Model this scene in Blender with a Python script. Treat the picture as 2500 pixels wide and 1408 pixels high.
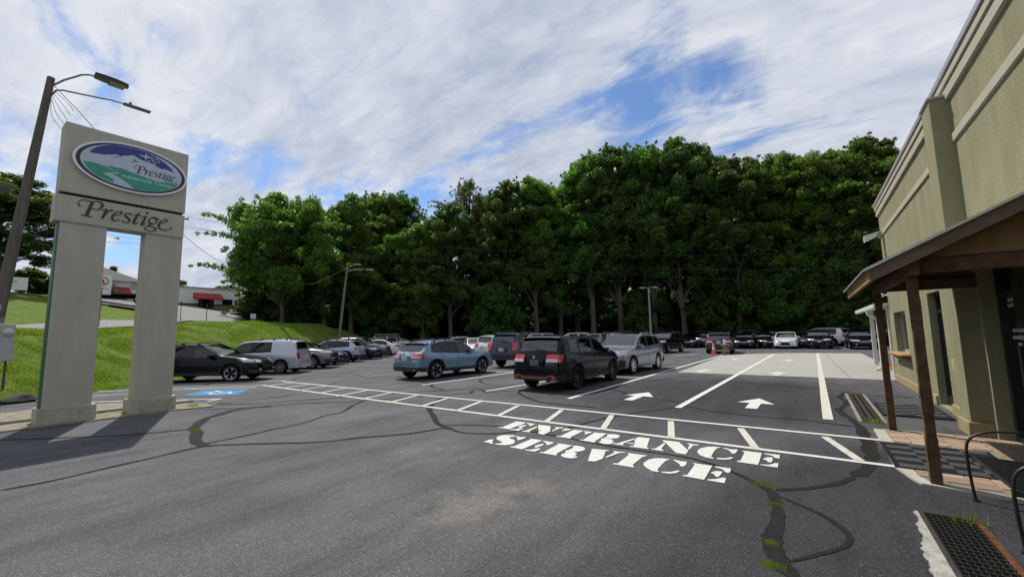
import bpy, bmesh, math, random
import numpy as np
from mathutils import Vector, Matrix
R = math.radians
random.seed(7)
rng = np.random.default_rng(11)
for o in list(bpy.data.objects):
    bpy.data.objects.remove(o)
scene = bpy.context.scene
COL = scene.collection

# ------------------------------------------------------------------ camera
cam_d = bpy.data.cameras.new('camera')
cam_d.sensor_fit = 'HORIZONTAL'
cam_d.sensor_width = 36.0
cam_d.lens = 36.0 * 1018.6 / 2500.0
cam_d.clip_start = 0.05
cam_d.clip_end = 3000.0
cam = bpy.data.objects.new('camera', cam_d)
COL.objects.link(cam)
pitch, roll, yaw = R(6.2217), R(-1.0609), R(35.389)
fw = Vector((-math.sin(yaw) * math.cos(pitch), math.cos(yaw) * math.cos(pitch), math.sin(pitch)))
rt = Vector((math.cos(yaw), math.sin(yaw), 0))
upv = rt.cross(fw)
r2 = math.cos(roll) * rt + math.sin(roll) * upv
u2 = -math.sin(roll) * rt + math.cos(roll) * upv
mw = Matrix((r2, u2, -fw)).transposed().to_4x4()
mw.translation = Vector((0, 0, 1.7))
cam.matrix_world = mw
scene.camera = cam

# ------------------------------------------------------------------ world: sky and broken cloud
SUN_EL, SUN_AZ = R(56.6), math.atan2(-0.927, 0.376)      # azimuth measured from +Y towards +X
sun_dir = Vector((math.sin(SUN_AZ) * math.cos(SUN_EL), math.cos(SUN_AZ) * math.cos(SUN_EL), math.sin(SUN_EL)))
world = bpy.data.worlds.new('World')
scene.world = world
world.use_nodes = True
nt = world.node_tree
nt.nodes.clear()
def wn(t, **k):
    n = nt.nodes.new(t)
    for a, b in k.items():
        setattr(n, a, b)
    return n
def wl(a, b):
    nt.links.new(a, b)
out = wn('ShaderNodeOutputWorld')
sky = wn('ShaderNodeTexSky')
sky.sky_type = 'NISHITA'
sky.sun_disc = False
sky.sun_elevation = SUN_EL
sky.sun_rotation = SUN_AZ
sky.air_density = 1.0
sky.dust_density = 0.6
sky.ozone_density = 2.0
tc = wn('ShaderNodeTexCoord')
sep = wn('ShaderNodeSeparateXYZ')
wl(tc.outputs['Generated'], sep.inputs[0])
def math_n(op, a, b=None, clamp=False):
    n = wn('ShaderNodeMath', operation=op, use_clamp=clamp)
    for i, v in enumerate((a, b)):
        if v is None:
            continue
        if hasattr(v, 'is_output'):
            wl(v, n.inputs[i])
        else:
            n.inputs[i].default_value = v
    return n.outputs[0]
zc = math_n('ADD', math_n('MAXIMUM', sep.outputs['Z'], 0.0), 0.16)
cx = math_n('DIVIDE', sep.outputs['X'], zc)
cyy = math_n('DIVIDE', sep.outputs['Y'], zc)
comb = wn('ShaderNodeCombineXYZ')
wl(cx, comb.inputs[0]); wl(cyy, comb.inputs[1])
mp = wn('ShaderNodeMapping')
mp.inputs['Location'].default_value = (3.1, 0.4, 0.0)
mp.inputs['Rotation'].default_value = (0, 0, R(62))
mp.inputs['Scale'].default_value = (0.60, 1.2, 1.0)
wl(comb.outputs[0], mp.inputs[0])
def noise(scale, detail, rough, dist, vec):
    n = wn('ShaderNodeTexNoise')
    n.inputs['Scale'].default_value = scale
    n.inputs['Detail'].default_value = detail
    n.inputs['Roughness'].default_value = rough
    n.inputs['Distortion'].default_value = dist
    wl(vec, n.inputs['Vector'])
    return n.outputs['Fac']
n1 = noise(1.9, 9.0, 0.60, 0.7, mp.outputs[0])
n2 = noise(6.5, 8.0, 0.66, 0.5, mp.outputs[0])
n3 = noise(1.25, 6.0, 0.6, 0.6, mp.outputs[0])
# openings in the cloud cover, as directions in the sky
def opening(az, el, size, gain):
    d = Vector((math.sin(R(az)) * math.cos(R(el)), math.cos(R(az)) * math.cos(R(el)), math.sin(R(el))))
    vm = wn('ShaderNodeVectorMath', operation='DISTANCE')
    wl(tc.outputs['Generated'], vm.inputs[0])
    vm.inputs[1].default_value = d
    m = wn('ShaderNodeMapRange', interpolation_type='SMOOTHERSTEP')
    m.inputs['From Min'].default_value = 0.0
    m.inputs['From Max'].default_value = size
    m.inputs['To Min'].default_value = gain
    m.inputs['To Max'].default_value = 0.0
    wl(vm.outputs['Value'], m.inputs['Value'])
    return m.outputs[0]
cov = math_n('ADD', math_n('MULTIPLY', n1, 0.72), math_n('MULTIPLY', n2, 0.28))
cov = math_n('ADD', math_n('MULTIPLY', math_n('SUBTRACT', cov, 0.5), 1.7), 0.5)
for a in [(-15, 30, 0.26, 0.19), (-4, 29, 0.15, 0.19), (-6, 24, 0.13, 0.13), (-69, 20, 0.17, 0.22), (-62, 18.5, 0.16, 0.20), (-53, 16, 0.16, 0.19), (-45, 18, 0.14, 0.18), (-38, 21, 0.13, 0.18), (-86, 15.5, 0.18, 0.20), (-79, 10.5, 0.14, 0.22), (-60, 36, 0.3, 0.08)]:
    cov = math_n('SUBTRACT', cov, opening(*a))
ramp = wn('ShaderNodeMapRange', interpolation_type='SMOOTHSTEP')
ramp.inputs['From Min'].default_value = 0.16
ramp.inputs['From Max'].default_value = 0.44
wl(cov, ramp.inputs['Value'])
cr = wn('ShaderNodeValToRGB')
cr.color_ramp.elements[0].position = 0.34
cr.color_ramp.elements[0].color = (0.37, 0.435, 0.58, 1)
cr.color_ramp.elements[1].position = 0.66
cr.color_ramp.elements[1].color = (0.86, 0.88, 0.915, 1)
shade = math_n('ADD', math_n('MULTIPLY', n3, 0.62), math_n('MULTIPLY', n2, 0.38))
wl(shade, cr.inputs[0])
skyb = wn('ShaderNodeVectorMath', operation='MULTIPLY')
skyb.inputs[1].default_value = (0.088, 0.108, 0.132)
wl(sky.outputs[0], skyb.inputs[0])
mixc = wn('ShaderNodeMix', data_type='RGBA')
wl(math_n('MULTIPLY', ramp.outputs[0], 0.96), mixc.inputs['Factor'])
wl(skyb.outputs[0], mixc.inputs['A'])
wl(cr.outputs[0], mixc.inputs['B'])
bg = wn('ShaderNodeBackground')
bg.inputs['Strength'].default_value = 1.0
wl(mixc.outputs['Result'], bg.inputs['Color'])
wl(bg.outputs[0], out.inputs['Surface'])

# ------------------------------------------------------------------ sun
sl = bpy.data.lights.new('sun', 'SUN')
sl.energy = 4.8
sl.angle = R(0.53)
sl.color = (1.0, 0.955, 0.88)
so = bpy.data.objects.new('sun', sl)
so.rotation_euler = sun_dir.to_track_quat('Z', 'Y').to_euler()
so.location = (-30, 12, 60)
COL.objects.link(so)
vs = scene.view_settings
vs.view_transform = 'Standard'
vs.look = 'None'
vs.exposure = 0.0
vs.gamma = 1.0
vs.use_curve_mapping = False
scene.cycles.max_bounces = 6
scene.cycles.transparent_max_bounces = 8
scene.cycles.use_denoising = True

# ------------------------------------------------------------------ materials
MATS = {}
def mat(name, col, rough=0.6, metal=0.0, var=0.12, scale=6.0, bump=0.0, bscale=60.0, coat=0.0, spec=0.5, col2=None, detail=5.0, stretch=(1, 1, 1), alpha=1.0):
    if name in MATS:
        return MATS[name]
    m = bpy.data.materials.new(name)
    m.use_nodes = True
    t = m.node_tree
    b = t.nodes['Principled BSDF']
    tcn = t.nodes.new('ShaderNodeTexCoord')
    mpn = t.nodes.new('ShaderNodeMapping')
    mpn.inputs['Scale'].default_value = stretch
    t.links.new(tcn.outputs['Object'], mpn.inputs[0])
    b.inputs['Roughness'].default_value = rough
    b.inputs['Metallic'].default_value = metal
    b.inputs['Specular IOR Level'].default_value = 0.12 if (rough >= 0.75 and spec == 0.5) else spec
    if coat:
        b.inputs['Coat Weight'].default_value = coat
        b.inputs['Coat Roughness'].default_value = 0.03
    n = t.nodes.new('ShaderNodeTexNoise')
    n.inputs['Scale'].default_value = scale
    n.inputs['Detail'].default_value = detail
    n.inputs['Roughness'].default_value = 0.65
    t.links.new(mpn.outputs[0], n.inputs['Vector'])
    rp = t.nodes.new('ShaderNodeValToRGB')
    c2 = col2 if col2 else tuple(min(1, c * (1 + var)) for c in col)
    c1 = col if col2 else tuple(c * (1 - var) for c in col)
    rp.color_ramp.elements[0].position = 0.32
    rp.color_ramp.elements[1].position = 0.68
    rp.color_ramp.elements[0].color = (*c1, 1)
    rp.color_ramp.elements[1].color = (*c2, 1)
    t.links.new(n.outputs['Fac'], rp.inputs[0])
    t.links.new(rp.outputs[0], b.inputs['Base Color'])
    if bump:
        n2_ = t.nodes.new('ShaderNodeTexNoise')
        n2_.inputs['Scale'].default_value = bscale
        n2_.inputs['Detail'].default_value = 4.0
        t.links.new(mpn.outputs[0], n2_.inputs['Vector'])
        bp = t.nodes.new('ShaderNodeBump')
        bp.inputs['Strength'].default_value = bump
        bp.inputs['Distance'].default_value = 0.02
        t.links.new(n2_.outputs['Fac'], bp.inputs['Height'])
        t.links.new(bp.outputs[0], b.inputs['Normal'])
    MATS[name] = m
    return m

def asphalt_mat():
    m = bpy.data.materials.new('asphalt')
    m.use_nodes = True
    t = m.node_tree
    b = t.nodes['Principled BSDF']
    L = t.links.new
    tcn = t.nodes.new('ShaderNodeTexCoord')
    P = tcn.outputs['Object']
    def nz(scale, detail=3.0, rough=0.6, vec=P, dist=0.0):
        n = t.nodes.new('ShaderNodeTexNoise')
        n.inputs['Scale'].default_value = scale
        n.inputs['Detail'].default_value = detail
        n.inputs['Roughness'].default_value = rough
        n.inputs['Distortion'].default_value = dist
        L(vec, n.inputs['Vector'])
        return n.outputs['Fac']
    def rmp(v, stops):
        r = t.nodes.new('ShaderNodeValToRGB')
        e = r.color_ramp.elements
        while len(e) < len(stops):
            e.new(0.5)
        for i, (p, c) in enumerate(stops):
            e[i].position = p
            e[i].color = (c, c, c, 1) if isinstance(c, float) else (*c, 1)
        L(v, r.inputs[0])
        return r.outputs[0]
    def mx(f, a, c, mode='MIX'):
        n = t.nodes.new('ShaderNodeMix')
        n.data_type = 'RGBA'
        n.blend_type = mode
        if hasattr(f, 'is_output'):
            L(f, n.inputs['Factor'])
        else:
            n.inputs['Factor'].default_value = f
        for s, v in (('A', a), ('B', c)):
            if hasattr(v, 'is_output'):
                L(v, n.inputs[s])
            else:
                n.inputs[s].default_value = (*v, 1)
        return n.outputs['Result']
    base = rmp(nz(0.55, 4, 0.6, dist=0.4), [(0.3, (0.064, 0.064, 0.071)), (0.7, (0.100, 0.100, 0.107))])
    # streaks along the drive direction
    mpn = t.nodes.new('ShaderNodeMapping')
    mpn.inputs['Scale'].default_value = (0.9, 0.12, 1.0)
    mpn.inputs['Rotation'].default_value = (0, 0, R(20))
    L(P, mpn.inputs[0])
    st = rmp(nz(2.2, 6, 0.7, mpn.outputs[0]), [(0.34, 0.70), (0.5, 1.0), (0.7, 1.16)])
    base = mx(1.0, base, st, 'MULTIPLY')
    # aggregate speckle
    v = t.nodes.new('ShaderNodeTexVoronoi')
    v.inputs['Scale'].default_value = 120.0
    L(P, v.inputs['Vector'])
    sp = t.nodes.new('ShaderNodeSeparateColor')
    L(v.outputs['Color'], sp.inputs[0])
    spk = rmp(sp.outputs[0], [(0.0, 0.70), (0.6, 0.97), (0.84, 1.12), (0.98, 1.9)])
    base = mx(1.0, base, spk, 'MULTIPLY')
    fine = rmp(nz(160, 2, 0.5), [(0.3, 0.75), (0.7, 1.25)])
    base = mx(1.0, base, fine, 'MULTIPLY')
    # worn sandy area where the binder has gone, in the drive in front of the entrance
    def blob(cx_, cy_, rx, ry):
        mm = t.nodes.new('ShaderNodeMapping')
        mm.vector_type = 'TEXTURE'
        mm.inputs['Location'].default_value = (cx_, cy_, 0)
        mm.inputs['Rotation'].default_value = (0, 0, R(-12))
        mm.inputs['Scale'].default_value = (rx, ry, 1)
        L(P, mm.inputs[0])
        ln = t.nodes.new('ShaderNodeVectorMath')
        ln.operation = 'LENGTH'
        L(mm.outputs[0], ln.inputs[0])
        mr = t.nodes.new('ShaderNodeMapRange')
        mr.interpolation_type = 'SMOOTHSTEP'
        mr.inputs['From Min'].default_value = 0.1
        mr.inputs['From Max'].default_value = 1.0
        mr.inputs['To Min'].default_value = 1.0
        mr.inputs['To Max'].default_value = 0.0
        L(ln.outputs['Value'], mr.inputs['Value'])
        return mr.outputs[0]
    def mul(a, c):
        n = t.nodes.new('ShaderNodeMath'); n.operation = 'MULTIPLY'; n.use_clamp = True
        L(a, n.inputs[0])
        if hasattr(c, 'is_output'): L(c, n.inputs[1])
        else: n.inputs[1].default_value = c
        return n.outputs[0]
    def addn(a, c):
        n = t.nodes.new('ShaderNodeMath'); n.operation = 'ADD'; n.use_clamp = True
        L(a, n.inputs[0]); L(c, n.inputs[1])
        return n.outputs[0]
    wear = addn(addn(blob(-2.85, 3.6, 1.0, 1.5), mul(blob(-4.6, 4.5, 1.3, 0.9), 0.6)), mul(blob(-9.2, 5.4, 2.2, 1.0), 0.5))
    newer = addn(mul(blob(-2.2, 12.5, 5.5, 7.0), 1.4), mul(blob(1.2, 4.2, 3.4, 6.0), 2.4))
    base = mx(mul(newer, 0.9), base, mx(1.0, base, (0.36, 0.36, 0.38), 'MULTIPLY'))
    br = rmp(nz(2.3, 5, 0.7), [(0.36, 0.0), (0.66, 1.0)])
    wear = mul(mul(wear, br), 0.75)
    base = mx(wear, base, mx(1.0, (0.19, 0.175, 0.145), spk, 'MULTIPLY'))
    # pale stone chips showing through the binder
    v2 = t.nodes.new('ShaderNodeTexVoronoi')
    v2.inputs['Scale'].default_value = 58.0
    L(P, v2.inputs['Vector'])
    sp2 = t.nodes.new('ShaderNodeSeparateColor')
    L(v2.outputs['Color'], sp2.inputs[0])
    chip = mul(rmp(sp2.outputs[1], [(0.90, 0.0), (0.93, 1.0)]), rmp(v2.outputs['Distance'], [(0.16, 1.0), (0.34, 0.0)]))
    base = mx(mul(chip, 0.55), base, (0.26, 0.25, 0.235))
    L(base, b.inputs['Base Color'])
    b.inputs['Roughness'].default_value = 0.82
    b.inputs['Specular IOR Level'].default_value = 0.16
    bp = t.nodes.new('ShaderNodeBump')
    bp.inputs['Strength'].default_value = 0.6
    bp.inputs['Distance'].default_value = 0.006
    L(v.outputs['Distance'], bp.inputs['Height'])
    L(bp.outputs[0], b.inputs['Normal'])
    return m

def leaf_mat(name, c1, c2, trans=0.3):
    m = bpy.data.materials.new(name)
    m.use_nodes = True
    t = m.node_tree
    t.nodes.clear()
    L = t.links.new
    o = t.nodes.new('ShaderNodeOutputMaterial')
    geo = t.nodes.new('ShaderNodeNewGeometry')
    oi = t.nodes.new('ShaderNodeObjectInfo')
    rp = t.nodes.new('ShaderNodeValToRGB')
    rp.color_ramp.elements[0].color = (*c1, 1)
    rp.color_ramp.elements[1].color = (*c2, 1)
    L(geo.outputs['Random Per Island'], rp.inputs[0])
    hs = t.nodes.new('ShaderNodeHueSaturation')
    mr = t.nodes.new('ShaderNodeMapRange')
    mr.inputs['To Min'].default_value = 0.47
    mr.inputs['To Max'].default_value = 0.525
    L(oi.outputs['Random'], mr.inputs['Value'])
    L(mr.outputs[0], hs.inputs['Hue'])
    mr2 = t.nodes.new('ShaderNodeMapRange')
    mr2.inputs['To Min'].default_value = 0.75
    mr2.inputs['To Max'].default_value = 1.2
    L(oi.outputs['Random'], mr2.inputs['Value'])
    L(mr2.outputs[0], hs.inputs['Value'])
    L(rp.outputs[0], hs.inputs['Color'])
    d = t.nodes.new('ShaderNodeBsdfPrincipled')
    d.inputs['Roughness'].default_value = 0.45
    d.inputs['Specular IOR Level'].default_value = 0.35
    L(hs.outputs[0], d.inputs['Base Color'])
    tr = t.nodes.new('ShaderNodeBsdfTranslucent')
    g2 = t.nodes.new('ShaderNodeMix')
    g2.data_type = 'RGBA'
    g2.blend_type = 'MULTIPLY'
    g2.inputs['Factor'].default_value = 1.0
    L(hs.outputs[0], g2.inputs['A'])
    g2.inputs['B'].default_value = (1.5, 1.7, 0.6, 1)
    L(g2.outputs['Result'], tr.inputs['Color'])
    ms = t.nodes.new('ShaderNodeMixShader')
    ms.inputs[0].default_value = trans
    L(d.outputs[0], ms.inputs[1])
    L(tr.outputs[0], ms.inputs[2])
    L(ms.outputs[0], o.inputs['Surface'])
    MATS[name] = m
    return m

def terrain_mat():
    m = bpy.data.materials.new('turf')
    m.use_nodes = True
    t = m.node_tree
    b = t.nodes['Principled BSDF']
    L = t.links.new
    tcn = t.nodes.new('ShaderNodeTexCoord')
    def nz(s, d=5.0):
        n = t.nodes.new('ShaderNodeTexNoise')
        n.inputs['Scale'].default_value = s
        n.inputs['Detail'].default_value = d
        n.inputs['Roughness'].default_value = 0.7
        L(tcn.outputs['Object'], n.inputs['Vector'])
        return n.outputs['Fac']
    r1 = t.nodes.new('ShaderNodeValToRGB')
    e = r1.color_ramp.elements
    e[0].position = 0.3; e[0].color = (0.060, 0.10, 0.016, 1)
    e[1].position = 0.72; e[1].color = (0.15, 0.22, 0.030, 1)
    L(nz(2.5, 8), r1.inputs[0])
    r2_ = t.nodes.new('ShaderNodeValToRGB')
    r2_.color_ramp.elements[0].position = 0.56
    r2_.color_ramp.elements[1].position = 0.72
    L(nz(0.33, 6), r2_.inputs[0])
    mx = t.nodes.new('ShaderNodeMix'); mx.data_type = 'RGBA'
    L(r2_.outputs[0], mx.inputs['Factor'])
    L(r1.outputs[0], mx.inputs['A'])
    mx.inputs['B'].default_value = (0.13, 0.115, 0.045, 1)
    # leaf litter under the wood, beyond the car park
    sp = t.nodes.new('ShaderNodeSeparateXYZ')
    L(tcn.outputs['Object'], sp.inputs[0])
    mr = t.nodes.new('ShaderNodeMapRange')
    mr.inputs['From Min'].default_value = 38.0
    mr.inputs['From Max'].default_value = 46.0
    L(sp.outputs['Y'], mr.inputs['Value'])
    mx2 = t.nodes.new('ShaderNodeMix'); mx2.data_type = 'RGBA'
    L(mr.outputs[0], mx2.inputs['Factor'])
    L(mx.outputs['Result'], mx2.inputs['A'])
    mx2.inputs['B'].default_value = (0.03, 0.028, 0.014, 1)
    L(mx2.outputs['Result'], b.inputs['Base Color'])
    b.inputs['Roughness'].default_value = 0.95
    b.inputs['Specular IOR Level'].default_value = 0.15
    bp = t.nodes.new('ShaderNodeBump')
    bp.inputs['Strength'].default_value = 0.8
    bp.inputs['Distance'].default_value = 0.15
    L(nz(9, 6), bp.inputs['Height'])
    L(bp.outputs[0], b.inputs['Normal'])
    return m

# ------------------------------------------------------------------ mesh helpers
class MB:
    def __init__(s):
        s.v = []; s.f = []; s.m = []
    def add(s, vs_, fs_, mi=0):
        k = len(s.v)
        s.v.extend([tuple(p) for p in vs_])
        for f in fs_:
            s.f.append(tuple(i + k for i in f)); s.m.append(mi)
        return s
    def box(s, x0, x1, y0, y1, z0, z1, mi=0, M=None):
        c = [(x, y, z) for z in (z0, z1) for y in (y0, y1) for x in (x0, x1)]
        if M is not None:
            c = [tuple(M @ Vector(p)) for p in c]
        return s.add(c, [(0, 2, 3, 1), (4, 5, 7, 6), (0, 1, 5, 4), (2, 6, 7, 3), (0, 4, 6, 2), (1, 3, 7, 5)], mi)
    def bbox(s, x0, x1, y0, y1, z0, z1, b=0.01, mi=0, M=None):      # box with chamfered edges
        bm = bmesh.new()
        bmesh.ops.create_cube(bm, size=1.0)
        for v_ in bm.verts:
            v_.co = ((x0 + x1) / 2 + v_.co.x * (x1 - x0), (y0 + y1) / 2 + v_.co.y * (y1 - y0), (z0 + z1) / 2 + v_.co.z * (z1 - z0))
        bmesh.ops.bevel(bm, geom=list(bm.edges), offset=b, segments=2, affect='EDGES', profile=0.6)
        if M is not None:
            bm.transform(M)
        bm.verts.index_update()
        s.add([v_.co[:] for v_ in bm.verts], [[v_.index for v_ in f.verts] for f in bm.faces], mi)
        bm.free()
        return s
    def prism(s, poly, z0, z1, mi=0, fn=None):                       # polygon in xy extruded in z; fn maps the points
        n = len(poly)
        a = sum(poly[i][0] * poly[(i + 1) % n][1] - poly[(i + 1) % n][0] * poly[i][1] for i in range(n))
        if a < 0:
            poly = poly[::-1]
        vs_ = [(p[0], p[1], z0) for p in poly] + [(p[0], p[1], z1) for p in poly]
        if fn:
            vs_ = [fn(*p) for p in vs_]
        fs_ = [tuple(range(n, 2 * n)), tuple(range(n - 1, -1, -1))] + [(i, (i + 1) % n, n + (i + 1) % n, n + i) for i in range(n)]
        return s.add(vs_, fs_, mi)
    def tube(s, pts, r, n=8, mi=0, caps=True):
        pts = [Vector(p) for p in pts]
        rs = r if isinstance(r, (list, tuple)) else [r] * len(pts)
        k = len(s.v)
        prev = None
        for i, p in enumerate(pts):
            d = (pts[min(i + 1, len(pts) - 1)] - pts[max(i - 1, 0)]).normalized()
            if prev is None:
                a = d.orthogonal().normalized()
            else:
                a = (prev - d * prev.dot(d))
                a = a.normalized() if a.length > 1e-6 else d.orthogonal().normalized()
            prev = a
            b = d.cross(a)
            for j in range(n):
                t = 2 * math.pi * j / n
                s.v.append(tuple(p + (a * math.cos(t) + b * math.sin(t)) * rs[i]))
        for i in range(len(pts) - 1):
            for j in range(n):
                s.f.append((k + i * n + j, k + i * n + (j + 1) % n, k + (i + 1) * n + (j + 1) % n, k + (i + 1) * n + j)); s.m.append(mi)
        if caps:
            s.f.append(tuple(k + j for j in range(n - 1, -1, -1))); s.m.append(mi)
            e = k + (len(pts) - 1) * n
            s.f.append(tuple(e + j for j in range(n))); s.m.append(mi)
        return s
    def ribbon(s, pts, z, w, mi=0, jag=0.0):
        k = len(s.v)
        P = [Vector((p[0], p[1], 0)) for p in pts]
        ws = w if isinstance(w, (list, tuple)) else [w] * len(P)
        for i, p in enumerate(P):
            d = (P[min(i + 1, len(P) - 1)] - P[max(i - 1, 0)])
            d.normalize()
            nn = Vector((-d.y, d.x, 0))
            for sg in (-1, 1):
                q = p + nn * sg * ws[i] * 0.5 * (1 + random.uniform(-jag, jag))
                s.v.append((q.x, q.y, z))
        for i in range(len(P) - 1):
            s.f.append((k + 2 * i, k + 2 * i + 2, k + 2 * i + 3, k + 2 * i + 1)[::-1]); s.m.append(mi)
        return s
    def lathe(s, prof, n=24, axis='Y', mi=0, c=(0, 0, 0)):           # profile (r, a) about the axis
        k = len(s.v)
        for r_, a in prof:
            for j in range(n):
                t = 2 * math.pi * j / n
                x, z = r_ * math.cos(t), r_ * math.sin(t)
                p = {'Y': (x, a, z), 'Z': (x, z, a), 'X': (a, x, z)}[axis]
                s.v.append((p[0] + c[0], p[1] + c[1], p[2] + c[2]))
        for i in range(len(prof) - 1):
            for j in range(n):
                s.f.append((k + i * n + j, k + i * n + (j + 1) % n, k + (i + 1) * n + (j + 1) % n, k + (i + 1) * n + j)); s.m.append(mi)
        return s
    def grid(s, G, mi=0, flip=False):
        k = len(s.v)
        nr, nc = len(G), len(G[0])
        for row in G:
            s.v.extend([tuple(p) for p in row])
        for i in range(nr - 1):
            for j in range(nc - 1):
                f = (k + i * nc + j, k + i * nc + j + 1, k + (i + 1) * nc + j + 1, k + (i + 1) * nc + j)
                s.f.append(f[::-1] if flip else f); s.m.append(mi)
        return s
    def mesh(s, name, mats, smooth=None):
        me = bpy.data.meshes.new(name)
        me.from_pydata(s.v, [], s.f)
        for mm in (mats if isinstance(mats, (list, tuple)) else [mats]):
            me.materials.append(mm)
        if any(s.m):
            me.polygons.foreach_set('material_index', s.m)
        if smooth is not None:
            me.polygons.foreach_set('use_smooth', [True] * len(me.polygons))
            if smooth < 180:
                me.set_sharp_from_angle(angle=R(smooth))
        me.update()
        return me
    def build(s, name, mats, parent=None, smooth=None, loc=None):
        return link(name, s.mesh(name, mats, smooth), parent, loc)

def link(name, data, parent=None, loc=None, rotz=0.0):
    o = bpy.data.objects.new(name, data)
    COL.objects.link(o)
    if parent is not None:
        o.parent = parent
    if loc is not None:
        o.location = loc
    if rotz:
        o.rotation_euler = (0, 0, rotz)
    return o
def tag(o, label, cat=None, group=None, kind=None):
    o['label'] = label
    if cat: o['category'] = cat
    if group: o['group'] = group
    if kind: o['kind'] = kind
    return o
def thing(name, label, cat, loc=(0, 0, 0), rotz=0.0, group=None):
    return tag(link(name, None, None, loc, rotz), label, cat, group)
def struct(o, label=None):
    o['kind'] = 'structure'
    if label: o['label'] = label
    return o
def copy_tree(root, loc, rotz, scale=None):
    c = root.copy(); COL.objects.link(c)
    c.location = loc; c.rotation_euler = (0, 0, rotz)
    if scale is not None: c.scale = scale
    for ch in root.children:
        d = ch.copy(); COL.objects.link(d); d.parent = c
        for g in ch.children:
            e = g.copy(); COL.objects.link(e); e.parent = d
    return c
def smooth_path(pts, n=4):
    P = [Vector(p) for p in pts]
    o = []
    for i in range(len(P) - 1):
        p0, p1, p2, p3 = P[max(i - 1, 0)], P[i], P[i + 1], P[min(i + 2, len(P) - 1)]
        for k in range(n):
            t = k / n
            o.append(0.5 * ((2 * p1) + (p2 - p0) * t + (2 * p0 - 5 * p1 + 4 * p2 - p3) * t * t + (3 * p1 - p0 - 3 * p2 + p3) * t ** 3))
    o.append(P[-1])
    return o

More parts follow.
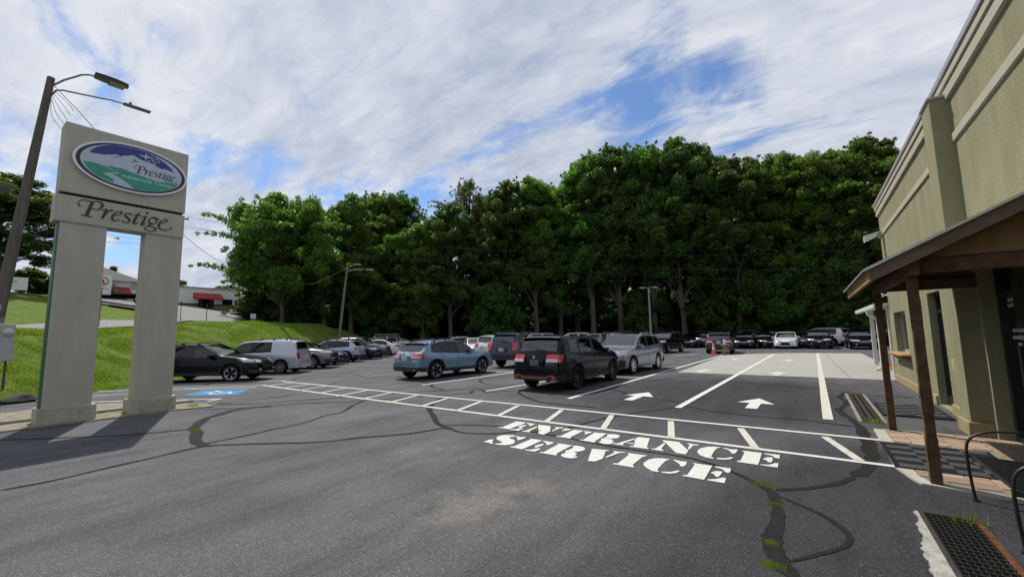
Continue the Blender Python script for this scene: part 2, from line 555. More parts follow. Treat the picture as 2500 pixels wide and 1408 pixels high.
# ------------------------------------------------------------------ shapes of lettering, emblem and sealed cracks, in metres
GLYPHS = [["E",[[[-4.832,6.841],[-4.599,6.859],[-4.577,6.77],[-4.55,6.263],[-4.578,6.222],[-4.81,6.243],[-4.817,6.283],[-4.749,6.292],[-4.808,6.785]],[[-4.565,6.824],[-4.561,6.847],[-4.375,6.835],[-4.359,6.662],[-4.402,6.662],[-4.452,6.743],[-4.496,6.764]],[[-4.55,6.555],[-4.475,6.684],[-4.44,6.62],[-4.443,6.43],[-4.477,6.428],[-4.508,6.497]],[[-4.545,6.235],[-4.446,6.3],[-4.413,6.429],[-4.358,6.401],[-4.331,6.215],[-4.502,6.207]]]],["N",[[[-4.242,6.692],[-4.182,6.585],[-4.157,6.319],[-4.106,6.23],[-4.248,6.207],[-4.281,6.245],[-4.232,6.275],[-4.224,6.337]],[[-4.296,6.802],[-4.041,6.824],[-3.834,6.466],[-3.802,6.198],[-3.92,6.22],[-4.261,6.758]],[[-3.923,6.799],[-3.765,6.831],[-3.743,6.778],[-3.798,6.733],[-3.8,6.458],[-3.835,6.552],[-3.859,6.733],[-3.892,6.756]]]],["T",[[[-3.728,6.811],[-3.585,6.8],[-3.596,6.723],[-3.657,6.583],[-3.685,6.6],[-3.694,6.724]],[[-3.549,6.78],[-3.355,6.798],[-3.344,6.277],[-3.291,6.198],[-3.566,6.204],[-3.579,6.238],[-3.514,6.266],[-3.536,6.73]],[[-3.343,6.787],[-3.197,6.79],[-3.187,6.729],[-3.211,6.575],[-3.245,6.597],[-3.266,6.682]]]],["R",[[[-3.159,6.774],[-2.937,6.809],[-2.891,6.234],[-2.857,6.172],[-3.132,6.183],[-3.136,6.214],[-3.088,6.234],[-3.139,6.742]],[[-2.919,6.766],[-2.812,6.83],[-2.718,6.807],[-2.677,6.729],[-2.669,6.609],[-2.729,6.538],[-2.794,6.509],[-2.868,6.498],[-2.854,6.572],[-2.865,6.693]],[[-2.877,6.468],[-2.734,6.496],[-2.667,6.44],[-2.651,6.32],[-2.617,6.341],[-2.595,6.3],[-2.628,6.212],[-2.704,6.166],[-2.799,6.198],[-2.827,6.25],[-2.826,6.335],[-2.866,6.416]]]],["A",[[[-2.434,6.751],[-2.411,6.668],[-2.475,6.328],[-2.429,6.246],[-2.586,6.225],[-2.593,6.256],[-2.55,6.305]],[[-2.413,6.775],[-2.412,6.851],[-2.231,6.861],[-2.107,6.326],[-2.066,6.288],[-2.057,6.245],[-2.327,6.221],[-2.335,6.258],[-2.294,6.283],[-2.325,6.43],[-2.398,6.639]],[[-2.437,6.398],[-2.34,6.443],[-2.329,6.392],[-2.414,6.376]]]],["N",[[[-1.961,6.719],[-1.927,6.629],[-1.905,6.347],[-1.853,6.278],[-1.847,6.242],[-2.019,6.244],[-2.024,6.274],[-1.977,6.323]],[[-2.024,6.819],[-2.008,6.852],[-1.787,6.87],[-1.553,6.443],[-1.542,6.241],[-1.667,6.238],[-1.958,6.743],[-2.012,6.794]],[[-1.668,6.852],[-1.494,6.84],[-1.492,6.807],[-1.558,6.775],[-1.553,6.502],[-1.592,6.579],[-1.603,6.748],[-1.631,6.809]]]],["C",[[[-1.198,6.87],[-1.239,6.775],[-1.245,6.613],[-1.233,6.305],[-1.193,6.26],[-1.19,6.22],[-1.284,6.231],[-1.374,6.308],[-1.434,6.439],[-1.448,6.547],[-1.43,6.678],[-1.365,6.8],[-1.287,6.857]],[[-1.166,6.861],[-1.059,6.825],[-0.986,6.87],[-0.978,6.777],[-0.986,6.621],[-1.026,6.615],[-1.056,6.71],[-1.105,6.79],[-1.159,6.816]],[[-1.16,6.28],[-1.067,6.32],[-1.003,6.42],[-0.977,6.401],[-1.002,6.303],[-1.071,6.24],[-1.147,6.226]]]],["E",[[[-0.924,6.838],[-0.685,6.844],[-0.674,6.231],[-0.913,6.238],[-0.919,6.278],[-0.88,6.302],[-0.885,6.777],[-0.916,6.804]],[[-0.654,6.844],[-0.476,6.863],[-0.47,6.674],[-0.511,6.683],[-0.561,6.774],[-0.647,6.805]],[[-0.644,6.566],[-0.595,6.665],[-0.551,6.675],[-0.541,6.579],[-0.543,6.437],[-0.578,6.424],[-0.606,6.506],[-0.64,6.518]],[[-0.655,6.265],[-0.559,6.309],[-0.497,6.434],[-0.468,6.429],[-0.468,6.239],[-0.646,6.234]]]],["S",[[[-4.176,5.904],[-4.152,5.841],[-4.201,5.76],[-4.141,5.695],[-4.037,5.659],[-3.961,5.585],[-3.908,5.477],[-3.916,5.383],[-3.978,5.314],[-4.08,5.282],[-4.152,5.283],[-4.083,5.403],[-4.13,5.458],[-4.264,5.521],[-4.341,5.584],[-4.387,5.673],[-4.39,5.776],[-4.323,5.853],[-4.241,5.892]],[[-4.149,5.884],[-4.09,5.867],[-4.033,5.861],[-3.973,5.907],[-3.944,5.854],[-3.952,5.686],[-3.996,5.684],[-4.03,5.761],[-4.133,5.852]],[[-4.368,5.29],[-4.388,5.456],[-4.332,5.505],[-4.293,5.431],[-4.239,5.345],[-4.17,5.295],[-4.199,5.269],[-4.283,5.309]]]],["E",[[[-3.87,5.858],[-3.627,5.868],[-3.608,5.262],[-3.843,5.274],[-3.856,5.309],[-3.809,5.329],[-3.824,5.836]],[[-3.601,5.851],[-3.412,5.848],[-3.393,5.805],[-3.404,5.664],[-3.438,5.674],[-3.49,5.755],[-3.582,5.815]],[[-3.558,5.535],[-3.511,5.697],[-3.488,5.688],[-3.465,5.592],[-3.478,5.455],[-3.507,5.445],[-3.524,5.49]],[[-3.57,5.274],[-3.483,5.327],[-3.438,5.437],[-3.4,5.44],[-3.384,5.396],[-3.388,5.257],[-3.558,5.248]]]],["R",[[[-3.326,5.832],[-3.089,5.843],[-3.069,5.326],[-3.031,5.286],[-3.034,5.254],[-3.297,5.254],[-3.313,5.28],[-3.265,5.309],[-3.294,5.784]],[[-3.073,5.822],[-3.006,5.863],[-2.902,5.85],[-2.841,5.783],[-2.814,5.69],[-2.848,5.59],[-2.927,5.541],[-3.037,5.528],[-3.01,5.597],[-3.014,5.76]],[[-3.034,5.522],[-2.907,5.541],[-2.837,5.507],[-2.809,5.43],[-2.805,5.352],[-2.754,5.361],[-2.738,5.31],[-2.793,5.241],[-2.886,5.229],[-2.976,5.29],[-2.998,5.358],[-2.979,5.439]]]],["V",[[[-2.762,5.823],[-2.509,5.885],[-2.5,5.851],[-2.537,5.82],[-2.424,5.453],[-2.459,5.288],[-2.551,5.254],[-2.742,5.802]],[[-2.446,5.876],[-2.276,5.903],[-2.271,5.875],[-2.334,5.829],[-2.406,5.499],[-2.422,5.56],[-2.401,5.803],[-2.429,5.847]]]],["I",[[[-2.24,5.887],[-1.962,5.91],[-2.001,5.796],[-1.995,5.398],[-1.953,5.347],[-1.953,5.31],[-2.219,5.306],[-2.229,5.338],[-2.177,5.364],[-2.193,5.83],[-2.226,5.857]]]],["C",[[[-1.654,5.904],[-1.689,5.815],[-1.689,5.619],[-1.677,5.368],[-1.645,5.339],[-1.641,5.299],[-1.716,5.3],[-1.831,5.406],[-1.888,5.495],[-1.903,5.566],[-1.894,5.739],[-1.838,5.842],[-1.748,5.888]],[[-1.618,5.91],[-1.521,5.886],[-1.447,5.9],[-1.429,5.751],[-1.439,5.676],[-1.475,5.665],[-1.504,5.751],[-1.564,5.827],[-1.61,5.881]],[[-1.616,5.334],[-1.52,5.38],[-1.462,5.483],[-1.432,5.472],[-1.446,5.39],[-1.509,5.311],[-1.599,5.302]]]],["E",[[[-1.372,5.888],[-1.144,5.891],[-1.127,5.306],[-1.364,5.313],[-1.368,5.345],[-1.326,5.372],[-1.338,5.839],[-1.361,5.856]],[[-1.111,5.894],[-0.935,5.901],[-0.922,5.729],[-0.953,5.701],[-1.022,5.824],[-1.105,5.846]],[[-1.111,5.623],[-1.068,5.707],[-1.002,5.72],[-1.0,5.597],[-1.011,5.491],[-1.039,5.492],[-1.066,5.569],[-1.103,5.586]],[[-1.101,5.335],[-1.018,5.408],[-0.964,5.499],[-0.928,5.496],[-0.918,5.31],[-1.097,5.312]]]]]
CRACKS = [[0.07,[[-7.83,0.66],[-7.78,1.04],[-7.91,1.58],[-8.0,2.22],[-8.07,2.73],[-7.62,3.18],[-6.7,3.9],[-6.37,4.44],[-5.89,5.03],[-5.64,5.7]]],[0.24,[[-8.09,2.78],[-8.62,2.85],[-9.31,3.02],[-9.84,3.17],[-10.55,3.49],[-11.13,4.03],[-11.43,4.69],[-11.29,5.31]]],[0.05,[[-11.84,0.93],[-10.84,1.78],[-10.23,2.39],[-9.81,3.14]]],[0.06,[[-12.96,4.66],[-12.24,5.06],[-11.9,5.39],[-11.62,6.09],[-11.18,6.75],[-10.78,7.49],[-10.1,8.61],[-9.62,9.27],[-9.36,9.51],[-8.77,10.58],[-8.15,11.14]]],[0.06,[[-12.2,4.13],[-11.53,4.77],[-11.15,5.24],[-11.06,5.72],[-10.19,6.57],[-9.88,7.05],[-9.31,7.93],[-8.78,8.74],[-8.11,9.47]]],[0.1,[[-8.25,2.71],[-8.29,3.45],[-8.38,3.96],[-8.43,4.55],[-8.8,5.26],[-8.87,5.72],[-9.47,6.39],[-9.91,7.03]]],[0.16,[[-8.38,8.43],[-7.85,7.5],[-6.74,6.44],[-6.1,6.0],[-5.46,5.69]]],[0.05,[[-5.46,5.69],[-5.03,5.62],[-4.53,5.88],[-4.31,6.26]]],[0.09,[[-4.31,6.26],[-4.09,6.29],[-3.41,6.22],[-2.53,6.12],[-1.64,6.12],[-1.26,6.03],[-0.95,5.83],[-0.61,5.51],[-0.45,5.3]]],[0.05,[[-5.82,5.87],[-5.51,6.09],[-4.88,6.34],[-4.24,6.26]]],[0.13,[[-0.47,5.37],[-0.39,4.98],[-0.39,4.55],[-0.41,4.18],[-0.38,3.93],[-0.31,3.73],[-0.21,3.6]]],[0.07,[[-0.45,5.38],[-0.28,5.52],[-0.1,5.69],[0.13,6.01],[0.29,6.4]]],[0.2,[[0.29,6.4],[0.43,6.84],[0.51,7.39],[0.55,8.27],[0.55,9.37],[0.47,10.32]]],[0.14,[[0.47,10.32],[0.34,11.23],[0.55,12.23],[0.45,13.36],[0.65,14.28]]],[0.05,[[-0.39,5.21],[-0.2,5.05],[-0.04,4.9],[0.07,4.71],[0.12,4.53],[0.08,4.32],[-0.06,4.1],[-0.27,3.81]]],[0.05,[[-4.86,11.96],[-4.25,11.43],[-3.33,10.86],[-2.83,10.69],[-2.46,10.24],[-2.02,9.9],[-1.45,9.69],[-0.85,9.65],[-0.32,9.69],[0.5,9.45]]],[0.06,[[-3.7,6.85],[-3.58,7.53],[-3.46,8.04],[-3.2,8.69],[-2.78,9.52],[-2.5,10.15]]],[0.07,[[-7.43,10.84],[-7.02,10.14],[-6.28,9.49],[-5.54,9.06],[-4.68,9.0],[-4.11,9.01]]],[0.05,[[-2.19,15.73],[-1.16,15.26],[0.13,14.75],[1.18,13.99],[1.88,13.98]]],[0.08,[[-14.54,11.89],[-13.54,11.46],[-11.22,10.6],[-10.44,9.97],[-9.36,9.51]]],[0.05,[[-14.3,8.52],[-14.97,9.62],[-15.38,10.94],[-14.54,11.89]]],[0.05,[[-17.47,8.9],[-18.38,9.91],[-18.42,12.01],[-18.23,13.3]]],[0.04,[[-18.36,12.03],[-15.38,10.94]]],[0.05,[[-7.85,12.15],[-8.56,11.41],[-9.28,11.44],[-10.07,12.02],[-10.52,12.9],[-10.31,14.22]]],[0.06,[[-8.22,9.41],[-8.64,9.99],[-8.54,10.26],[-7.96,9.84],[-7.45,10.61]]],[0.05,[[-5.63,12.65],[-4.39,11.63]]],[0.05,[[-4.91,14.27],[-4.37,15.52],[-4.01,16.79],[-3.17,17.51]]],[0.04,[[-25.24,13.64],[-26.42,15.8],[-28.51,18.69]]],[0.04,[[-21.81,15.01],[-19.71,14.31],[-19.98,15.74]]],[0.05,[[-12.7,5.67],[-12.81,6.4],[-12.89,6.74]]]]
STROKES = {"P":[[[1.982,4.826,0.051],[1.907,4.507,0.051]],[[1.817,4.499,0.012],[1.904,4.504,0.019],[1.993,4.495,0.012]],[[1.807,4.706,0.027],[1.783,4.705,0.019],[1.763,4.756,0.012],[1.776,4.809,0.009],[1.825,4.85,0.01],[1.895,4.855,0.012],[1.96,4.841,0.019],[2.016,4.855,0.017],[2.088,4.866,0.022],[2.141,4.835,0.036],[2.151,4.79,0.043],[2.126,4.727,0.034],[2.078,4.684,0.019],[2.028,4.678,0.013],[1.977,4.686,0.01]]],"r":[[[2.155,4.677,0.013],[2.201,4.713,0.015],[2.233,4.729,0.02]],[[2.228,4.72,0.04],[2.163,4.492,0.041]],[[2.202,4.573,0.01],[2.242,4.655,0.014],[2.283,4.712,0.02],[2.317,4.713,0.036],[2.335,4.727,0.012]]],"e":[[[2.365,4.61,0.011],[2.432,4.641,0.015],[2.483,4.684,0.023],[2.489,4.718,0.025],[2.45,4.725,0.013],[2.397,4.702,0.019],[2.346,4.616,0.032],[2.328,4.538,0.039],[2.353,4.496,0.032],[2.388,4.488,0.02],[2.432,4.518,0.014],[2.461,4.546,0.013]]],"s":[[[2.665,4.677,0.025],[2.652,4.701,0.025],[2.607,4.718,0.015],[2.557,4.696,0.019],[2.547,4.661,0.029],[2.582,4.615,0.039],[2.628,4.572,0.042],[2.631,4.524,0.025],[2.589,4.488,0.015],[2.534,4.492,0.016],[2.506,4.513,0.027]]],"t":[[[2.801,4.784,0.01],[2.775,4.735,0.023],[2.747,4.652,0.04],[2.714,4.536,0.042],[2.709,4.491,0.031],[2.741,4.496,0.019],[2.799,4.538,0.011]],[[2.708,4.708,0.014],[2.842,4.715,0.017]]],"i":[[[2.849,4.663,0.011],[2.892,4.7,0.015],[2.925,4.708,0.027],[2.883,4.572,0.044],[2.854,4.505,0.036],[2.872,4.487,0.023],[2.94,4.534,0.011]],[[2.921,4.803,0.042],[2.968,4.805,0.042]]],"g":[[[3.138,4.648,0.03],[3.133,4.612,0.02],[3.113,4.58,0.018],[3.084,4.558,0.024],[3.05,4.551,0.033],[3.019,4.56,0.04],[2.996,4.583,0.039],[2.987,4.616,0.028],[2.992,4.652,0.021],[3.011,4.684,0.018],[3.041,4.706,0.024],[3.075,4.713,0.033],[3.106,4.705,0.042],[3.129,4.681,0.037],[3.138,4.648,0.03]],[[3.129,4.703,0.021],[3.181,4.703,0.02]],[[3.027,4.547,0.016],[2.988,4.494,0.023],[3.048,4.484,0.019],[3.118,4.454,0.032],[3.129,4.417,0.025],[3.063,4.371,0.015],[2.987,4.372,0.016],[2.918,4.408,0.016],[2.957,4.46,0.013],[2.997,4.48,0.012]]],"E":[[[3.204,4.606,0.012],[3.282,4.634,0.016],[3.337,4.679,0.023],[3.33,4.712,0.024],[3.277,4.71,0.014],[3.22,4.643,0.027],[3.182,4.545,0.044],[3.194,4.48,0.036],[3.248,4.446,0.024],[3.327,4.45,0.014],[3.406,4.488,0.011],[3.439,4.535,0.032]]]}
OVAL = {"blue":[[1.851,5.947],[1.9,6.04],[1.983,6.129],[2.118,6.204],[2.241,6.248],[2.411,6.28],[2.632,6.294],[2.864,6.277],[3.058,6.218],[3.21,6.128],[3.325,6.036],[3.389,5.942],[3.299,5.963],[3.208,5.983],[3.131,5.961],[3.062,5.989],[2.992,6.03],[2.878,6.043],[2.737,6.07],[2.588,6.132],[2.536,6.106],[2.467,6.075],[2.433,6.069],[2.391,6.037],[2.308,5.984],[2.193,5.938],[2.283,5.981],[2.37,6.032],[2.313,6.055],[2.222,6.017],[2.091,5.973],[1.962,5.951]],"star":[[2.818,6.261],[2.845,6.195],[3.012,6.183],[2.843,6.15],[2.828,6.07],[2.802,6.142],[2.667,6.176],[2.804,6.187]],"bird":[[2.606,6.062],[2.645,6.008],[2.71,5.98],[2.629,5.984],[2.547,5.926],[2.619,6.003]],"green":[[1.772,5.712],[1.817,5.619],[1.902,5.52],[2.01,5.45],[2.144,5.398],[2.297,5.355],[2.471,5.316],[2.656,5.307],[2.92,5.329],[3.107,5.376],[3.297,5.461],[3.442,5.578],[3.502,5.687],[3.19,5.622],[2.997,5.628],[2.761,5.669],[2.579,5.704],[2.401,5.739],[2.231,5.737],[2.1,5.706],[1.984,5.732],[1.865,5.732]],"road":[[2.1,5.702],[2.175,5.689],[2.387,5.616],[2.242,5.551],[2.337,5.527],[2.426,5.482],[2.535,5.412],[2.656,5.307],[2.471,5.308],[2.297,5.347],[2.279,5.367],[2.298,5.408],[2.274,5.449],[2.197,5.484],[2.129,5.51],[2.119,5.536],[2.166,5.566],[2.282,5.595],[2.353,5.618],[2.159,5.678]],"small":[[2.958,6.12],[3.036,6.178],[3.078,6.122],[2.886,6.07],[3.0,6.064]]}

# ------------------------------------------------------------------ terrain
E0 = np.array([-18.3, 1.4]); TD = np.array([-0.615, 0.7885]); ND = np.array([-0.7885, -0.615])
def hgt(x, y):
    x = np.asarray(x, float); y = np.asarray(y, float)
    dl = (x - E0[0]) * ND[0] + (y - E0[1]) * ND[1]
    s = (x - E0[0]) * TD[0] + (y - E0[1]) * TD[1]
    d = np.minimum(dl, -x - 18.3)
    fall = np.interp(y, [27, 34, 42, 52], [1, .8, .3, 0])
    crest = np.interp(s, [-40, 0, 8, 14, 22, 30], [2.2, 2.2, 2.25, 2.4, 3.1, 3.2]) * fall
    q = np.clip(d / 7.5, 0, 1)
    prof = q * q * (3 - 2 * q)
    lump = 0.10 * np.sin(x * 0.9 + y * 0.5) * np.sin(y * 0.7 - x * 0.3) + 0.05 * np.sin(x * 2.1) * np.sin(y * 1.9)
    far = np.interp(d, [9.5, 17, 31, 80], [0, 0.25, 3.3, 6.2]) * np.interp(y, [30, 42, 55], [1.0, 0.35, 0])
    return np.where(d > 0, crest * prof + lump * np.clip(d / 2, 0, 1) * np.clip((12 - d) / 4, 0, 1) + far, 0.0) - 0.03
def hz(x, y):
    return float(hgt(x, y))
turf = terrain_mat()
MATS['turf'] = turf
xs = np.unique(np.concatenate([np.linspace(-900, -120, 14), np.linspace(-120, -62, 30), np.linspace(-62, -16, 110), np.linspace(-16, 40, 12), np.linspace(40, 900, 14)]))
ys = np.unique(np.concatenate([np.linspace(-900, -60, 12), np.linspace(-60, -10, 22), np.linspace(-10, 60, 120), np.linspace(60, 140, 20), np.linspace(140, 900, 12)]))
XX, YY = np.meshgrid(xs, ys)
ZZ = hgt(XX, YY)
tb = MB()
tb.grid([[(XX[i, j], YY[i, j], ZZ[i, j]) for j in range(len(xs))] for i in range(len(ys))])
struct(tb.build('ground', turf, smooth=180), 'grassy ground with a bank rising beside the car park')

# ------------------------------------------------------------------ car park asphalt
asp = asphalt_mat()
lot_poly = [(-18.3, -60), (-18.3, 1.4), (-18.3 + TD[0] * 62, 1.4 + TD[1] * 62), (-30, 58), (24, 58), (24, -60)]
lot = struct(MB().prism(lot_poly, -0.2, 0.0).build('parking_lot', asp), 'worn grey asphalt car park with sealed cracks')
conc = mat('concrete', (0.30, 0.296, 0.27), 0.85, var=0.07, scale=1.2, bump=0.15, bscale=40)
apron = MB().prism([(-4.62, 18.2), (2.6, 18.2), (2.6, 36.3), (-1.5, 35.6), (-3.8, 33.6), (-4.95, 31.2)], -0.02, 0.008).build('concrete_apron', conc)
struct(apron, 'pale concrete apron across the service lanes')
seam = mat('joint', (0.16, 0.155, 0.14), 0.9)
MB().ribbon([(0.97, 18.25), (0.75, 27.8), (0.72, 35.6)], 0.0125, 0.03).build('joint', seam, apron)
paint = mat('white_road_paint', (0.46, 0.46, 0.44), 0.8, scale=22, bump=0.3, bscale=120, col2=(0.60, 0.60, 0.57), detail=8.0)
paint2 = mat('aged_road_paint', (0.38, 0.37, 0.32), 0.8, scale=16, col2=(0.56, 0.545, 0.48), detail=8.0)
blue = mat('blue_road_paint', (0.045, 0.175, 0.33), 0.75, var=0.18, scale=7)
seal = mat('crack_sealant', (0.016, 0.0155, 0.0155), 0.85, var=0.35, scale=12, bump=0.3, bscale=50)
def line(a, b, w, m=paint, z=0.008, name='painted_line'):
    pts = [Vector(a).lerp(Vector(b), i / 10) for i in range(11)]
    return MB().ribbon([(p.x, p.y) for p in pts], z, w, jag=0.05).build(name, m, lot)
for w, pts in CRACKS:
    kw = 1.0 if pts[0][1] < 5.8 and pts[0][0] > -2 else (1.3 if w < 0.085 else 0.8)
    seg = max(6, int(sum((Vector(pts[i]) - Vector(pts[i + 1])).length for i in range(len(pts) - 1)) / len(pts) / 0.05))
    sm = smooth_path([(p[0], p[1], 0) for p in pts], min(seg, 24))
    n = len(sm)
    kn = max(3, n // 5)
    wob = np.interp(np.arange(n), np.linspace(0, n - 1, kn), rng.uniform(0.62, 1.3, kn)) * rng.uniform(0.93, 1.07, n)
    off = np.interp(np.arange(n), np.linspace(0, n - 1, kn), rng.uniform(-0.2, 0.2, kn)) * w
    ws = [w * kw * wob[i] * min(1.0, 0.35 + 0.25 * min(i, n - 1 - i)) for i in range(n)]
    sm = [(p.x + off[i], p.y + off[i] * 0.6) for i, p in enumerate(sm)]
    MB().ribbon(sm, 0.0042 + 0.0004 * random.random(), ws, jag=0.13).build('crack_seal', seal, lot)
# crosswalk band with slanted hatch bars
line((-17.3, 8.40, 0), (0.80, 8.53, 0), 0.11)
line((-16.4, 7.34, 0), (-9.9, 7.18, 0), 0.11); line((-9.9, 7.18, 0), (0.74, 7.03, 0), 0.11)
for k in range(15):
    x = -16.31 + 1.168 * k
    line((x, 8.33, 0), (x + 0.34, 7.14 + (0.1 if k < 4 else -0.06), 0), 0.11, paint2, 0.0122)
# lane lines
line((-5.276, 9.87, 0), (-5.03, 31.5, 0), 0.13)
line((-2.54, 9.83, 0), (-2.18, 33.8, 0), 0.14, z=0.0135)
line((0.13, 9.9, 0), (0.24, 35.6, 0), 0.16, paint2, z=0.0135)
line((-8.1, 9.96, 0), (-7.7, 15.6, 0), 0.11)
line((-11.1, 10.13, 0), (-10.9, 15.5, 0), 0.11)
line((-13.9, 15.4, 0), (-5.25, 15.6, 0), 0.10)
line((-7.75, 30.3, 0), (-6.7, 32.9, 0), 0.10)
# angled bays on the bank side
c38, s38 = 0.7885, 0.615
for k in range(10):
    a = (-17.95 - 0.615 * 2.75 * (k + 1.35), 8.1 + 0.7885 * 2.75 * (k + 1.35), 0)
    line((a[0] - c38 * 4.6, a[1] - s38 * 4.6, 0), a, 0.10)
line((-21.1, 5.0, 0), (-17.4, 8.6, 0), 0.10)
line((-20.0, 3.6, 0), (-16.4, 7.4, 0), 0.10, z=0.0105)
line((-17.6, 5.44, 0), (-15.95, 6.9, 0), 0.10, z=0.0125)
line((-17.9, 2.1, 0), (-13.93, 5.08, 0), 0.10)
line((-13.93, 5.1, 0), (-13.73, 4.69, 0), 0.10, z=0.0101)
line((-19.1, 1.9, 0), (-17.6, 5.44, 0), 0.08, z=0.0103)
ARROW = [(0, 1.6), (.375, .79), (.115, .78), (.115, 0), (-.115, 0), (-.115, .78), (-.375, .79)]
for k, (x, y) in enumerate([(-3.86, 10.35), (-1.19, 10.52), (-3.87, 18.35), (-1.19, 18.3), (-3.75, 26.65), (-1.11, 26.6)]):
    zz = 0.0085 if k < 2 else 0.0130
    MB().add([(x + a + 0.012 * b, y + b, zz) for a, b in ARROW], [(6, 5, 2, 1, 0), (5, 4, 3, 2)]).build('painted_arrow', paint if k < 2 else paint2, lot)
for ch, pieces in GLYPHS:
    o = MB()
    for p in pieces:
        o.prism(p, 0.004, 0.0088)
    o.build('painted_letter', paint, lot)
# accessible bay square with its wheelchair symbol
sq = [(-15.87, 4.76), (-16.84, 5.62), (-15.62, 6.59), (-14.49, 5.69)]
MB().prism(sq, 0.003, 0.0078).build('blue_bay_square', blue, lot)
def bay(u, v):
    a = Vector(sq[0]).lerp(Vector(sq[3]), u); b = Vector(sq[1]).lerp(Vector(sq[2]), u)
    return a.lerp(b, v)
sy = MB()
def sstroke(pts, w):
    sy.ribbon([tuple(bay(*p)) for p in pts], 0.0092, w)
sstroke([(0.58 + 0.2 * math.cos(t), 0.42 + 0.24 * math.sin(t)) for t in np.linspace(R(100), R(330), 14)], 0.07)
sstroke([(0.40, 0.72), (0.55, 0.50), (0.72, 0.52), (0.80, 0.30), (0.86, 0.32)], 0.09)
sstroke([(0.2, 0.5), (0.38, 0.52), (0.42, 0.66)], 0.08)
sy.prism([tuple(bay(0.36 + 0.05 * math.cos(t), 0.80 + 0.06 * math.sin(t))) for t in np.linspace(0, 6.28, 11)[:-1]], 0.0085, 0.0094)
sy.build('wheelchair_symbol', paint, lot)

# gravelly kerb island under the sign
dirt = mat('gritty_dirt', (0.15, 0.135, 0.10), 0.95, var=0.35, scale=5, bump=0.8, bscale=30, col2=(0.27, 0.25, 0.19))
isl = [(-16.4, -6), (-16.1, 1.2), (-16.25, 2.6), (-15.2, 3.6), (-14.1, 4.1), (-13.2, 4.5), (-12.5, 4.38), (-12.68, 3.7), (-12.72, 2.7), (-12.74, 1.4), (-12.8, -6)]
isl2 = []
for i in range(len(isl)):
    a, b = Vector(isl[i]), Vector(isl[(i + 1) % len(isl)])
    for k in range(6):
        p = a.lerp(b, k / 6)
        isl2.append((p.x + random.uniform(-.05, .05), p.y + random.uniform(-.05, .05)))
island = struct(MB().prism(isl2, -0.05, 0.028).build('dirt_island', dirt), 'strip of gritty dirt and old concrete under the sign')
MB().bbox(-13.95, -13.8, -6, 4.4, 0.0, 0.09, 0.015).build('kerb', mat('old_concrete', (0.30, 0.29, 0.25), 0.9, var=0.2, scale=4, bump=0.3), island)

# road and drive beyond the bank
roadm = mat('pale_road', (0.21, 0.21, 0.205), 0.9, var=0.06, scale=0.8)
def strip(name, d0, d1, s0, s1, m, dz, n=60, curve=0.0, nd=6):
    g = []
    for i in range(n + 1):
        s = s0 + (s1 - s0) * i / n
        row = []
        for j in range(nd + 1):
            d = d0 + (d1 - d0) * j / nd
            p = E0 + TD * s + ND * (d + curve * (s / 40) ** 2)
            row.append((p[0], p[1], hz(p[0], p[1]) + dz))
        g.append(row)
    return MB().grid(g, flip=True).build(name, m, smooth=180)
struct(strip('road', 10.5, 17.0, -70, 34, roadm, 0.09), 'pale road running along the top of the bank')
struct(strip('kerb', 17.0, 17.35, -70, 12, mat('kerb_concrete', (0.33, 0.32, 0.29), 0.9), 0.2, nd=1), 'low concrete kerb on the far side of the road')
def quad_sheet(name, c, m, dz, n=24, label=None):
    g_ = []
    for i in range(n + 1):
        a = Vector(c[0]).lerp(Vector(c[1]), i / n); b_ = Vector(c[3]).lerp(Vector(c[2]), i / n)
        g_.append([(p.x, p.y, hz(p.x, p.y) + dz) for p in (a.lerp(b_, j / n) for j in range(n + 1))])
    o_ = MB().grid(g_, flip=True).build(name, m, smooth=180)
    return struct(o_, label)
quad_sheet('forecourt', [(-44.4, 10.6), (-75.5, 17.5), (-73.5, 33.5), (-46.8, 19.8)], roadm, 0.14, label='pale sloping forecourt of the white building')
quad_sheet('shop_yard', [(-58.6, 7.0), (-69.0, 8.5), (-68.5, 16.6), (-57.2, 14.0)], roadm, 0.15, label='pale yard before the gabled building')

# ------------------------------------------------------------------ pylon sign
sgn = thing('pylon_sign', 'tall grey-beige two-legged sign with an oval emblem and dark Prestige lettering', 'sign', (-13.0, 2.6, 0))
SM = mat('sign_stucco', (0.40, 0.385, 0.32), 0.85, var=0.08, scale=3.0, bump=0.25, bscale=140, stretch=(1, 1, 0.3))
SB = mat('sign_base', (0.35, 0.345, 0.285), 0.85, var=0.20, scale=4.0, bump=0.25, bscale=120)
dark = mat('dark_gap', (0.02, 0.02, 0.02), 0.8)
def sg(b, name, m, parent=sgn, smooth=None):
    b.v = [(x + 13.0, y - 2.6, z) for x, y, z in b.v]
    return b.build(name, m, parent, smooth)
sg(MB().bbox(-13.50, -13.0, 1.46, 3.70, 4.965, 6.545, 0.012), 'upper_panel', SM)
sg(MB().bbox(-13.47, -12.995, 1.42, 3.70, 4.31, 4.90, 0.012), 'lower_panel', SM)
sg(MB().box(-13.44, -13.06, 1.5, 3.66, 4.88, 4.99), 'recess', dark)
for y0, y1 in ((1.52, 2.27), (2.96, 3.70)):
    sg(MB().bbox(-13.45, -13.03, y0, y1, 0.25, 4.33, 0.01), 'leg', SM)
    sg(MB().bbox(-13.52, -12.96, y0 - 0.07, y1 + 0.07, -0.02, 0.34, 0.012), 'plinth', SB)
sg(MB().bbox(-13.42, -13.06, 1.505, 1.535, 0.3, 4.30, 0.006), 'edge_strip', mat('green_edge', (0.02, 0.16, 0.075), 0.5))
sg(MB().box(-13.40, -13.10, 1.498, 1.512, 0.3, 4.28), 'edge_strip', mat('green_edge_dark', (0.008, 0.06, 0.03), 0.5))
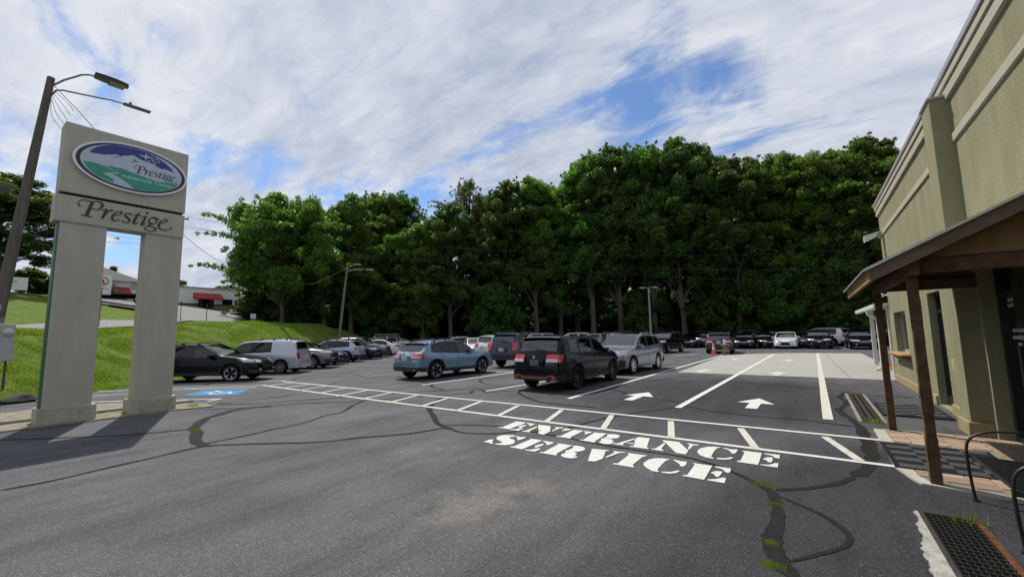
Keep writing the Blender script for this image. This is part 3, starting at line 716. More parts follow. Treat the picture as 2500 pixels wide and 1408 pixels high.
# lettering on the lower panel: swelling pen strokes
ink = mat('dark_letter', (0.014, 0.014, 0.02), 0.45)
inkb = mat('navy_letter', (0.012, 0.03, 0.085), 0.45)
def dense(st, n=5):
    p = [Vector(q) for q in st]
    return smooth_path(p, n) if len(p) > 2 else [p[0].lerp(p[1], i / 4) for i in range(5)]
def pen(b, st, X, T, depth):
    d = dense(st)
    L_, R_ = [], []
    for i, q in enumerate(d):
        t = (d[min(i + 1, len(d) - 1)] - d[max(i - 1, 0)]); t.z = 0
        t.normalize()
        n = Vector((-t.y, t.x))
        w = max(q.z, 0.008) * 0.5
        L_.append((q.x + n.x * w, q.y + n.y * w)); R_.append((q.x - n.x * w, q.y - n.y * w))
    k = len(b.v)
    for a, c in zip(L_, R_):
        for (yy, zz) in (a, c):
            yy, zz = T(yy, zz)
            b.v.append((X, yy, zz)); b.v.append((X + depth, yy, zz))
    for i in range(len(d) - 1):
        o = k + 4 * i
        for f in ((o + 1, o + 3, o + 7, o + 5), (o, o + 1, o + 5, o + 4), (o + 2, o + 6, o + 7, o + 3)):
            b.f.append(f); b.m.append(0)
    for o in (k, k + 4 * (len(d) - 1)):
        b.f.append((o, o + 2, o + 3, o + 1)); b.m.append(0)
for ch in ('P', 'r', 'e', 's', 't', 'i', 'g', 'E'):
    b = MB()
    for st in STROKES[ch]:
        pen(b, st, -12.995, lambda y, z: (y, z), 0.018)
    sg(b, 'letter', ink)
# oval emblem
silver = mat('silver_rim', (0.55, 0.55, 0.56), 0.35, 0.6, var=0.04)
face = mat('pale_sign_face', (0.42, 0.47, 0.56), 0.4, var=0.03)
CY, CZ, AY, AZ = 2.636, 5.80, 1.043, 0.583
def ell(ky, kz, n=72):
    return [(CY + AY * ky * math.cos(t), CZ + AZ * kz * math.sin(t)) for t in np.linspace(0, 2 * math.pi, n + 1)[:-1]]
def disc(poly, x0, x1):
    return MB().prism(poly, x0, x1, fn=lambda a, b_, c: (c, a, b_))
emb = sg(disc(ell(1, 1), -13.0, -12.93), 'emblem', silver)
def em(b, name, m):
    b.v = [(x + 13.0, y - 2.6, z) for x, y, z in b.v]
    return b.build(name, m, emb)
em(disc(ell(0.952, 0.93), -12.93, -12.926), 'dark_ring', mat('near_black_blue', (0.012, 0.014, 0.028), 0.4))
em(disc(ell(0.885, 0.86), -12.926, -12.922), 'face', face)
em(disc([tuple(p) for p in OVAL['blue']], -12.922, -12.918), 'night_sky', mat('deep_blue', (0.013, 0.028, 0.20), 0.4))
em(disc([tuple(p) for p in OVAL['bird']], -12.922, -12.918), 'ridge_mark', inkb)
em(disc([tuple(p) for p in OVAL['green']], -12.922, -12.918), 'meadow', mat('sea_green', (0.025, 0.26, 0.175), 0.4))
em(disc([tuple(p) for p in OVAL['road']], -12.918, -12.914), 'winding_path', face)
em(disc([tuple(p) for p in OVAL['star']], -12.918, -12.914), 'star', face)
for y, z in OVAL['small']:
    st = []
    for k in range(8):
        r_ = 0.052 if k % 2 == 0 else 0.013
        st.append((y + r_ * math.cos(k * math.pi / 4), z + r_ * 0.8 * math.sin(k * math.pi / 4)))
    em(disc(st, -12.918, -12.914), 'star', face)
# the name again, smaller, inside the oval
ya = [q[0] for k in STROKES for s_ in STROKES[k] for q in s_]
ylo, yhi = min(ya), max(ya)
k_ = (3.47 - 2.63) / (yhi - ylo)
zmid = 4.60
b = MB()
for ch in STROKES:
    for st in STROKES[ch]:
        pen(b, [(q[0], q[1], q[2] * 1.15) for q in st], -12.922, lambda y, z: (2.63 + (y - ylo) * k_, 5.775 + (z - zmid) * k_ * 1.0), 0.007)
em(b, 'small_name', inkb)
def small_word(word, y0, y1, z):
    cu = bpy.data.curves.new('small_words', 'FONT')
    cu.body = word
    cu.size = 0.128
    cu.shear = 0.12
    cu.extrude = 0.002
    tob = bpy.data.objects.new('words_tmp', cu)
    COL.objects.link(tob)
    bpy.context.view_layer.update()
    me = bpy.data.meshes.new_from_object(tob.evaluated_get(bpy.context.evaluated_depsgraph_get()))
    bpy.data.objects.remove(tob)
    xs_ = [v.co.x for v in me.vertices]
    kx = (y1 - y0) / (max(xs_) - min(xs_))
    for v in me.vertices:
        x, y, z_ = v.co
        v.co = (-12.918 + z_ + 13.0, y0 + x * kx - 2.6, z + y * 0.95 - 0.012 * x)
    me.materials.append(mat('pale_green_words', (0.5, 0.66, 0.58), 0.5))
    link('small_word', me, emb)
small_word('Adventure', 2.41, 2.965, 5.535)
small_word('Center', 3.02, 3.38, 5.527)

# ------------------------------------------------------------------ electricity meter and its post, in the bank beside the sign
galv = mat('galvanised', (0.36, 0.38, 0.40), 0.5, 0.5, var=0.12, scale=8)
mt = thing('meter_box', 'grey electricity meter box on a short post in the grass bank', 'meter box', (-20.5, 1.3, 0.0))
MB().bbox(-0.06, 0.06, -0.02, 0.12, 0.0, 2.5, 0.01).build('post', mat('weathered_post', (0.18, 0.16, 0.13), 0.9, var=0.2, scale=6), mt)
MB().bbox(0.062, 0.26, -0.08, 0.36, 1.16, 2.30, 0.012).build('case', galv, mt)
mm_ = MB()
mm_.lathe([(0.12, 0.26), (0.12, 0.31), (0.095, 0.32), (0.09, 0.41), (0.05, 0.43), (0.0, 0.432)], 20, 'X', c=(0, 0.22, 2.04))
mm_.build('meter', mat('meter_glass', (0.42, 0.43, 0.44), 0.2, 0.3), mt, smooth=40)
MB().tube([(0.12, 0.24, 0.2), (0.12, 0.24, 1.16)], 0.03).build('conduit', mat('dark_pipe', (0.05, 0.05, 0.05), 0.6), mt)
MB().box(0.07, 0.085, -0.16, 0.02, 2.36, 2.9).build('notice_plate', mat('notice', (0.55, 0.62, 0.6), 0.5), mt)

# ------------------------------------------------------------------ leaning lamp pole behind the sign
wood = mat('pole_wood', (0.115, 0.10, 0.085), 0.9, var=0.28, scale=10, bump=0.5, bscale=30, stretch=(1, 1, 0.12))
lampgrey = mat('lamp_grey', (0.16, 0.155, 0.15), 0.55, 0.3, var=0.1)
lens = mat('lamp_lens', (0.20, 0.19, 0.15), 0.3)
pole = thing('lamp_pole', 'leaning wooden pole with two street lamps behind the sign', 'lamp pole', (-21.0, 1.16, hz(-21, 1.16)))
pz = hz(-21, 1.16)
PB = Vector((0, 0, -0.3)); PT = Vector((0, 0.741, 10.92 - pz))
pb = MB()
ppts = [PB.lerp(PT, i / 8) for i in range(9)]
pb.tube(ppts, [0.175 - 0.075 * i / 8 for i in range(9)], 14)
pb.build('shaft', wood, pole, smooth=50)
def plc(y, z, x=0.0):
    return (x, y - 1.16, z - pz)
MB().tube([plc(1.93, 10.62), plc(2.2, 10.98), plc(2.62, 11.4), plc(2.80, 11.5), plc(3.02, 11.53)], 0.032).build('upper_arm', lampgrey, pole, smooth=60)
MB().tube([plc(1.9, 10.2), plc(2.05, 10.52), plc(2.2, 10.6), plc(3.1, 10.75), plc(3.45, 10.82), plc(3.85, 10.84)], 0.03).build('lower_arm', lampgrey, pole, smooth=60)
h1 = MB()
h1.grid([[plc(2.95 + t * 0.95, 11.53 + 0.06 * math.sin(math.pi * t) * math.sin(math.pi * v) + 0.08, (v - 0.5) * 0.50 * (0.35 + 0.65 * math.sin(math.pi * min(1, 0.25 + t * 0.62)))) for v in np.linspace(0, 1, 9)] for t in np.linspace(0, 1, 9)])
h1.grid([[plc(2.95 + t * 0.95, 11.53 - 0.06 * math.sin(math.pi * (0.15 + 0.75 * t)) * (1 - (2 * v - 1) ** 4), (v - 0.5) * 0.50 * (0.35 + 0.65 * math.sin(math.pi * min(1, 0.25 + t * 0.62)))) for v in np.linspace(0, 1, 9)] for t in np.linspace(0, 1, 9)], flip=True)
h1.build('upper_lamp_head', lampgrey, pole, smooth=50)
MB().bbox(-0.2, 0.2, 3.35 - 1.16, 3.8 - 1.16, 11.445 - pz, 11.475 - pz, 0.01).build('lens', lens, pole)
h2 = MB()
h2.bbox(-0.11, 0.11, 3.8 - 1.16, 4.62 - 1.16, 10.80 - pz, 10.87 - pz, 0.03)
h2.lathe([(0.045, 10.88 - pz), (0.045, 10.97 - pz), (0.0, 10.98 - pz)], 10, 'Z', c=(0, 4.0 - 1.16, 0))
h2.build('lower_lamp_head', lampgrey, pole, smooth=40)
wire_m = mat('black_wire', (0.015, 0.015, 0.017), 0.6)
wb = MB()
for k in range(5):
    a = Vector(plc(1.95, 10.1 + 0.1 * k, 0.05)); e_ = Vector(plc(2.28 + 0.05 * k, 9.2 + 0.16 * k, 0.1 * k - 0.1))
    m_ = a.lerp(e_, 0.5) + Vector((0.1, -0.12 + 0.06 * k, -0.1))
    wb.tube(smooth_path([a, m_, e_], 5), 0.008, 5)
wb.build('loose_wiring', wire_m, pole)

# ------------------------------------------------------------------ dealership building on the near side
stucco = mat('olive_stucco', (0.240, 0.232, 0.142), 0.92, var=0.13, scale=2.6, bump=0.6, bscale=60, stretch=(1, 1, 0.35))
trimm = mat('cream_trim', (0.37, 0.35, 0.275), 0.75, var=0.05, scale=3)
coping = mat('grey_coping', (0.36, 0.34, 0.36), 0.5, 0.3, var=0.06)
sand = mat('sand_base', (0.30, 0.24, 0.13), 0.9, var=0.12, scale=4, bump=0.3)
black = mat('black_frame', (0.012, 0.012, 0.013), 0.4)
glassd = mat('dark_glass', (0.008, 0.010, 0.010), 0.03, spec=0.6, var=0.0)
bld = thing('dealership_building', 'olive stucco building with cream cornice beside the drive', 'building', (2.05, 10, 0))
def bb(b, name, m, parent=bld, smooth=None):
    b.v = [(x - 2.05, y - 10, z) for x, y, z in b.v]
    return b.build(name, m, parent, smooth)
def wall_with_holes(name, X, y0, y1, z0, z1, holes, depth, m, parent=bld):
    yy = sorted(set([y0, y1] + [h[0] for h in holes] + [h[1] for h in holes]))
    zz_ = sorted(set([z0, z1] + [h[2] for h in holes] + [h[3] for h in holes]))
    b = MB()
    for i in range(len(yy) - 1):
        for j in range(len(zz_) - 1):
            cy_, cz_ = (yy[i] + yy[i + 1]) / 2, (zz_[j] + zz_[j + 1]) / 2
            if any(h[0] < cy_ < h[1] and h[2] < cz_ < h[3] for h in holes):
                continue
            b.add([(X, yy[i], zz_[j]), (X, yy[i + 1], zz_[j]), (X, yy[i + 1], zz_[j + 1]), (X, yy[i], zz_[j + 1])], [(3, 2, 1, 0)])
    for h in holes:
        a, c, d, e = h
        b.add([(X, a, d), (X, c, d), (X, c, e), (X, a, e), (X + depth, a, d), (X + depth, c, d), (X + depth, c, e), (X + depth, a, e)],
              [(0, 1, 5, 4), (1, 2, 6, 5), (2, 3, 7, 6), (3, 0, 4, 7)])
    return bb(b, name, m, parent)
wall_with_holes('wall', 2.14, 9.55, 18.4, 0.0, 5.6, [(11.69, 12.82, 0.03, 2.41), (15.66, 17.6, 0.95, 2.14)], 0.22, stucco)
wall_with_holes('wall', 2.14, -14.0, 9.55, 0.0, 5.6, [(2.6, 9.35, 0.02, 2.62)], 0.18, stucco)
bb(MB().box(2.145, 14.0, 18.38, 18.4, 0, 5.6).box(13.9, 14.0, -14, 18.3, 0, 5.6), 'wall', stucco)
bb(MB().box(2.2, 14, -14, 18.4, 5.5, 5.56), 'roof', mat('roof_felt', (0.1, 0.1, 0.1), 0.9))
bb(MB().bbox(1.90, 2.40, 9.5, 10.05, 0.0, 5.46, 0.012), 'pilaster', stucco)
bb(MB().bbox(1.87, 2.44, 9.47, 10.08, 5.46, 5.50, 0.008), 'pilaster_cap', coping)
bb(MB().bbox(1.865, 2.2, 9.46, 10.09, 0.0, 0.22, 0.008), 'pilaster_foot', sand)
def cornice(X, y0, y1, zb, k=1.0):
    bb(MB().bbox(X - 0.05, X + 0.1, y0, y1, zb, zb + 0.20 * k, 0.006), 'cornice_band', trimm)
    bb(MB().bbox(X - 0.075, X + 0.1, y0, y1, zb + 0.225 * k, zb + 0.36 * k, 0.006), 'cornice_band', trimm)
    bb(MB().box(X - 0.03, X + 0.1, y0, y1, zb + 0.19 * k, zb + 0.23 * k), 'cornice_groove', dark)
    bb(MB().bbox(X - 0.10, X + 0.2, y0 - 0.01, y1 + 0.02, zb + 0.385 * k, zb + 0.50 * k, 0.008), 'coping', coping)
    bb(MB().box(X - 0.055, X + 0.1, y0, y1, zb + 0.35 * k, zb + 0.39 * k), 'cornice_groove', dark)
cornice(2.14, -14.0, 18.46, 5.40, 0.84)
bb(MB().bbox(2.105, 2.17, 10.06, 18.43, 4.665, 4.795, 0.006), 'belt_course', trimm)
bb(MB().bbox(2.105, 2.17, -14, 9.49, 4.665, 4.795, 0.006), 'belt_course', trimm)
bb(MB().bbox(2.095, 2.2, 12.88, 18.43, 0.0, 0.20, 0.008), 'base_band', sand)
bb(MB().bbox(2.095, 2.2, 10.06, 11.63, 0.0, 0.20, 0.008), 'base_band', sand)
# side door
door = bb(MB().box(2.29, 2.34, 11.75, 12.76, 0.04, 2.0), 'door', glassd)
def sub(b, name, m, parent):
    b.v = [(x - 2.05, y - 10, z) for x, y, z in b.v]
    return b.build(name, m, parent)
fr = MB()
for y0, y1, z0, z1 in ((11.69, 11.77, 0.03, 2.41), (12.74, 12.82, 0.03, 2.41), (11.77, 12.74, 2.33, 2.41), (11.77, 12.74, 1.98, 2.06), (11.77, 12.74, 0.03, 0.24)):
    fr.box(2.26, 2.35, y0, y1, z0, z1)
sub(fr, 'frame', black, door)
sub(MB().box(2.30, 2.33, 11.77, 12.74, 2.06, 2.33), 'transom_pane', glassd, door)
sub(MB().bbox(2.21, 2.24, 11.86, 11.90, 0.9, 1.3, 0.006), 'handle', galv, door)
# window with timber shelf
win = bb(MB().box(2.34, 2.35, 15.66, 17.6, 0.95, 2.14), 'window', glassd)
fw_ = MB()
for y0, y1, z0, z1 in ((15.66, 15.73, 0.95, 2.14), (17.53, 17.6, 0.95, 2.14), (15.73, 17.53, 2.07, 2.14), (15.73, 17.53, 0.95, 1.02), (16.58, 16.66, 1.02, 2.07)):
    fw_.box(2.30, 2.36, y0, y1, z0, z1)
sub(fw_, 'frame', mat('alu_frame', (0.42, 0.40, 0.35), 0.45, 0.3), win)
timber = mat('raw_timber', (0.36, 0.22, 0.10), 0.8, var=0.2, scale=3, stretch=(1, 0.15, 1))
sub(MB().bbox(1.92, 2.15, 15.45, 17.8, 0.90, 0.94, 0.006), 'shelf', timber, win)
for y in (15.7, 16.65, 17.6):
    sub(MB().add([(2.14, y - .03, .90), (2.14, y - .03, .72), (1.94, y - .03, .90), (2.14, y + .03, .90), (2.14, y + .03, .72), (1.94, y + .03, .90)], [(0, 1, 2), (5, 4, 3), (0, 2, 5, 3), (1, 4, 5, 2), (0, 3, 4, 1)]), 'bracket', timber, win)
# conduit, box, flood light and camera on the wall
cd = MB().tube([(2.11, 10.8, 0.1), (2.11, 10.8, 2.7)], 0.02)
bb(cd, 'conduit', mat('painted_conduit', (0.27, 0.25, 0.12), 0.6))
bb(MB().bbox(2.03, 2.14, 10.72, 10.88, 0.90, 1.10, 0.01), 'junction_box', mat('painted_box', (0.36, 0.31, 0.13), 0.6))
fl = bb(MB().bbox(2.0, 2.14, 17.75, 18.0, 4.62, 4.80, 0.01), 'flood_light', trimm)
sub(MB().add([(2.02, 17.7, 4.78), (2.02, 18.05, 4.78), (1.66, 18.0, 4.70), (1.66, 17.75, 4.70), (1.66, 18.0, 4.50), (1.66, 17.75, 4.50), (1.99, 18.05, 4.66), (1.99, 17.7, 4.66)], [(0, 3, 2, 1), (2, 3, 5, 4), (0, 7, 5, 3), (1, 2, 4, 6), (4, 5, 7, 6)]), 'head', mat('white_enamel', (0.62, 0.62, 0.58), 0.4), fl)
cm = MB()
cm.lathe([(0.0, 0), (0.07, 0.0), (0.07, 0.1), (0.05, 0.16), (0.0, 0.18)], 14, 'X', c=(1.88, 18.3, 2.74))
cm.tube([(2.05, 18.3, 2.74), (2.15, 18.3, 2.74)], 0.03)
bb(cm, 'wall_camera', mat('white_plastic', (0.7, 0.7, 0.68), 0.35), smooth=50)
# glazed entrance front
sf = bb(MB().box(2.38, 2.40, 2.62, 9.34, 0.05, 2.6), 'glazed_front', glassd)
mf = MB()
for y in (9.30, 8.25, 7.2, 6.15, 5.0, 3.8, 2.64):
    mf.box(2.31, 2.41, y - 0.045, y + 0.045, 0.02, 2.6)
for z in (0.04, 2.14, 2.55):
    mf.box(2.315, 2.405, 2.65, 9.3, z - 0.04, z + 0.05)
sub(mf, 'mullions', black, sf)
sub(MB().bbox(2.21, 2.26, 8.38, 8.43, 0.85, 1.42, 0.01).box(2.24, 2.38, 8.39, 8.42, 0.88, 0.92).box(2.24, 2.38, 8.39, 8.42, 1.35, 1.39), 'pull_handle', mat('dark_metal', (0.03, 0.03, 0.03), 0.35, 0.6), sf)
stick = mat('window_lettering', (0.5, 0.5, 0.48), 0.5)
for z, y0, y1 in ((2.06, 9.0, 9.2), (1.98, 9.0, 9.2), (1.62, 8.75, 9.15), (1.52, 8.72, 9.18), (1.42, 8.88, 9.02)):
    tx = MB()
    y = y1
    while y > y0:
        wd = random.uniform(0.02, 0.045)
        tx.box(2.374, 2.3795, max(y0, y - wd), y, z - 0.025, z + random.uniform(0.012, 0.03))
        y -= wd + 0.012
    sub(tx, 'door_decal', stick, sf)
sub(MB().box(2.374, 2.3795, 8.75, 8.95, 1.05, 1.3), 'paper_notice', mat('grey_notice', (0.2, 0.22, 0.24), 0.6), sf)
# the showroom's darkness is put into the near-black colour of the glass
# ------------------------------------------------------------------ entrance canopy
rough = mat('rough_sawn_wood', (0.105, 0.066, 0.040), 0.9, var=0.35, scale=7, bump=0.6, bscale=25, stretch=(1, 0.2, 1))
fasc = mat('weathered_board', (0.155, 0.115, 0.088), 0.85, var=0.3, scale=8, bump=0.5, bscale=22, stretch=(0.15, 1, 1))
plyw = mat('stained_ply', (0.21, 0.125, 0.058), 0.75, var=0.22, scale=2.5)
tin = mat('corrugated_tin', (0.52, 0.54, 0.56), 0.35, 0.7, var=0.08)
can = thing('entrance_canopy', 'lean-to timber canopy with tin roof on two rough posts', 'canopy', (0.97, 8.0, 0))
def cb(b, name, m, smooth=None):
    b.v = [(x - 0.97, y - 8.0, z) for x, y, z in b.v]
    return b.build(name, m, can, smooth)
SL = 0.505
def rz(x): return 2.355 + (x - 0.57) * SL
for y, h in ((6.46, 2.26), (9.42, 2.26)):
    pst = MB()
    for i in range(9):
        z0, z1 = h * i / 9, h * (i + 1) / 9
        j = [random.uniform(-.004, .004) for _ in range(4)]
        pst.box(0.925 + j[0], 1.017 + j[1], y - 0.046 + j[2], y + 0.046 + j[3], z0, z1)
    cb(pst, 'post', rough)
cb(MB().bbox(0.925, 1.015, 6.25, 9.62, 2.262, 2.43, 0.008), 'eave_beam', rough)
for y in (6.46, 9.42):
    cb(MB().bbox(1.02, 2.19, y - 0.045, y + 0.045, 2.29, 2.45, 0.008), 'tie_beam', rough)
for y in np.linspace(6.9, 9.0, 5):
    b = MB().add([(0.72, y - .025, rz(.72) - .16), (2.25, y - .025, rz(2.25) - .16), (2.25, y - .025, rz(2.25) - .035), (0.72, y - .025, rz(.72) - .035), (0.72, y + .025, rz(.72) - .16), (2.25, y + .025, rz(2.25) - .16), (2.25, y + .025, rz(2.25) - .035), (0.72, y + .025, rz(.72) - .035)], [(0, 1, 2, 3), (7, 6, 5, 4), (0, 4, 5, 1), (2, 6, 7, 3), (0, 3, 7, 4), (1, 5, 6, 2)])
    cb(b, 'rafter', rough)
def rake(y0, y1):
    b = MB().add([(x, y, rz(x) + dz) for y in (y0, y1) for x, dz in ((0.60, -0.155), (2.26, -0.155), (2.26, -0.012), (0.60, -0.012))], [(0, 1, 2, 3), (7, 6, 5, 4), (0, 4, 5, 1), (2, 6, 7, 3), (0, 3, 7, 4), (1, 5, 6, 2)])
    cb(b, 'rake_board', fasc)
rake(6.15, 6.20); rake(9.62, 9.67)
cb(MB().bbox(0.585, 0.625, 6.205, 9.615, rz(0.6) - 0.15, rz(0.6) - 0.025, 0.004), 'eave_board', mat('pale_board', (0.26, 0.17, 0.08), 0.85, var=0.25, scale=6, stretch=(1, 0.15, 1)))
for y in (6.40, 9.50):
    b = MB()
    b.add([(1.0, y - .01, 2.455), (2.26, y - .01, 2.455), (2.26, y - .01, rz(2.26) - .1), (1.0, y - .01, rz(1.0) - .1)], [(0, 1, 2, 3)])
    b.add([(1.0, y + .01, 2.455), (2.26, y + .01, 2.455), (2.26, y + .01, rz(2.26) - .1), (1.0, y + .01, rz(1.0) - .1)], [(3, 2, 1, 0)])
    cb(b, 'gable_infill', plyw)
for k in range(9):                                               # deck boards under the tin, seen from below
    x0, x1 = 0.66 + k * 0.178, 0.66 + (k + 1) * 0.178 - 0.008
    b = MB().add([(x, y, rz(x) + dz) for y in (6.21, 9.61) for x, dz in ((x0, -.034), (x1, -.034), (x1, -.012), (x0, -.012))], [(0, 1, 2, 3), (7, 6, 5, 4), (0, 4, 5, 1), (2, 6, 7, 3), (0, 3, 7, 4), (1, 5, 6, 2)])
    cb(b, 'deck_board', plyw)
g = []
ny = 110
for i in range(ny + 1):
    y = 6.10 + (9.72 - 6.10) * i / ny
    w_ = 0.009 * math.cos(2 * math.pi * y / 0.0762 * 0.9)
    g.append([(x, y, rz(x) + 0.006 + w_) for x in (0.53, 1.2, 1.8, 2.26)])
cb(MB().grid(g, flip=False), 'roof_sheet', tin)
cb(MB().add([(x, 6.097, rz(x) + dz) for x, dz in ((0.53, -0.012), (2.26, -0.012), (2.26, 0.018), (0.53, 0.018))], [(0, 1, 2, 3)]), 'roof_edge', tin)

# ------------------------------------------------------------------ paved landing, mats
pav_c = [(0.30, 0.21, 0.14), (0.36, 0.27, 0.19), (0.25, 0.18, 0.135), (0.33, 0.23, 0.165)]
pav_m = [mat('paver_%d' % i, c, 0.9, var=0.12, scale=12, bump=0.3) for i, c in enumerate(pav_c)]
land = struct(MB().prism([(0.78, 6.55), (0.84, 6.40), (1.1, 6.36), (2.34, 6.0), (2.34, 9.46), (1.1, 9.5), (0.86, 9.46), (0.80, 9.3), (0.72, 8.55), (0.72, 6.95)], -0.03, 0.012).build('paved_landing', mat('landing_concrete', (0.20, 0.18, 0.14), 0.9, var=0.2)), 'small landing of tan pavers with a concrete edge under the canopy')
MB().prism([(0.70, 6.95), (0.78, 6.55), (0.84, 6.38), (1.1, 6.33), (2.34, 5.97), (2.34, 6.08), (1.12, 6.45), (0.92, 6.52), (0.86, 6.7), (0.86, 9.35), (0.72, 9.35)], 0.0, 0.021).build('concrete_edge', mat('edge_concrete', (0.38, 0.36, 0.31), 0.9, var=0.12, scale=5, bump=0.3), land)
pm = []
for m_ in pav_m:
    pm.append(MB().bbox(-0.094, 0.094, -0.094, 0.094, -0.02, 0.016, 0.004).mesh('paver', m_))
for i in range(7):
    for j in range(17):
        x = 0.97 + 0.2 * i; y = 6.18 + 0.2 * j + (0.1 if i % 2 else 0)
        if y > 9.3 or x > 2.25 or y < 6.5 - max(0, (x - 1.1)) * 0.28 + 0.12:
            continue
        if 0.68 < x < 1.82 and 7.0 < y < 8.4:
            continue
        link('paver', random.choice(pm), land, (x, y, 0.006))
mat_b = mat('mat_rubber', (0.014, 0.014, 0.015), 0.9, var=0.2, scale=30)
mat_r = mat('mat_ribs', (0.085, 0.085, 0.088), 0.95, var=0.25, scale=60)
def doormat(label, x0, x1, y0, y1, nx, nyy):
    o = tag(link('entrance_mat', None, None, ((x0 + x1) / 2, (y0 + y1) / 2, 0.014)), label, 'mat')
    w, d = x1 - x0, y1 - y0
    MB().bbox(-w / 2, w / 2, -d / 2, d / 2, 0.0, 0.012, 0.004).build('backing', mat_b, o)
    t = MB()
    cw, cd_ = (w - 0.1) / nx, (d - 0.1) / nyy
    for i in range(nx):
        for j in range(nyy):
            if (i + j) % 2 == 0:
                xx, yy_ = -w / 2 + 0.05 + i * cw, -d / 2 + 0.05 + j * cd_
                for q in range(4):
                    t.box(xx, xx + cw, yy_ + q * cd_ / 4, yy_ + (q + 0.72) * cd_ / 4, 0.011, 0.018)
    t.build('tread', mat_r, o)
    return o
doormat('black chequered mat on the pavers under the canopy', 0.70, 1.80, 6.92, 8.36, 4, 8)
doormat('black chequered mat outside the side door beyond the posts', 1.0, 2.0, 10.9, 12.5, 4, 8)

# ------------------------------------------------------------------ drains
rust = mat('rusty_iron', (0.10, 0.045, 0.02), 0.8, var=0.4, scale=20)
iron = mat('dark_iron', (0.055, 0.05, 0.046), 0.6, 0.5, var=0.3, scale=20)
d1 = thing('drain_grate', 'large wire drain grate with a rusty edge at the foot of the bench', 'drain', (0.86, 4.6, 0))
MB().box(-0.16, 0.16, -2.2, 0.82, 0.001, 0.006).build('pit', mat('pit_black', (0.006, 0.006, 0.005), 0.9), d1)  # black plate on the asphalt, painted as the shade below the bars
gb = MB()
for k in range(9):
    gb.box(-0.155 + k * 0.0375, -0.152 + k * 0.0375, -2.2, 0.82, 0.008, 0.022)
for k in range(44):
    gb.box(-0.16, 0.16, -2.19 + k * 0.069, -2.184 + k * 0.069, 0.012, 0.026)
gb.build('bars', iron, d1)
MB().box(0.16, 0.2, -2.2, 0.82, 0.0, 0.03).build('edge_angle', rust, d1)
MB().box(-0.185, -0.16, -2.2, 0.82, 0.0, 0.022).box(-0.185, 0.2, 0.82, 0.85, 0.0, 0.022).build('edge_angle', iron, d1)
ragged = [(0.655, 5.46)]
for k in range(60):
    t_ = k / 59
    ragged.append((0.645 - 0.09 * min(1, t_ * 3) + random.uniform(-.014, .014) + 0.012 * math.sin(k * 0.7), 5.42 - t_ * 3.1))
ragged += [(0.672, 2.3), (0.672, 5.46)]
struct(MB().prism(ragged, -0.01, 0.010).build('concrete_collar', mat('patch_concrete', (0.30, 0.295, 0.27), 0.9, var=0.25, scale=9, bump=0.6, bscale=40)), 'broken pale concrete edging beside the near drain')
d2 = thing('trench_drain', 'long slotted trench drain in the asphalt before the side door', 'drain', (0.78, 12.0, 0))
MB().box(-0.15, 0.15, -1.95, 2.0, 0.001, 0.006).build('pit', MATS['pit_black'], d2)  # same black plate, shade under the slots given as colour
tbm = MB()
for x in (-0.15, -0.105, -0.03, 0.0, 0.075, 0.12):
    tbm.box(x, x + 0.03, -1.95, 2.0, 0.007, 0.018)
tbm.box(-0.15, 0.15, -0.03, 0.06, 0.007, 0.020)
tbm.build('bars', mat('brown_iron', (0.045, 0.035, 0.028), 0.8, var=0.3, scale=20), d2)
MB().box(-0.20, -0.15, -2.0, 2.05, 0.0, 0.012).box(0.15, 0.20, -2.0, 2.05, 0.0, 0.012).build('edge', mat('worn_edge', (0.22, 0.2, 0.17), 0.9, var=0.4, scale=14), d2)

# ------------------------------------------------------------------ bench
bn = thing('metal_bench', 'dark metal mesh bench with hooped ends by the glazed entrance', 'bench', (1.5, 5.5, 0))
bm_ = mat('bench_metal', (0.035, 0.035, 0.04), 0.4, 0.5)
for y in (6.08, 4.9):
    pts = [(1.18, y, 0.0), (1.16, y, 0.28), (1.16, y, 0.50), (1.20, y, 0.60), (1.30, y, 0.66), (1.44, y, 0.68), (1.66, y, 0.69), (1.72, y, 0.66)]
    b = MB().tube(smooth_path(pts, 4), 0.0125, 8)
    b.v = [(x - 1.5, yy - 5.5, z) for x, yy, z in b.v]
    b.build('end_hoop', bm_, bn, smooth=60)
    b = MB().tube([(1.70, y, 0.95), (1.68, y, 0.6), (1.72, y, 0.0)], 0.017, 8).tube([(1.17, y, 0.42), (1.69, y, 0.40)], 0.014, 8)
    b.v = [(x - 1.5, yy - 5.5, z) for x, yy, z in b.v]
    b.build('back_leg', bm_, bn, smooth=60)
    b = MB().lathe([(0.0, 0), (0.03, 0), (0.03, 0.015), (0, 0.016)], 12, 'Z', c=(1.18, y, 0.0))
    b.v = [(x - 1.5, yy - 5.5, z) for x, yy, z in b.v]
    b.build('foot', bm_, bn)
def meshpanel(p0, pu, pv, nu, nv, name):
    b = MB()
    p0, pu, pv = Vector(p0), Vector(pu), Vector(pv)
    nn = pu.cross(pv).normalized() * 0.003
    for i in range(nu + 1):
        a = p0 + pu * (i / nu)
        b.tube([a, a + pv], 0.003, 4, caps=False)
    for j in range(nv + 1):
        a = p0 + pv * (j / nv)
        b.tube([a, a + pu], 0.003, 4, caps=False)
    for a, c in ((p0, p0 + pu), (p0 + pv, p0 + pu + pv), (p0, p0 + pv), (p0 + pu, p0 + pu + pv)):
        b.tube([a, c], 0.013, 6)
    b.v = [(x - 1.5, yy - 5.5, z) for x, yy, z in b.v]
    b.build(name, bm_, bn)
meshpanel((1.19, 4.94, 0.43), (0.49, 0, -0.02), (0, 1.1, 0), 26, 60, 'seat')
meshpanel((1.69, 4.94, 0.48), (0.02, 0, 0.46), (0, 1.1, 0), 22, 60, 'backrest')

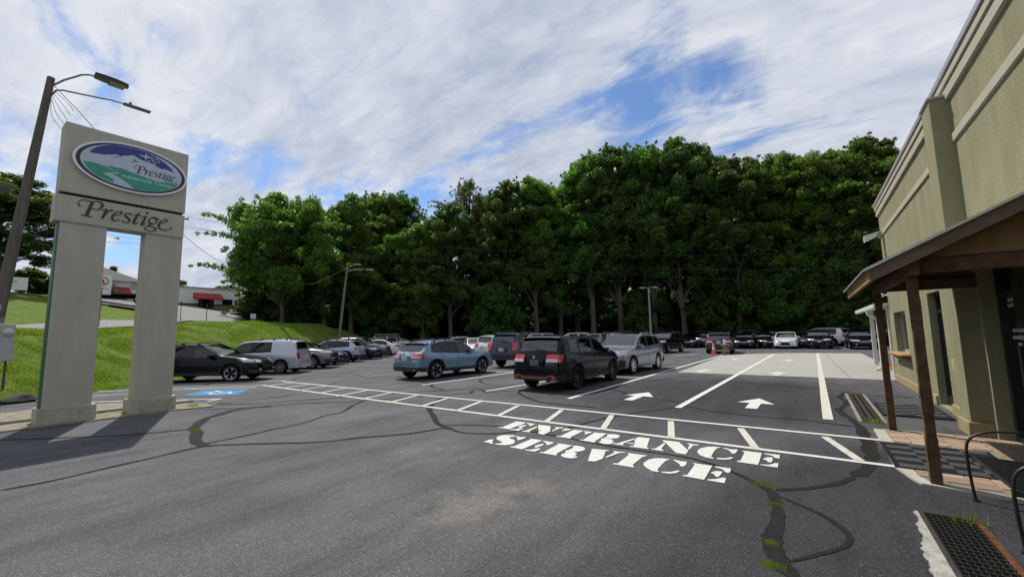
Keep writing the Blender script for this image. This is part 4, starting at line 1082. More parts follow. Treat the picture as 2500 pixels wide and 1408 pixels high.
# ------------------------------------------------------------------ white lean-to beyond the building
lean = thing('service_awning', 'white metal lean-to with gutter and downpipe beyond the olive building', 'awning', (2.6, 22, 0))
wht = mat('white_metal', (0.62, 0.62, 0.57), 0.4, var=0.05)
def lb(b, name, m, smooth=None):
    b.v = [(x - 2.6, y - 22, z) for x, y, z in b.v]
    return b.build(name, m, lean, smooth)
lb(MB().add([(1.95, 19.0, 2.42), (6, 19.0, 2.9), (6, 26, 2.9), (1.95, 26, 2.42), (1.95, 19.0, 2.5), (6, 19.0, 2.98), (6, 26, 2.98), (1.95, 26, 2.5)], [(0, 1, 2, 3)[::-1], (4, 5, 6, 7), (0, 4, 7, 3), (0, 1, 5, 4), (2, 6, 5, 1), (3, 7, 6, 2)]), 'roof', wht)
lb(MB().bbox(1.80, 1.95, 18.9, 26.1, 2.36, 2.50, 0.02), 'gutter', wht)
lb(MB().tube(smooth_path([(1.88, 21.8, 2.36), (1.90, 21.8, 2.2), (2.12, 21.8, 2.05), (2.15, 21.8, 1.8), (2.15, 21.8, 0.25), (2.10, 21.8, 0.1), (1.95, 21.8, 0.05)], 4), 0.05, 10), 'downpipe', wht, 60)
for y in (20.0, 25.5):
    lb(MB().bbox(2.25, 2.4, y - 0.07, y + 0.07, 0.0, 2.46, 0.01), 'column', wht)
lb(MB().box(2.9, 6, 25.9, 26.0, 0, 2.6), 'back_wall', stucco)
def cone(label, x, y, h, two=True):
    t = thing('traffic_cone', label, 'traffic cone', (x, y, 0.0))
    oc = mat('cone_orange', (0.55, 0.085, 0.02), 0.5, var=0.05)
    MB().bbox(-0.19 * h / 0.7, 0.19 * h / 0.7, -0.19 * h / 0.7, 0.19 * h / 0.7, 0.008, 0.04, 0.01).build('base', oc, t)
    MB().lathe([(0.13 * h / 0.7, 0.03), (0.085 * h / 0.7, h * 0.42), (0.06 * h / 0.7, h * 0.72), (0.03 * h / 0.7, h), (0.0, h)], 16, 'Z').build('body', oc, t, smooth=40)
    if two:
        MB().lathe([(0.0885 * h / 0.7, h * 0.42), (0.064 * h / 0.7, h * 0.72)], 16, 'Z').build('white_collar', MATS['white_enamel'], t, smooth=40)
        MB().lathe([(0.05 * h / 0.7, h * 0.82), (0.036 * h / 0.7, h)], 16, 'Z').build('white_collar', MATS['white_enamel'], t, smooth=40)
cone('orange cone beside the downpipe at the corner of the olive building', 2.55, 22.6, 0.5, False)

# ------------------------------------------------------------------ cars
PAINT = mat('paint_slot', (0.5, 0.5, 0.5), 0.35)
PLAST = mat('black_plastic', (0.016, 0.016, 0.018), 0.55, var=0.1)
UNDER = mat('underbody', (0.006, 0.006, 0.006), 0.9)
GLASS = mat('car_glass', (0.006, 0.009, 0.009), 0.02, spec=0.75, var=0.0)
WSGL = mat('windscreen_glass', (0.050, 0.070, 0.066), 0.02, spec=1.0, var=0.0, coat=1.0)  # pale base colour stands in for reflected sky and a sunlit dash
RWGL = None
def pane_mat(name, tint, ior=1.5):
    m = bpy.data.materials.new(name)
    m.use_nodes = True
    t = m.node_tree
    t.nodes.clear()
    o_ = t.nodes.new('ShaderNodeOutputMaterial')
    tr_ = t.nodes.new('ShaderNodeBsdfTransparent'); tr_.inputs['Color'].default_value = (*tint, 1)
    gl_ = t.nodes.new('ShaderNodeBsdfGlossy'); gl_.inputs['Roughness'].default_value = 0.015
    fr_ = t.nodes.new('ShaderNodeFresnel'); fr_.inputs['IOR'].default_value = ior
    ms_ = t.nodes.new('ShaderNodeMixShader')
    t.links.new(fr_.outputs[0], ms_.inputs[0]); t.links.new(tr_.outputs[0], ms_.inputs[1]); t.links.new(gl_.outputs[0], ms_.inputs[2])
    t.links.new(ms_.outputs[0], o_.inputs['Surface'])
    MATS[name] = m
    return m
CLEARG = pane_mat('clear_car_glass', (0.74, 0.84, 0.79), 1.7)
TINTG = pane_mat('tinted_car_glass', (0.16, 0.17, 0.18), 1.6)
WSG = pane_mat('screen_glass', (0.66, 0.74, 0.71), 2.5)
RWGL = pane_mat('rear_screen_glass', (0.20, 0.21, 0.22), 2.2)
CLOTH = mat('seat_cloth', (0.035, 0.035, 0.038), 0.9, var=0.15, scale=20)
LAMP = mat('headlamp', (0.42, 0.44, 0.46), 0.12, 0.55, var=0.25, scale=14, coat=0.8)
RED = mat('tail_red', (0.42, 0.012, 0.012), 0.15, coat=0.7, var=0.12, scale=20)
WHITEL = mat('tail_white', (0.5, 0.48, 0.48), 0.15, coat=0.6)
CHROME = mat('chrome', (0.62, 0.63, 0.65), 0.12, 1.0)
TYRE = mat('tyre_rubber', (0.014, 0.014, 0.014), 0.85, var=0.2, scale=30)
RIMS = mat('silver_alloy', (0.50, 0.51, 0.52), 0.28, 0.85, var=0.06)
RIMD = mat('dark_alloy', (0.02, 0.02, 0.022), 0.3, 0.6)
PLATE = mat('number_plate', (0.45, 0.45, 0.42), 0.5, var=0.35, scale=40)
PLATE2 = mat('plain_plate', (0.10, 0.10, 0.13), 0.4)
ORANGE = mat('orange_trim', (0.55, 0.11, 0.06), 0.45)
AMBER = mat('amber_lens', (0.60, 0.16, 0.03), 0.2, coat=0.6)
SEAM = mat('panel_gap', (0.006, 0.006, 0.006), 0.8)
def car_paint(name, col, metal=0.35, rough=0.28):
    dk = max(col) < 0.1
    return mat('paint_' + name, col, rough, metal, var=0.02, coat=0.28 if dk else 0.9, scale=3, spec=0.1 if dk else 0.4)

def pch(pts):
    x = np.array([p[0] for p in pts], float); y = np.array([p[1] for p in pts], float)
    h = np.diff(x); dl = np.diff(y) / h
    m = np.zeros(len(x)); m[0] = dl[0]; m[-1] = dl[-1]
    for i in range(1, len(x) - 1):
        if dl[i - 1] * dl[i] > 0:
            w1, w2 = 2 * h[i] + h[i - 1], h[i] + 2 * h[i - 1]
            m[i] = (w1 + w2) / (w1 / dl[i - 1] + w2 / dl[i])
    def f(q):
        q = min(max(q, x[0]), x[-1])
        i = min(int(np.searchsorted(x, q, 'right')) - 1, len(x) - 2)
        t = (q - x[i]) / h[i]
        return float((2 * t ** 3 - 3 * t * t + 1) * y[i] + (t ** 3 - 2 * t * t + t) * h[i] * m[i] + (-2 * t ** 3 + 3 * t * t) * y[i + 1] + (t ** 3 - t * t) * h[i] * m[i + 1])
    return f

class Model:
    def __init__(s, L, top, belt, plan, bot, fa, ra, wr, tumble=0.28):
        s.L = L; s.top = pch(top); s.belt_ = pch(belt); s.plan = pch(plan); s.bot = pch(bot)
        s.fa, s.ra, s.wr, s.tumble = fa, ra, wr, tumble
        s.AR = wr + 0.055
        s.parts = []
        xs_ = [L - 1.7 + 1.7 * i / 400 for i in range(401)]
        tz = [s.top(x) for x in xs_]
        s._rear = (xs_, tz)
        xf = [1.7 * i / 400 for i in range(401)]
        s._front = (xf, [s.top(x) for x in xf])
        s.rc = {}
    def arch(s, x):
        z = -1
        for c in (s.fa, s.ra):
            d = abs(x - c)
            if d < s.AR:
                z = max(z, s.wr + math.sqrt(s.AR ** 2 - d * d))
        return z
    def ring(s, x):
        k = round(x, 4)
        if k in s.rc: return s.rc[k]
        zb, w, zt = s.bot(x), s.plan(x), s.top(x)
        zs_ = min(s.belt_(x), zt - 0.035)
        za = s.arch(x)
        h = zs_ - zb
        kk = zt - zs_
        drop = min(0.075, 0.45 * kk)
        we = max(0.2, w - 0.06 - s.tumble * (kk - drop))
        e = max(zb, za)
        P = [(0, zb), (max(0.05, w - 0.32), zb), (max(0.05, w - 0.32), e), (w - 0.03, e), (w - 0.008, max(zb + 0.16 * h, e + 0.012)), (w, max(zb + 0.42 * h, e + 0.024)),
             (w - 0.002, max(zb + 0.68 * h, e + 0.036)), (w - 0.018, max(zs_ - 0.10 * h, e + 0.05)), (w - 0.05, max(zs_, e + 0.06))]
        y8, z8 = P[8]
        zq = max(zt - drop, z8 + 0.004)
        P += [(y8 + (we - y8) * 0.30 + 0.012 * min(1, kk / 0.4), z8 + (zq - z8) * 0.33), (y8 + (we - y8) * 0.64 + 0.014 * min(1, kk / 0.4), z8 + (zq - z8) * 0.67), (we, zq),
              (we * 0.93, zt - drop * 0.42), (we * 0.75, zt - drop * 0.16), (we * 0.4, zt - drop * 0.03), (0, zt)]
        s.rc[k] = P
        return P
    def side_y(s, x, z):
        P = s.ring(min(max(x, 0), s.L))
        zs_ = [P[i][1] + 1e-5 * i for i in range(3, 16)]
        return float(np.interp(z, zs_, [P[i][0] for i in range(3, 16)]))
    def xr(s, z):
        X, T = s._rear
        for i in range(400, -1, -1):
            if T[i] >= z: return X[i]
        return X[0]
    def xf(s, z):
        X, T = s._front
        for i in range(401):
            if T[i] >= z: return X[i]
        return X[-1]
    # surfaces (in local coordinates: forward is +X)
    def S_side(s, sg): return lambda x, z: Vector((s.L / 2 - x, sg * s.side_y(x, z), z))
    def S_glass(s, sg):
        def f(x, v):
            P = s.ring(x)
            t = v * 3
            i = min(int(t), 2)
            a, b = P[8 + i], P[9 + i]
            q = t - i
            return Vector((s.L / 2 - x, sg * (a[0] + (b[0] - a[0]) * q), a[1] + (b[1] - a[1]) * q))
        return f
    def S_top(s):
        def f(x, u):
            P = s.ring(x)
            ys_ = [P[i][0] for i in (15, 14, 13, 12, 11)]; zs_ = [P[i][1] for i in (15, 14, 13, 12, 11)]
            y = abs(u) * P[11][0]
            return Vector((s.L / 2 - x, math.copysign(y, u), float(np.interp(y, ys_, zs_))))
        return f
    def S_end(s, rear):
        def f(u, z):
            x0 = s.xr(z) if rear else s.xf(z)
            sgn_ = 1 if rear else -1
            a = abs(u)
            if a <= 1:
                wf = s.side_y(x0 - sgn_ * 0.015, z)
                x, y = x0 + sgn_ * 0.05 * (1 - a * a), a * wf
            else:
                x = x0 - sgn_ * (a - 1)
                y = s.side_y(x - sgn_ * 0.015 if a < 1.02 else x, z)
            return Vector((s.L / 2 - x, math.copysign(y, u), z))
        return f
    def pad(s, S, u0, u1, v0, v1, nu, nv, off, m, name, parent=None, wall=0.012, smooth=50):
        fv0 = v0 if callable(v0) else (lambda u: v0)
        fv1 = v1 if callable(v1) else (lambda u: v1)
        eps = 0.004
        def pt(u, t, o):
            v = fv0(u) + (fv1(u) - fv0(u)) * t
            p = S(u, v)
            du = S(u + eps, v) - S(u - eps, v); dv = S(u, v + eps) - S(u, v - eps)
            n = du.cross(dv)
            n = n.normalized() if n.length > 1e-9 else Vector((0, 0, 1))
            c = p - Vector((p.x * 0.6, 0, 0.7))
            if n.dot(c) < 0: n = -n
            return p + n * o
        us = [u0 + (u1 - u0) * i / nu for i in range(nu + 1)]
        ts = [j / nv for j in range(nv + 1)]
        G_ = [[pt(u, t, off) for t in ts] for u in us]
        rim = lambda u, t: pt(u, t, off - wall)
        full = [[rim(us[0], ts[0])] + [rim(us[0], t) for t in ts] + [rim(us[0], ts[-1])]]
        for i, u in enumerate(us):
            full.append([rim(u, ts[0])] + G_[i] + [rim(u, ts[-1])])
        full.append([rim(us[-1], ts[0])] + [rim(us[-1], t) for t in ts] + [rim(us[-1], ts[-1])])
        b = MB().grid(full)
        # orient outward
        a, c, d = G_[0][0], G_[min(1, nu)][0], G_[0][min(1, nv)]
        n = (c - a).cross(d - a)
        cc = a - Vector((a.x * 0.6, 0, 0.7))
        if n.dot(cc) > 0:
            b.f = [f[::-1] for f in b.f]
        return s.part(name, b, m, parent, smooth)
    def part(s, name, b, m, parent=None, smooth=40, loc=None, rotz=0.0):
        me = b if isinstance(b, bpy.types.Mesh) else b.mesh(name, m, smooth)
        s.parts.append((name, me, parent, loc, rotz))
        return len(s.parts) - 1
    def body(s, side=(), tops=()):
        xs_ = set(list(np.linspace(0, s.L, 46)))
        for a, b_ in list(side) + list(tops): xs_ |= {a, b_}
        for x in (0.01, 0.025, 0.05, 0.08, 0.12, 0.17, 0.23): xs_ |= {x, s.L - x}
        for c in (s.fa, s.ra):
            for a in np.linspace(0, math.pi, 17):
                xs_.add(c + s.AR * math.cos(a))
            xs_ |= {c - s.AR - 0.004, c + s.AR + 0.004, c - s.AR + 0.0005, c + s.AR - 0.0005}
        xs_ = sorted(min(max(x, 0), s.L) for x in xs_)
        xs2 = [xs_[0]]
        for x in xs_[1:]:
            if x - xs2[-1] > 0.0004: xs2.append(x)
        b = MB()
        rows = []
        for x in xs2:
            P = s.ring(x)
            X = s.L / 2 - x
            rows.append([(X, y, z) for y, z in P] + [(X, -y, z) for y, z in P[-2:0:-1]])
        n = len(rows[0])
        for r in rows: b.v.extend(r)
        for i in range(len(rows) - 1):
            for j in range(n):
                j2 = (j + 1) % n
                jj = j if j < 15 else n - 1 - j
                xm = (xs2[i] + xs2[i + 1]) / 2
                if jj in (8, 9, 10) and any(a < xm < b_ for a, b_ in side): continue
                if jj >= 11 and any(a < xm < b_ for a, b_ in tops): continue
                b.f.append((i * n + j, (i + 1) * n + j, (i + 1) * n + j2, i * n + j2)[::-1])
                b.m.append(1 if jj < 3 else 0)
        b.f.append(tuple(range(n))[::-1]); b.m.append(0)
        k = (len(rows) - 1) * n
        b.f.append(tuple(range(k, k + n))); b.m.append(0)
        # drop zero-area faces
        me = b.mesh('body', [PAINT, UNDER], None)
        bm = bmesh.new(); bm.from_mesh(me)
        bmesh.ops.remove_doubles(bm, verts=list(bm.verts), dist=0.0003)
        bmesh.ops.dissolve_degenerate(bm, edges=list(bm.edges), dist=0.0003)
        bmesh.ops.recalc_face_normals(bm, faces=list(bm.faces))
        bm.to_mesh(me); bm.free()
        me.polygons.foreach_set('use_smooth', [True] * len(me.polygons))
        me.set_sharp_from_angle(angle=R(32))
        return s.part('body', me, None)

WHEELS = {}
def wheel_mesh(style, r):
    k = (style, round(r, 3))
    if k in WHEELS: return WHEELS[k]
    w = 0.11
    rr = r * 0.70
    t = MB().lathe([(rr, -w * 0.9), (rr * 1.08, -w), (r * 0.955, -w), (r * 0.99, -w * 0.75), (r, -w * 0.4), (r, w * 0.4), (r * 0.99, w * 0.75), (r * 0.955, w), (rr * 1.08, w), (rr, w * 0.9), (rr * 0.97, w * 0.4), (rr * 0.97, -w * 0.9)], 28)
    tm = t.mesh('tyre', TYRE, 45)
    b = MB()
    b.lathe([(rr * 0.985, -w * 0.8), (rr * 0.985, w * 0.55), (rr * 1.0, w * 0.86), (rr * 0.93, w * 0.84), (rr * 0.90, w * 0.5)], 28, mi=0)
    b.lathe([(0.0, w * 0.15), (rr * 0.93, w * 0.15)], 28, mi=1)
    b.lathe([(rr * 0.22, w * 0.5), (rr * 0.20, w * 0.66), (0, w * 0.68)], 14, mi=1 if style == 'two' else 0)
    ns = {'two': 5, 'dark': 5, 'silver': 7, 'ten': 10}[style]
    for q in range(ns):
        a = 2 * math.pi * q / ns
        for sgn_ in ((-1, 1) if style in ('two', 'dark') else (0,)):
            a2 = a + sgn_ * 0.17
            M = Matrix.Rotation(-a, 4, 'Y')
            hw = rr * (0.075 if sgn_ else (0.13 if ns == 7 else 0.07))
            x0, x1 = rr * 0.14, rr * 0.92
            z0, z1 = sgn_ * rr * 0.07, sgn_ * rr * 0.30
            pts = []
            for (x, zc, yf, h_) in ((x0, z0, w * 0.62, hw * 1.2), (x1, z1, w * 0.74, hw)):
                for dz in (-h_, h_):
                    pts.append((x, yf, zc + dz)); pts.append((x, w * 0.2, zc + dz))
            pts = [tuple(M @ Vector(p)) for p in pts]
            b.add(pts, [(0, 4, 6, 2), (0, 1, 5, 4), (2, 6, 7, 3), (0, 2, 3, 1), (4, 5, 7, 6)], 0)
        if style == 'two':                                       # machined triangle between the paired spokes
            M = Matrix.Rotation(-a - math.pi / 5, 4, 'Y')
            pts = [(rr * 0.42, w * 0.72, 0), (rr * 0.86, w * 0.78, -rr * 0.16), (rr * 0.86, w * 0.78, rr * 0.16), (rr * 0.42, w * 0.3, 0), (rr * 0.86, w * 0.3, -rr * 0.16), (rr * 0.86, w * 0.3, rr * 0.16)]
            b.add([tuple(M @ Vector(p)) for p in pts], [(0, 1, 2), (0, 3, 4, 1), (1, 4, 5, 2), (2, 5, 3, 0)], 2)
    ms = {'two': [RIMS, UNDER, RIMS], 'dark': [RIMD, UNDER, RIMD], 'silver': [RIMS, UNDER, RIMS], 'ten': [RIMS, UNDER, RIMS]}[style]
    if style == 'two':
        b.m = [(0 if m == 0 and f_ < 28 * 4 else m) for f_, m in enumerate(b.m)]
        ms = [RIMS, UNDER, RIMS, RIMD]
        nring = 28 * 4
        b.m = [3 if (m == 0 and i >= nring) else m for i, m in enumerate(b.m)]
    rm = b.mesh('rim', ms, 35)
    WHEELS[k] = (tm, rm)
    return WHEELS[k]

def finish(m, style, win, ws, rw, doors, rails=None, clad=True, lamps=None, tail=None, grille=None, rear='suv', extra=None, plate=True, spoiler=True, trim=None, plate_mat=None, bump_mat=None):
    """add glass, lamps, wheels and the rest to a body"""
    L = m.L
    m.body([(a, b_) for a, b_ in win], [ws, rw[:2]])
    # windscreen and rear window, with the painted edge beside the glass
    T = m.S_top()
    m.pad(T, ws[0], ws[1], -0.92, 0.92, 8, 10, 0.002, WSG, 'windscreen')
    i = m.pad(T, rw[0], rw[1], -rw[2], rw[2], 8, 10, 0.002, RWGL, 'rear_window')
    for sg in (1, -1):
        m.pad(T, ws[0] - 0.01, ws[1] + 0.01, *sorted((sg * 0.90, sg * 1.0)), 8, 1, 0.004, PAINT, 'screen_pillar')
        m.pad(T, rw[0] - 0.01, rw[1] + 0.01, *sorted((sg * (rw[2] - 0.02), sg * 1.0)), 8, 1, 0.004, PAINT, 'tail_pillar')
    z_ = m.top(rw[1])
    xw = L / 2 - rw[1]
    M = Matrix.Translation((xw - 0.035, 0, z_ + 0.05)) @ Matrix.Rotation(R(6), 4, 'X')
    m.part('wiper', MB().box(-0.012, 0.012, -0.32, 0.10, -0.012, 0.012, M=M), PLAST, i)
    # cabin: lining, dashboard and seats
    tub = MB()
    rows = []
    for x in np.linspace(ws[0] - 0.05, min(rw[1] - 0.06, L - 0.25), 9):
        w_, zb_ = m.plan(x) - 0.09, m.belt_(x) - 0.04
        rows.append([(L / 2 - x, -w_, zb_), (L / 2 - x, -w_ + 0.05, 0.48), (L / 2 - x, w_ - 0.05, 0.48), (L / 2 - x, w_, zb_)])
    tub.grid(rows, flip=True)
    for r_ in (rows[0], rows[-1]):
        tub.add(r_, [(0, 1, 2, 3)])
    cab = m.part('interior', tub, CLOTH)
    m.part('dashboard', MB().bbox(L / 2 - ws[0] - 0.52, L / 2 - ws[0] - 0.02, -m.plan(ws[0]) + 0.14, m.plan(ws[0]) - 0.14, m.belt_(ws[0]) - 0.22, m.belt_(ws[0]) - 0.01, 0.05), PLAST, cab)
    zs0 = 0.52
    hgt_ = m.top((ws[1] + rw[0]) / 2)
    for xs0, yy_ in ((ws[1] + 0.42, 0.37), (ws[1] + 0.42, -0.37), (ws[1] + 1.28, 0.36), (ws[1] + 1.28, -0.36)):
        st_ = MB()
        st_.bbox(L / 2 - xs0 - 0.02, L / 2 - xs0 + 0.46, yy_ - 0.25, yy_ + 0.25, zs0, zs0 + 0.16, 0.04)
        Mx = Matrix.Translation((L / 2 - xs0 - 0.06, yy_, zs0 + 0.12)) @ Matrix.Rotation(R(-14), 4, 'Y')
        st_.bbox(-0.07, 0.06, -0.24, 0.24, 0.0, min(0.60, hgt_ - zs0 - 0.42), 0.05, M=Mx)
        st_.bbox(-0.05, 0.04, -0.12, 0.12, min(0.64, hgt_ - zs0 - 0.38), min(0.82, hgt_ - zs0 - 0.20), 0.03, M=Mx)
        m.part('seat', st_, CLOTH, cab)
    for sg in (1, -1):
        S = m.S_glass(sg)
        x0_, x1_ = win[0][0] - 0.04, win[-1][1] + 0.03
        m.pad(S, x0_, x1_, 0.0, 0.10, 26, 1, 0.006, PLAST, 'window_frame', wall=0.02)
        m.pad(S, x0_, x1_, 0.88, 1.0, 26, 1, 0.006, PLAST, 'window_frame', wall=0.02)
        edges = [x0_] + [q for ab in win for q in ab] + [x1_]
        for k in range(0, len(edges), 2):
            m.pad(S, edges[k] - (0.012 if k else 0), edges[k + 1] + 0.012, 0.06, 0.92, 2, 4, 0.005, PLAST, 'window_post', wall=0.015)
        for k, (a, b_) in enumerate(win):
            m.pad(S, a - 0.01, b_ + 0.01, 0.05, 0.94, 8, 4, 0.001, CLEARG if k == 0 else TINTG, 'side_window', wall=0.004)
        # door gaps and handles
        Sd = m.S_side(sg)
        for x in doors:
            m.pad(Sd, x - 0.004, x + 0.004, m.bot(x) + 0.12, m.belt_(x) - 0.01, 1, 8, 0.0035, SEAM, 'door_gap', wall=0.01)
        for x in doors[1:]:
            zh = m.belt_(x) - 0.13
            m.pad(Sd, x - 0.24, x - 0.06, zh - 0.014, zh + 0.014, 3, 2, 0.022, PAINT, 'door_handle', wall=0.03)
        # mirror
        xm = ws[0] + 0.30
        ym = m.side_y(xm, m.belt_(xm)) + 0.10
        zm = m.belt_(xm) + 0.07
        mb = MB().bbox(-0.09, 0.07, -0.11, 0.10, -0.07, 0.08, 0.035)
        mb.box(-0.03, 0.03, -0.17 if sg > 0 else 0.08, -0.08 if sg > 0 else 0.17, -0.06, -0.03)
        m.part('mirror', mb, PAINT, None, 50, (L / 2 - xm, sg * ym, zm))
        # wheel arch trim and sill
        if clad:
            for c in (m.fa, m.ra):
                b = MB()
                rows = []
                for a in np.linspace(R(-12), R(192), 19):
                    row = []
                    for rr_, of in ((m.AR - 0.005, 0.0), (m.AR, 0.022), (m.AR + 0.055, 0.022), (m.AR + 0.062, 0.0)):
                        x = c - rr_ * math.cos(a); z = max(m.wr + rr_ * math.sin(a), m.bot(c) + 0.0)
                        xx = min(max(x, 0.02), L - 0.02)
                        row.append((L / 2 - x, sg * (max(m.side_y(xx, max(z, m.bot(xx) + 0.02)), m.plan(xx) - 0.04) + of), z))
                    rows.append(row)
                b.grid(rows, flip=(sg < 0))
                m.part('arch_trim', b, PLAST, None, 40)
            m.pad(Sd, m.fa + m.AR + 0.02, m.ra - m.AR - 0.02, lambda x: m.bot(x) + 0.005, lambda x: m.bot(x) + 0.13, 10, 3, 0.018, PLAST, 'sill_trim', wall=0.02)
        if rails:
            pts = []
            for t in np.linspace(0, 1, 9):
                x = rails[0] + (rails[1] - rails[0]) * t
                P = m.ring(x)
                lift = 0.055 if 0.06 < t < 0.94 else 0.0
                pts.append((L / 2 - x, sg * (P[11][0] - 0.05), P[12][1] + lift + 0.005))
            rb = MB().tube(smooth_path(pts, 3), 0.018, 6)
            for t in (0.12, 0.5, 0.88):
                x = rails[0] + (rails[1] - rails[0]) * t
                P = m.ring(x)
                rb.box(L / 2 - x - 0.05, L / 2 - x + 0.05, sg * (P[11][0] - 0.05) - 0.014, sg * (P[11][0] - 0.05) + 0.014, P[12][1] - 0.01, P[12][1] + 0.055)
            m.part('roof_rail', rb, rails[2] if len(rails) > 2 else PLAST, None, 40)
    # front end
    Fs, Rs = m.S_end(False), m.S_end(True)
    la = lamps
    for sg in (1, -1):
        hl = m.pad(Fs, sg * la[0], sg * la[1], lambda u: la[2] + (abs(u) - la[0]) * la[4], lambda u: la[3] + (abs(u) - la[0]) * la[4], 10, 3, 0.012, LAMP, 'headlight', wall=0.03)
        if len(la) > 5:
            m.pad(Fs, sg * (la[1] - 0.16), sg * (la[1] - 0.03), lambda u: la[2] + 0.02 + (abs(u) - la[0]) * la[4], lambda u: la[3] - 0.02 + (abs(u) - la[0]) * la[4], 3, 2, 0.017, AMBER, 'indicator', hl, wall=0.02)
    gr = m.pad(Fs, -grille[0], grille[0], grille[1], grille[2], 10, 4, 0.012, PLAST, 'grille', wall=0.03)
    for k in range(grille[3]):
        z = grille[1] + (grille[2] - grille[1]) * (k + 0.5) / grille[3]
        m.pad(Fs, -grille[0] * 0.94, grille[0] * 0.94, z - 0.012, z + 0.012, 10, 1, 0.022, CHROME if (k == grille[3] - 1 and grille[4]) else PLAST, 'grille_bar', gr, wall=0.02)
    if grille[4] == 2:
        m.pad(Fs, -0.1, 0.1, (grille[1] + grille[2]) / 2 - 0.035, (grille[1] + grille[2]) / 2 + 0.035, 6, 2, 0.03, CHROME, 'front_badge', gr, wall=0.02)
    zb = m.bot(0)
    m.pad(Fs, -1.25, 1.25, zb + 0.005, grille[1] - 0.06, 24, 3, 0.03, bump_mat or (PLAST if clad else PAINT), 'front_bumper', wall=0.05)
    m.pad(Fs, -0.62, 0.62, zb + 0.07, zb + 0.17, 12, 2, 0.034, UNDER, 'lower_intake', wall=0.02)
    for sg in (1, -1):
        m.pad(Fs, sg * 0.78, sg * 0.95, zb + 0.10, zb + 0.17, 3, 2, 0.038, LAMP, 'fog_lamp', wall=0.02)
    # rear end
    zr = m.bot(L)
    tl = tail
    for sg in (1, -1):
        t_ = m.pad(Rs, sg * tl[0], sg * tl[1], tl[2], tl[3], 12, 5, 0.014, RED, 'taillight', wall=0.03)
        if len(tl) > 4:
            m.pad(Rs, sg * (tl[0] + 0.01), sg * (tl[1] - 0.12), tl[2] + tl[4][0] * (tl[3] - tl[2]), tl[2] + tl[4][1] * (tl[3] - tl[2]), 8, 2, 0.019, WHITEL, 'reversing_lens', t_, wall=0.02)
    rbm = m.pad(Rs, -1.36, 1.36, zr - 0.01, zr + 0.14, 26, 3, 0.035, bump_mat or (PLAST if clad else PAINT), 'rear_bumper', wall=0.06)
    m.pad(Rs, -1.3, 1.3, zr + 0.16, zr + 0.24, 26, 2, 0.03, PAINT, 'bumper_step', rbm, wall=0.05)
    for sg in (1, -1):
        m.pad(Rs, sg * 0.80, sg * 0.97, zr + 0.03, zr + 0.10, 3, 2, 0.043, RED, 'reflector', rbm, wall=0.02)
    if plate:
        zp = plate if isinstance(plate, float) else zr + 0.48
        xp = L / 2 - m.xr(zp) - 0.052
        m.part('plate_recess', MB().bbox(xp - 0.012, xp + 0.03, -0.30, 0.30, zp - 0.10, zp + 0.10, 0.008), PAINT, None)
        m.part('number_plate', MB().bbox(xp - 0.022, xp, -0.155, 0.155, zp - 0.078, zp + 0.078, 0.006), plate_mat or PLATE, None)
        m.part('rear_badge', MB().lathe([(0.0, 0), (0.05, 0.0), (0.05, 0.01), (0.0, 0.011)], 16, 'X', c=(xp - 0.03 , 0, zp + 0.175)), CHROME, None)
    zg = tl[2] - 0.05
    m.pad(Rs, -0.93, 0.93, zr + 0.25, zr + 0.258, 16, 1, 0.006, SEAM, 'hatch_gap', wall=0.012)
    if spoiler:
        x0 = rw[0] - 0.02
        P = m.ring(x0)
        sp = MB()
        rows = []
        for u in np.linspace(-0.93, 0.93, 13):
            p = T(x0 - 0.10, u); q = T(x0, u)
            rows.append([tuple(p + Vector((0, 0, 0.004))), tuple(q + Vector((-0.05, 0, 0.03))), tuple(q + Vector((-0.14, 0, 0.012))), tuple(q + Vector((-0.135, 0, -0.012))), tuple(q + Vector((0.0, 0, -0.012)))])
        sp.grid(rows)
        m.part('spoiler', sp, trim or PAINT, None, 40)
    # wheels
    tm, rm = wheel_mesh(style, m.wr)
    for x in (m.fa, m.ra):
        for sg in (1, -1):
            w = m.plan(x) - 0.115
            i = m.part('wheel', tm, TYRE, None, 45, (L / 2 - x, sg * w, m.wr), 0.0 if sg > 0 else math.pi)
            m.part('rim', rm, None, i)
    if extra: extra(m, Fs, Rs, T)
    return m

CAR_N = [0]
def place(model, label, paint, x, y, heading, cat='car', name='parked_car', group='cars parked on the lot', z=0.0, scale=1.0, only=None, wheels=None):
    root = thing(name, label, cat, (x, y, z), R(heading), group)
    if scale != 1.0: root.scale = (scale, scale, scale)
    obs = []
    for nm, me, par, loc, rz_ in model.parts:
        o = bpy.data.objects.new(nm, me)
        COL.objects.link(o)
        o.parent = root if par is None else obs[par]
        if loc: o.location = loc
        if rz_: o.rotation_euler = (0, 0, rz_)
        if nm == 'rim' and wheels is not None:
            pass
        for sl_ in o.material_slots:
            if sl_.material == PAINT:
                sl_.link = 'OBJECT'
                sl_.material = paint
        obs.append(o)
    return root

PLAN = lambda L, W, f=0.62, r=0.76: [(0, W * f), (0.05, W * (f + 0.12)), (0.18, W * 0.87), (0.45, W * 0.95), (0.9, W * 0.99), (L * 0.5, W), (L - 1.0, W * 0.99), (L - 0.5, W * 0.955), (L - 0.2, W * 0.90), (L - 0.06, W * (r + 0.08)), (L, W * r)]
BOT = lambda L, z, f=0.06, r=0.08: [(0, z + f), (0.35, z + 0.01), (1.0, z), (L - 1.0, z), (L - 0.4, z + 0.03), (L, z + r)]

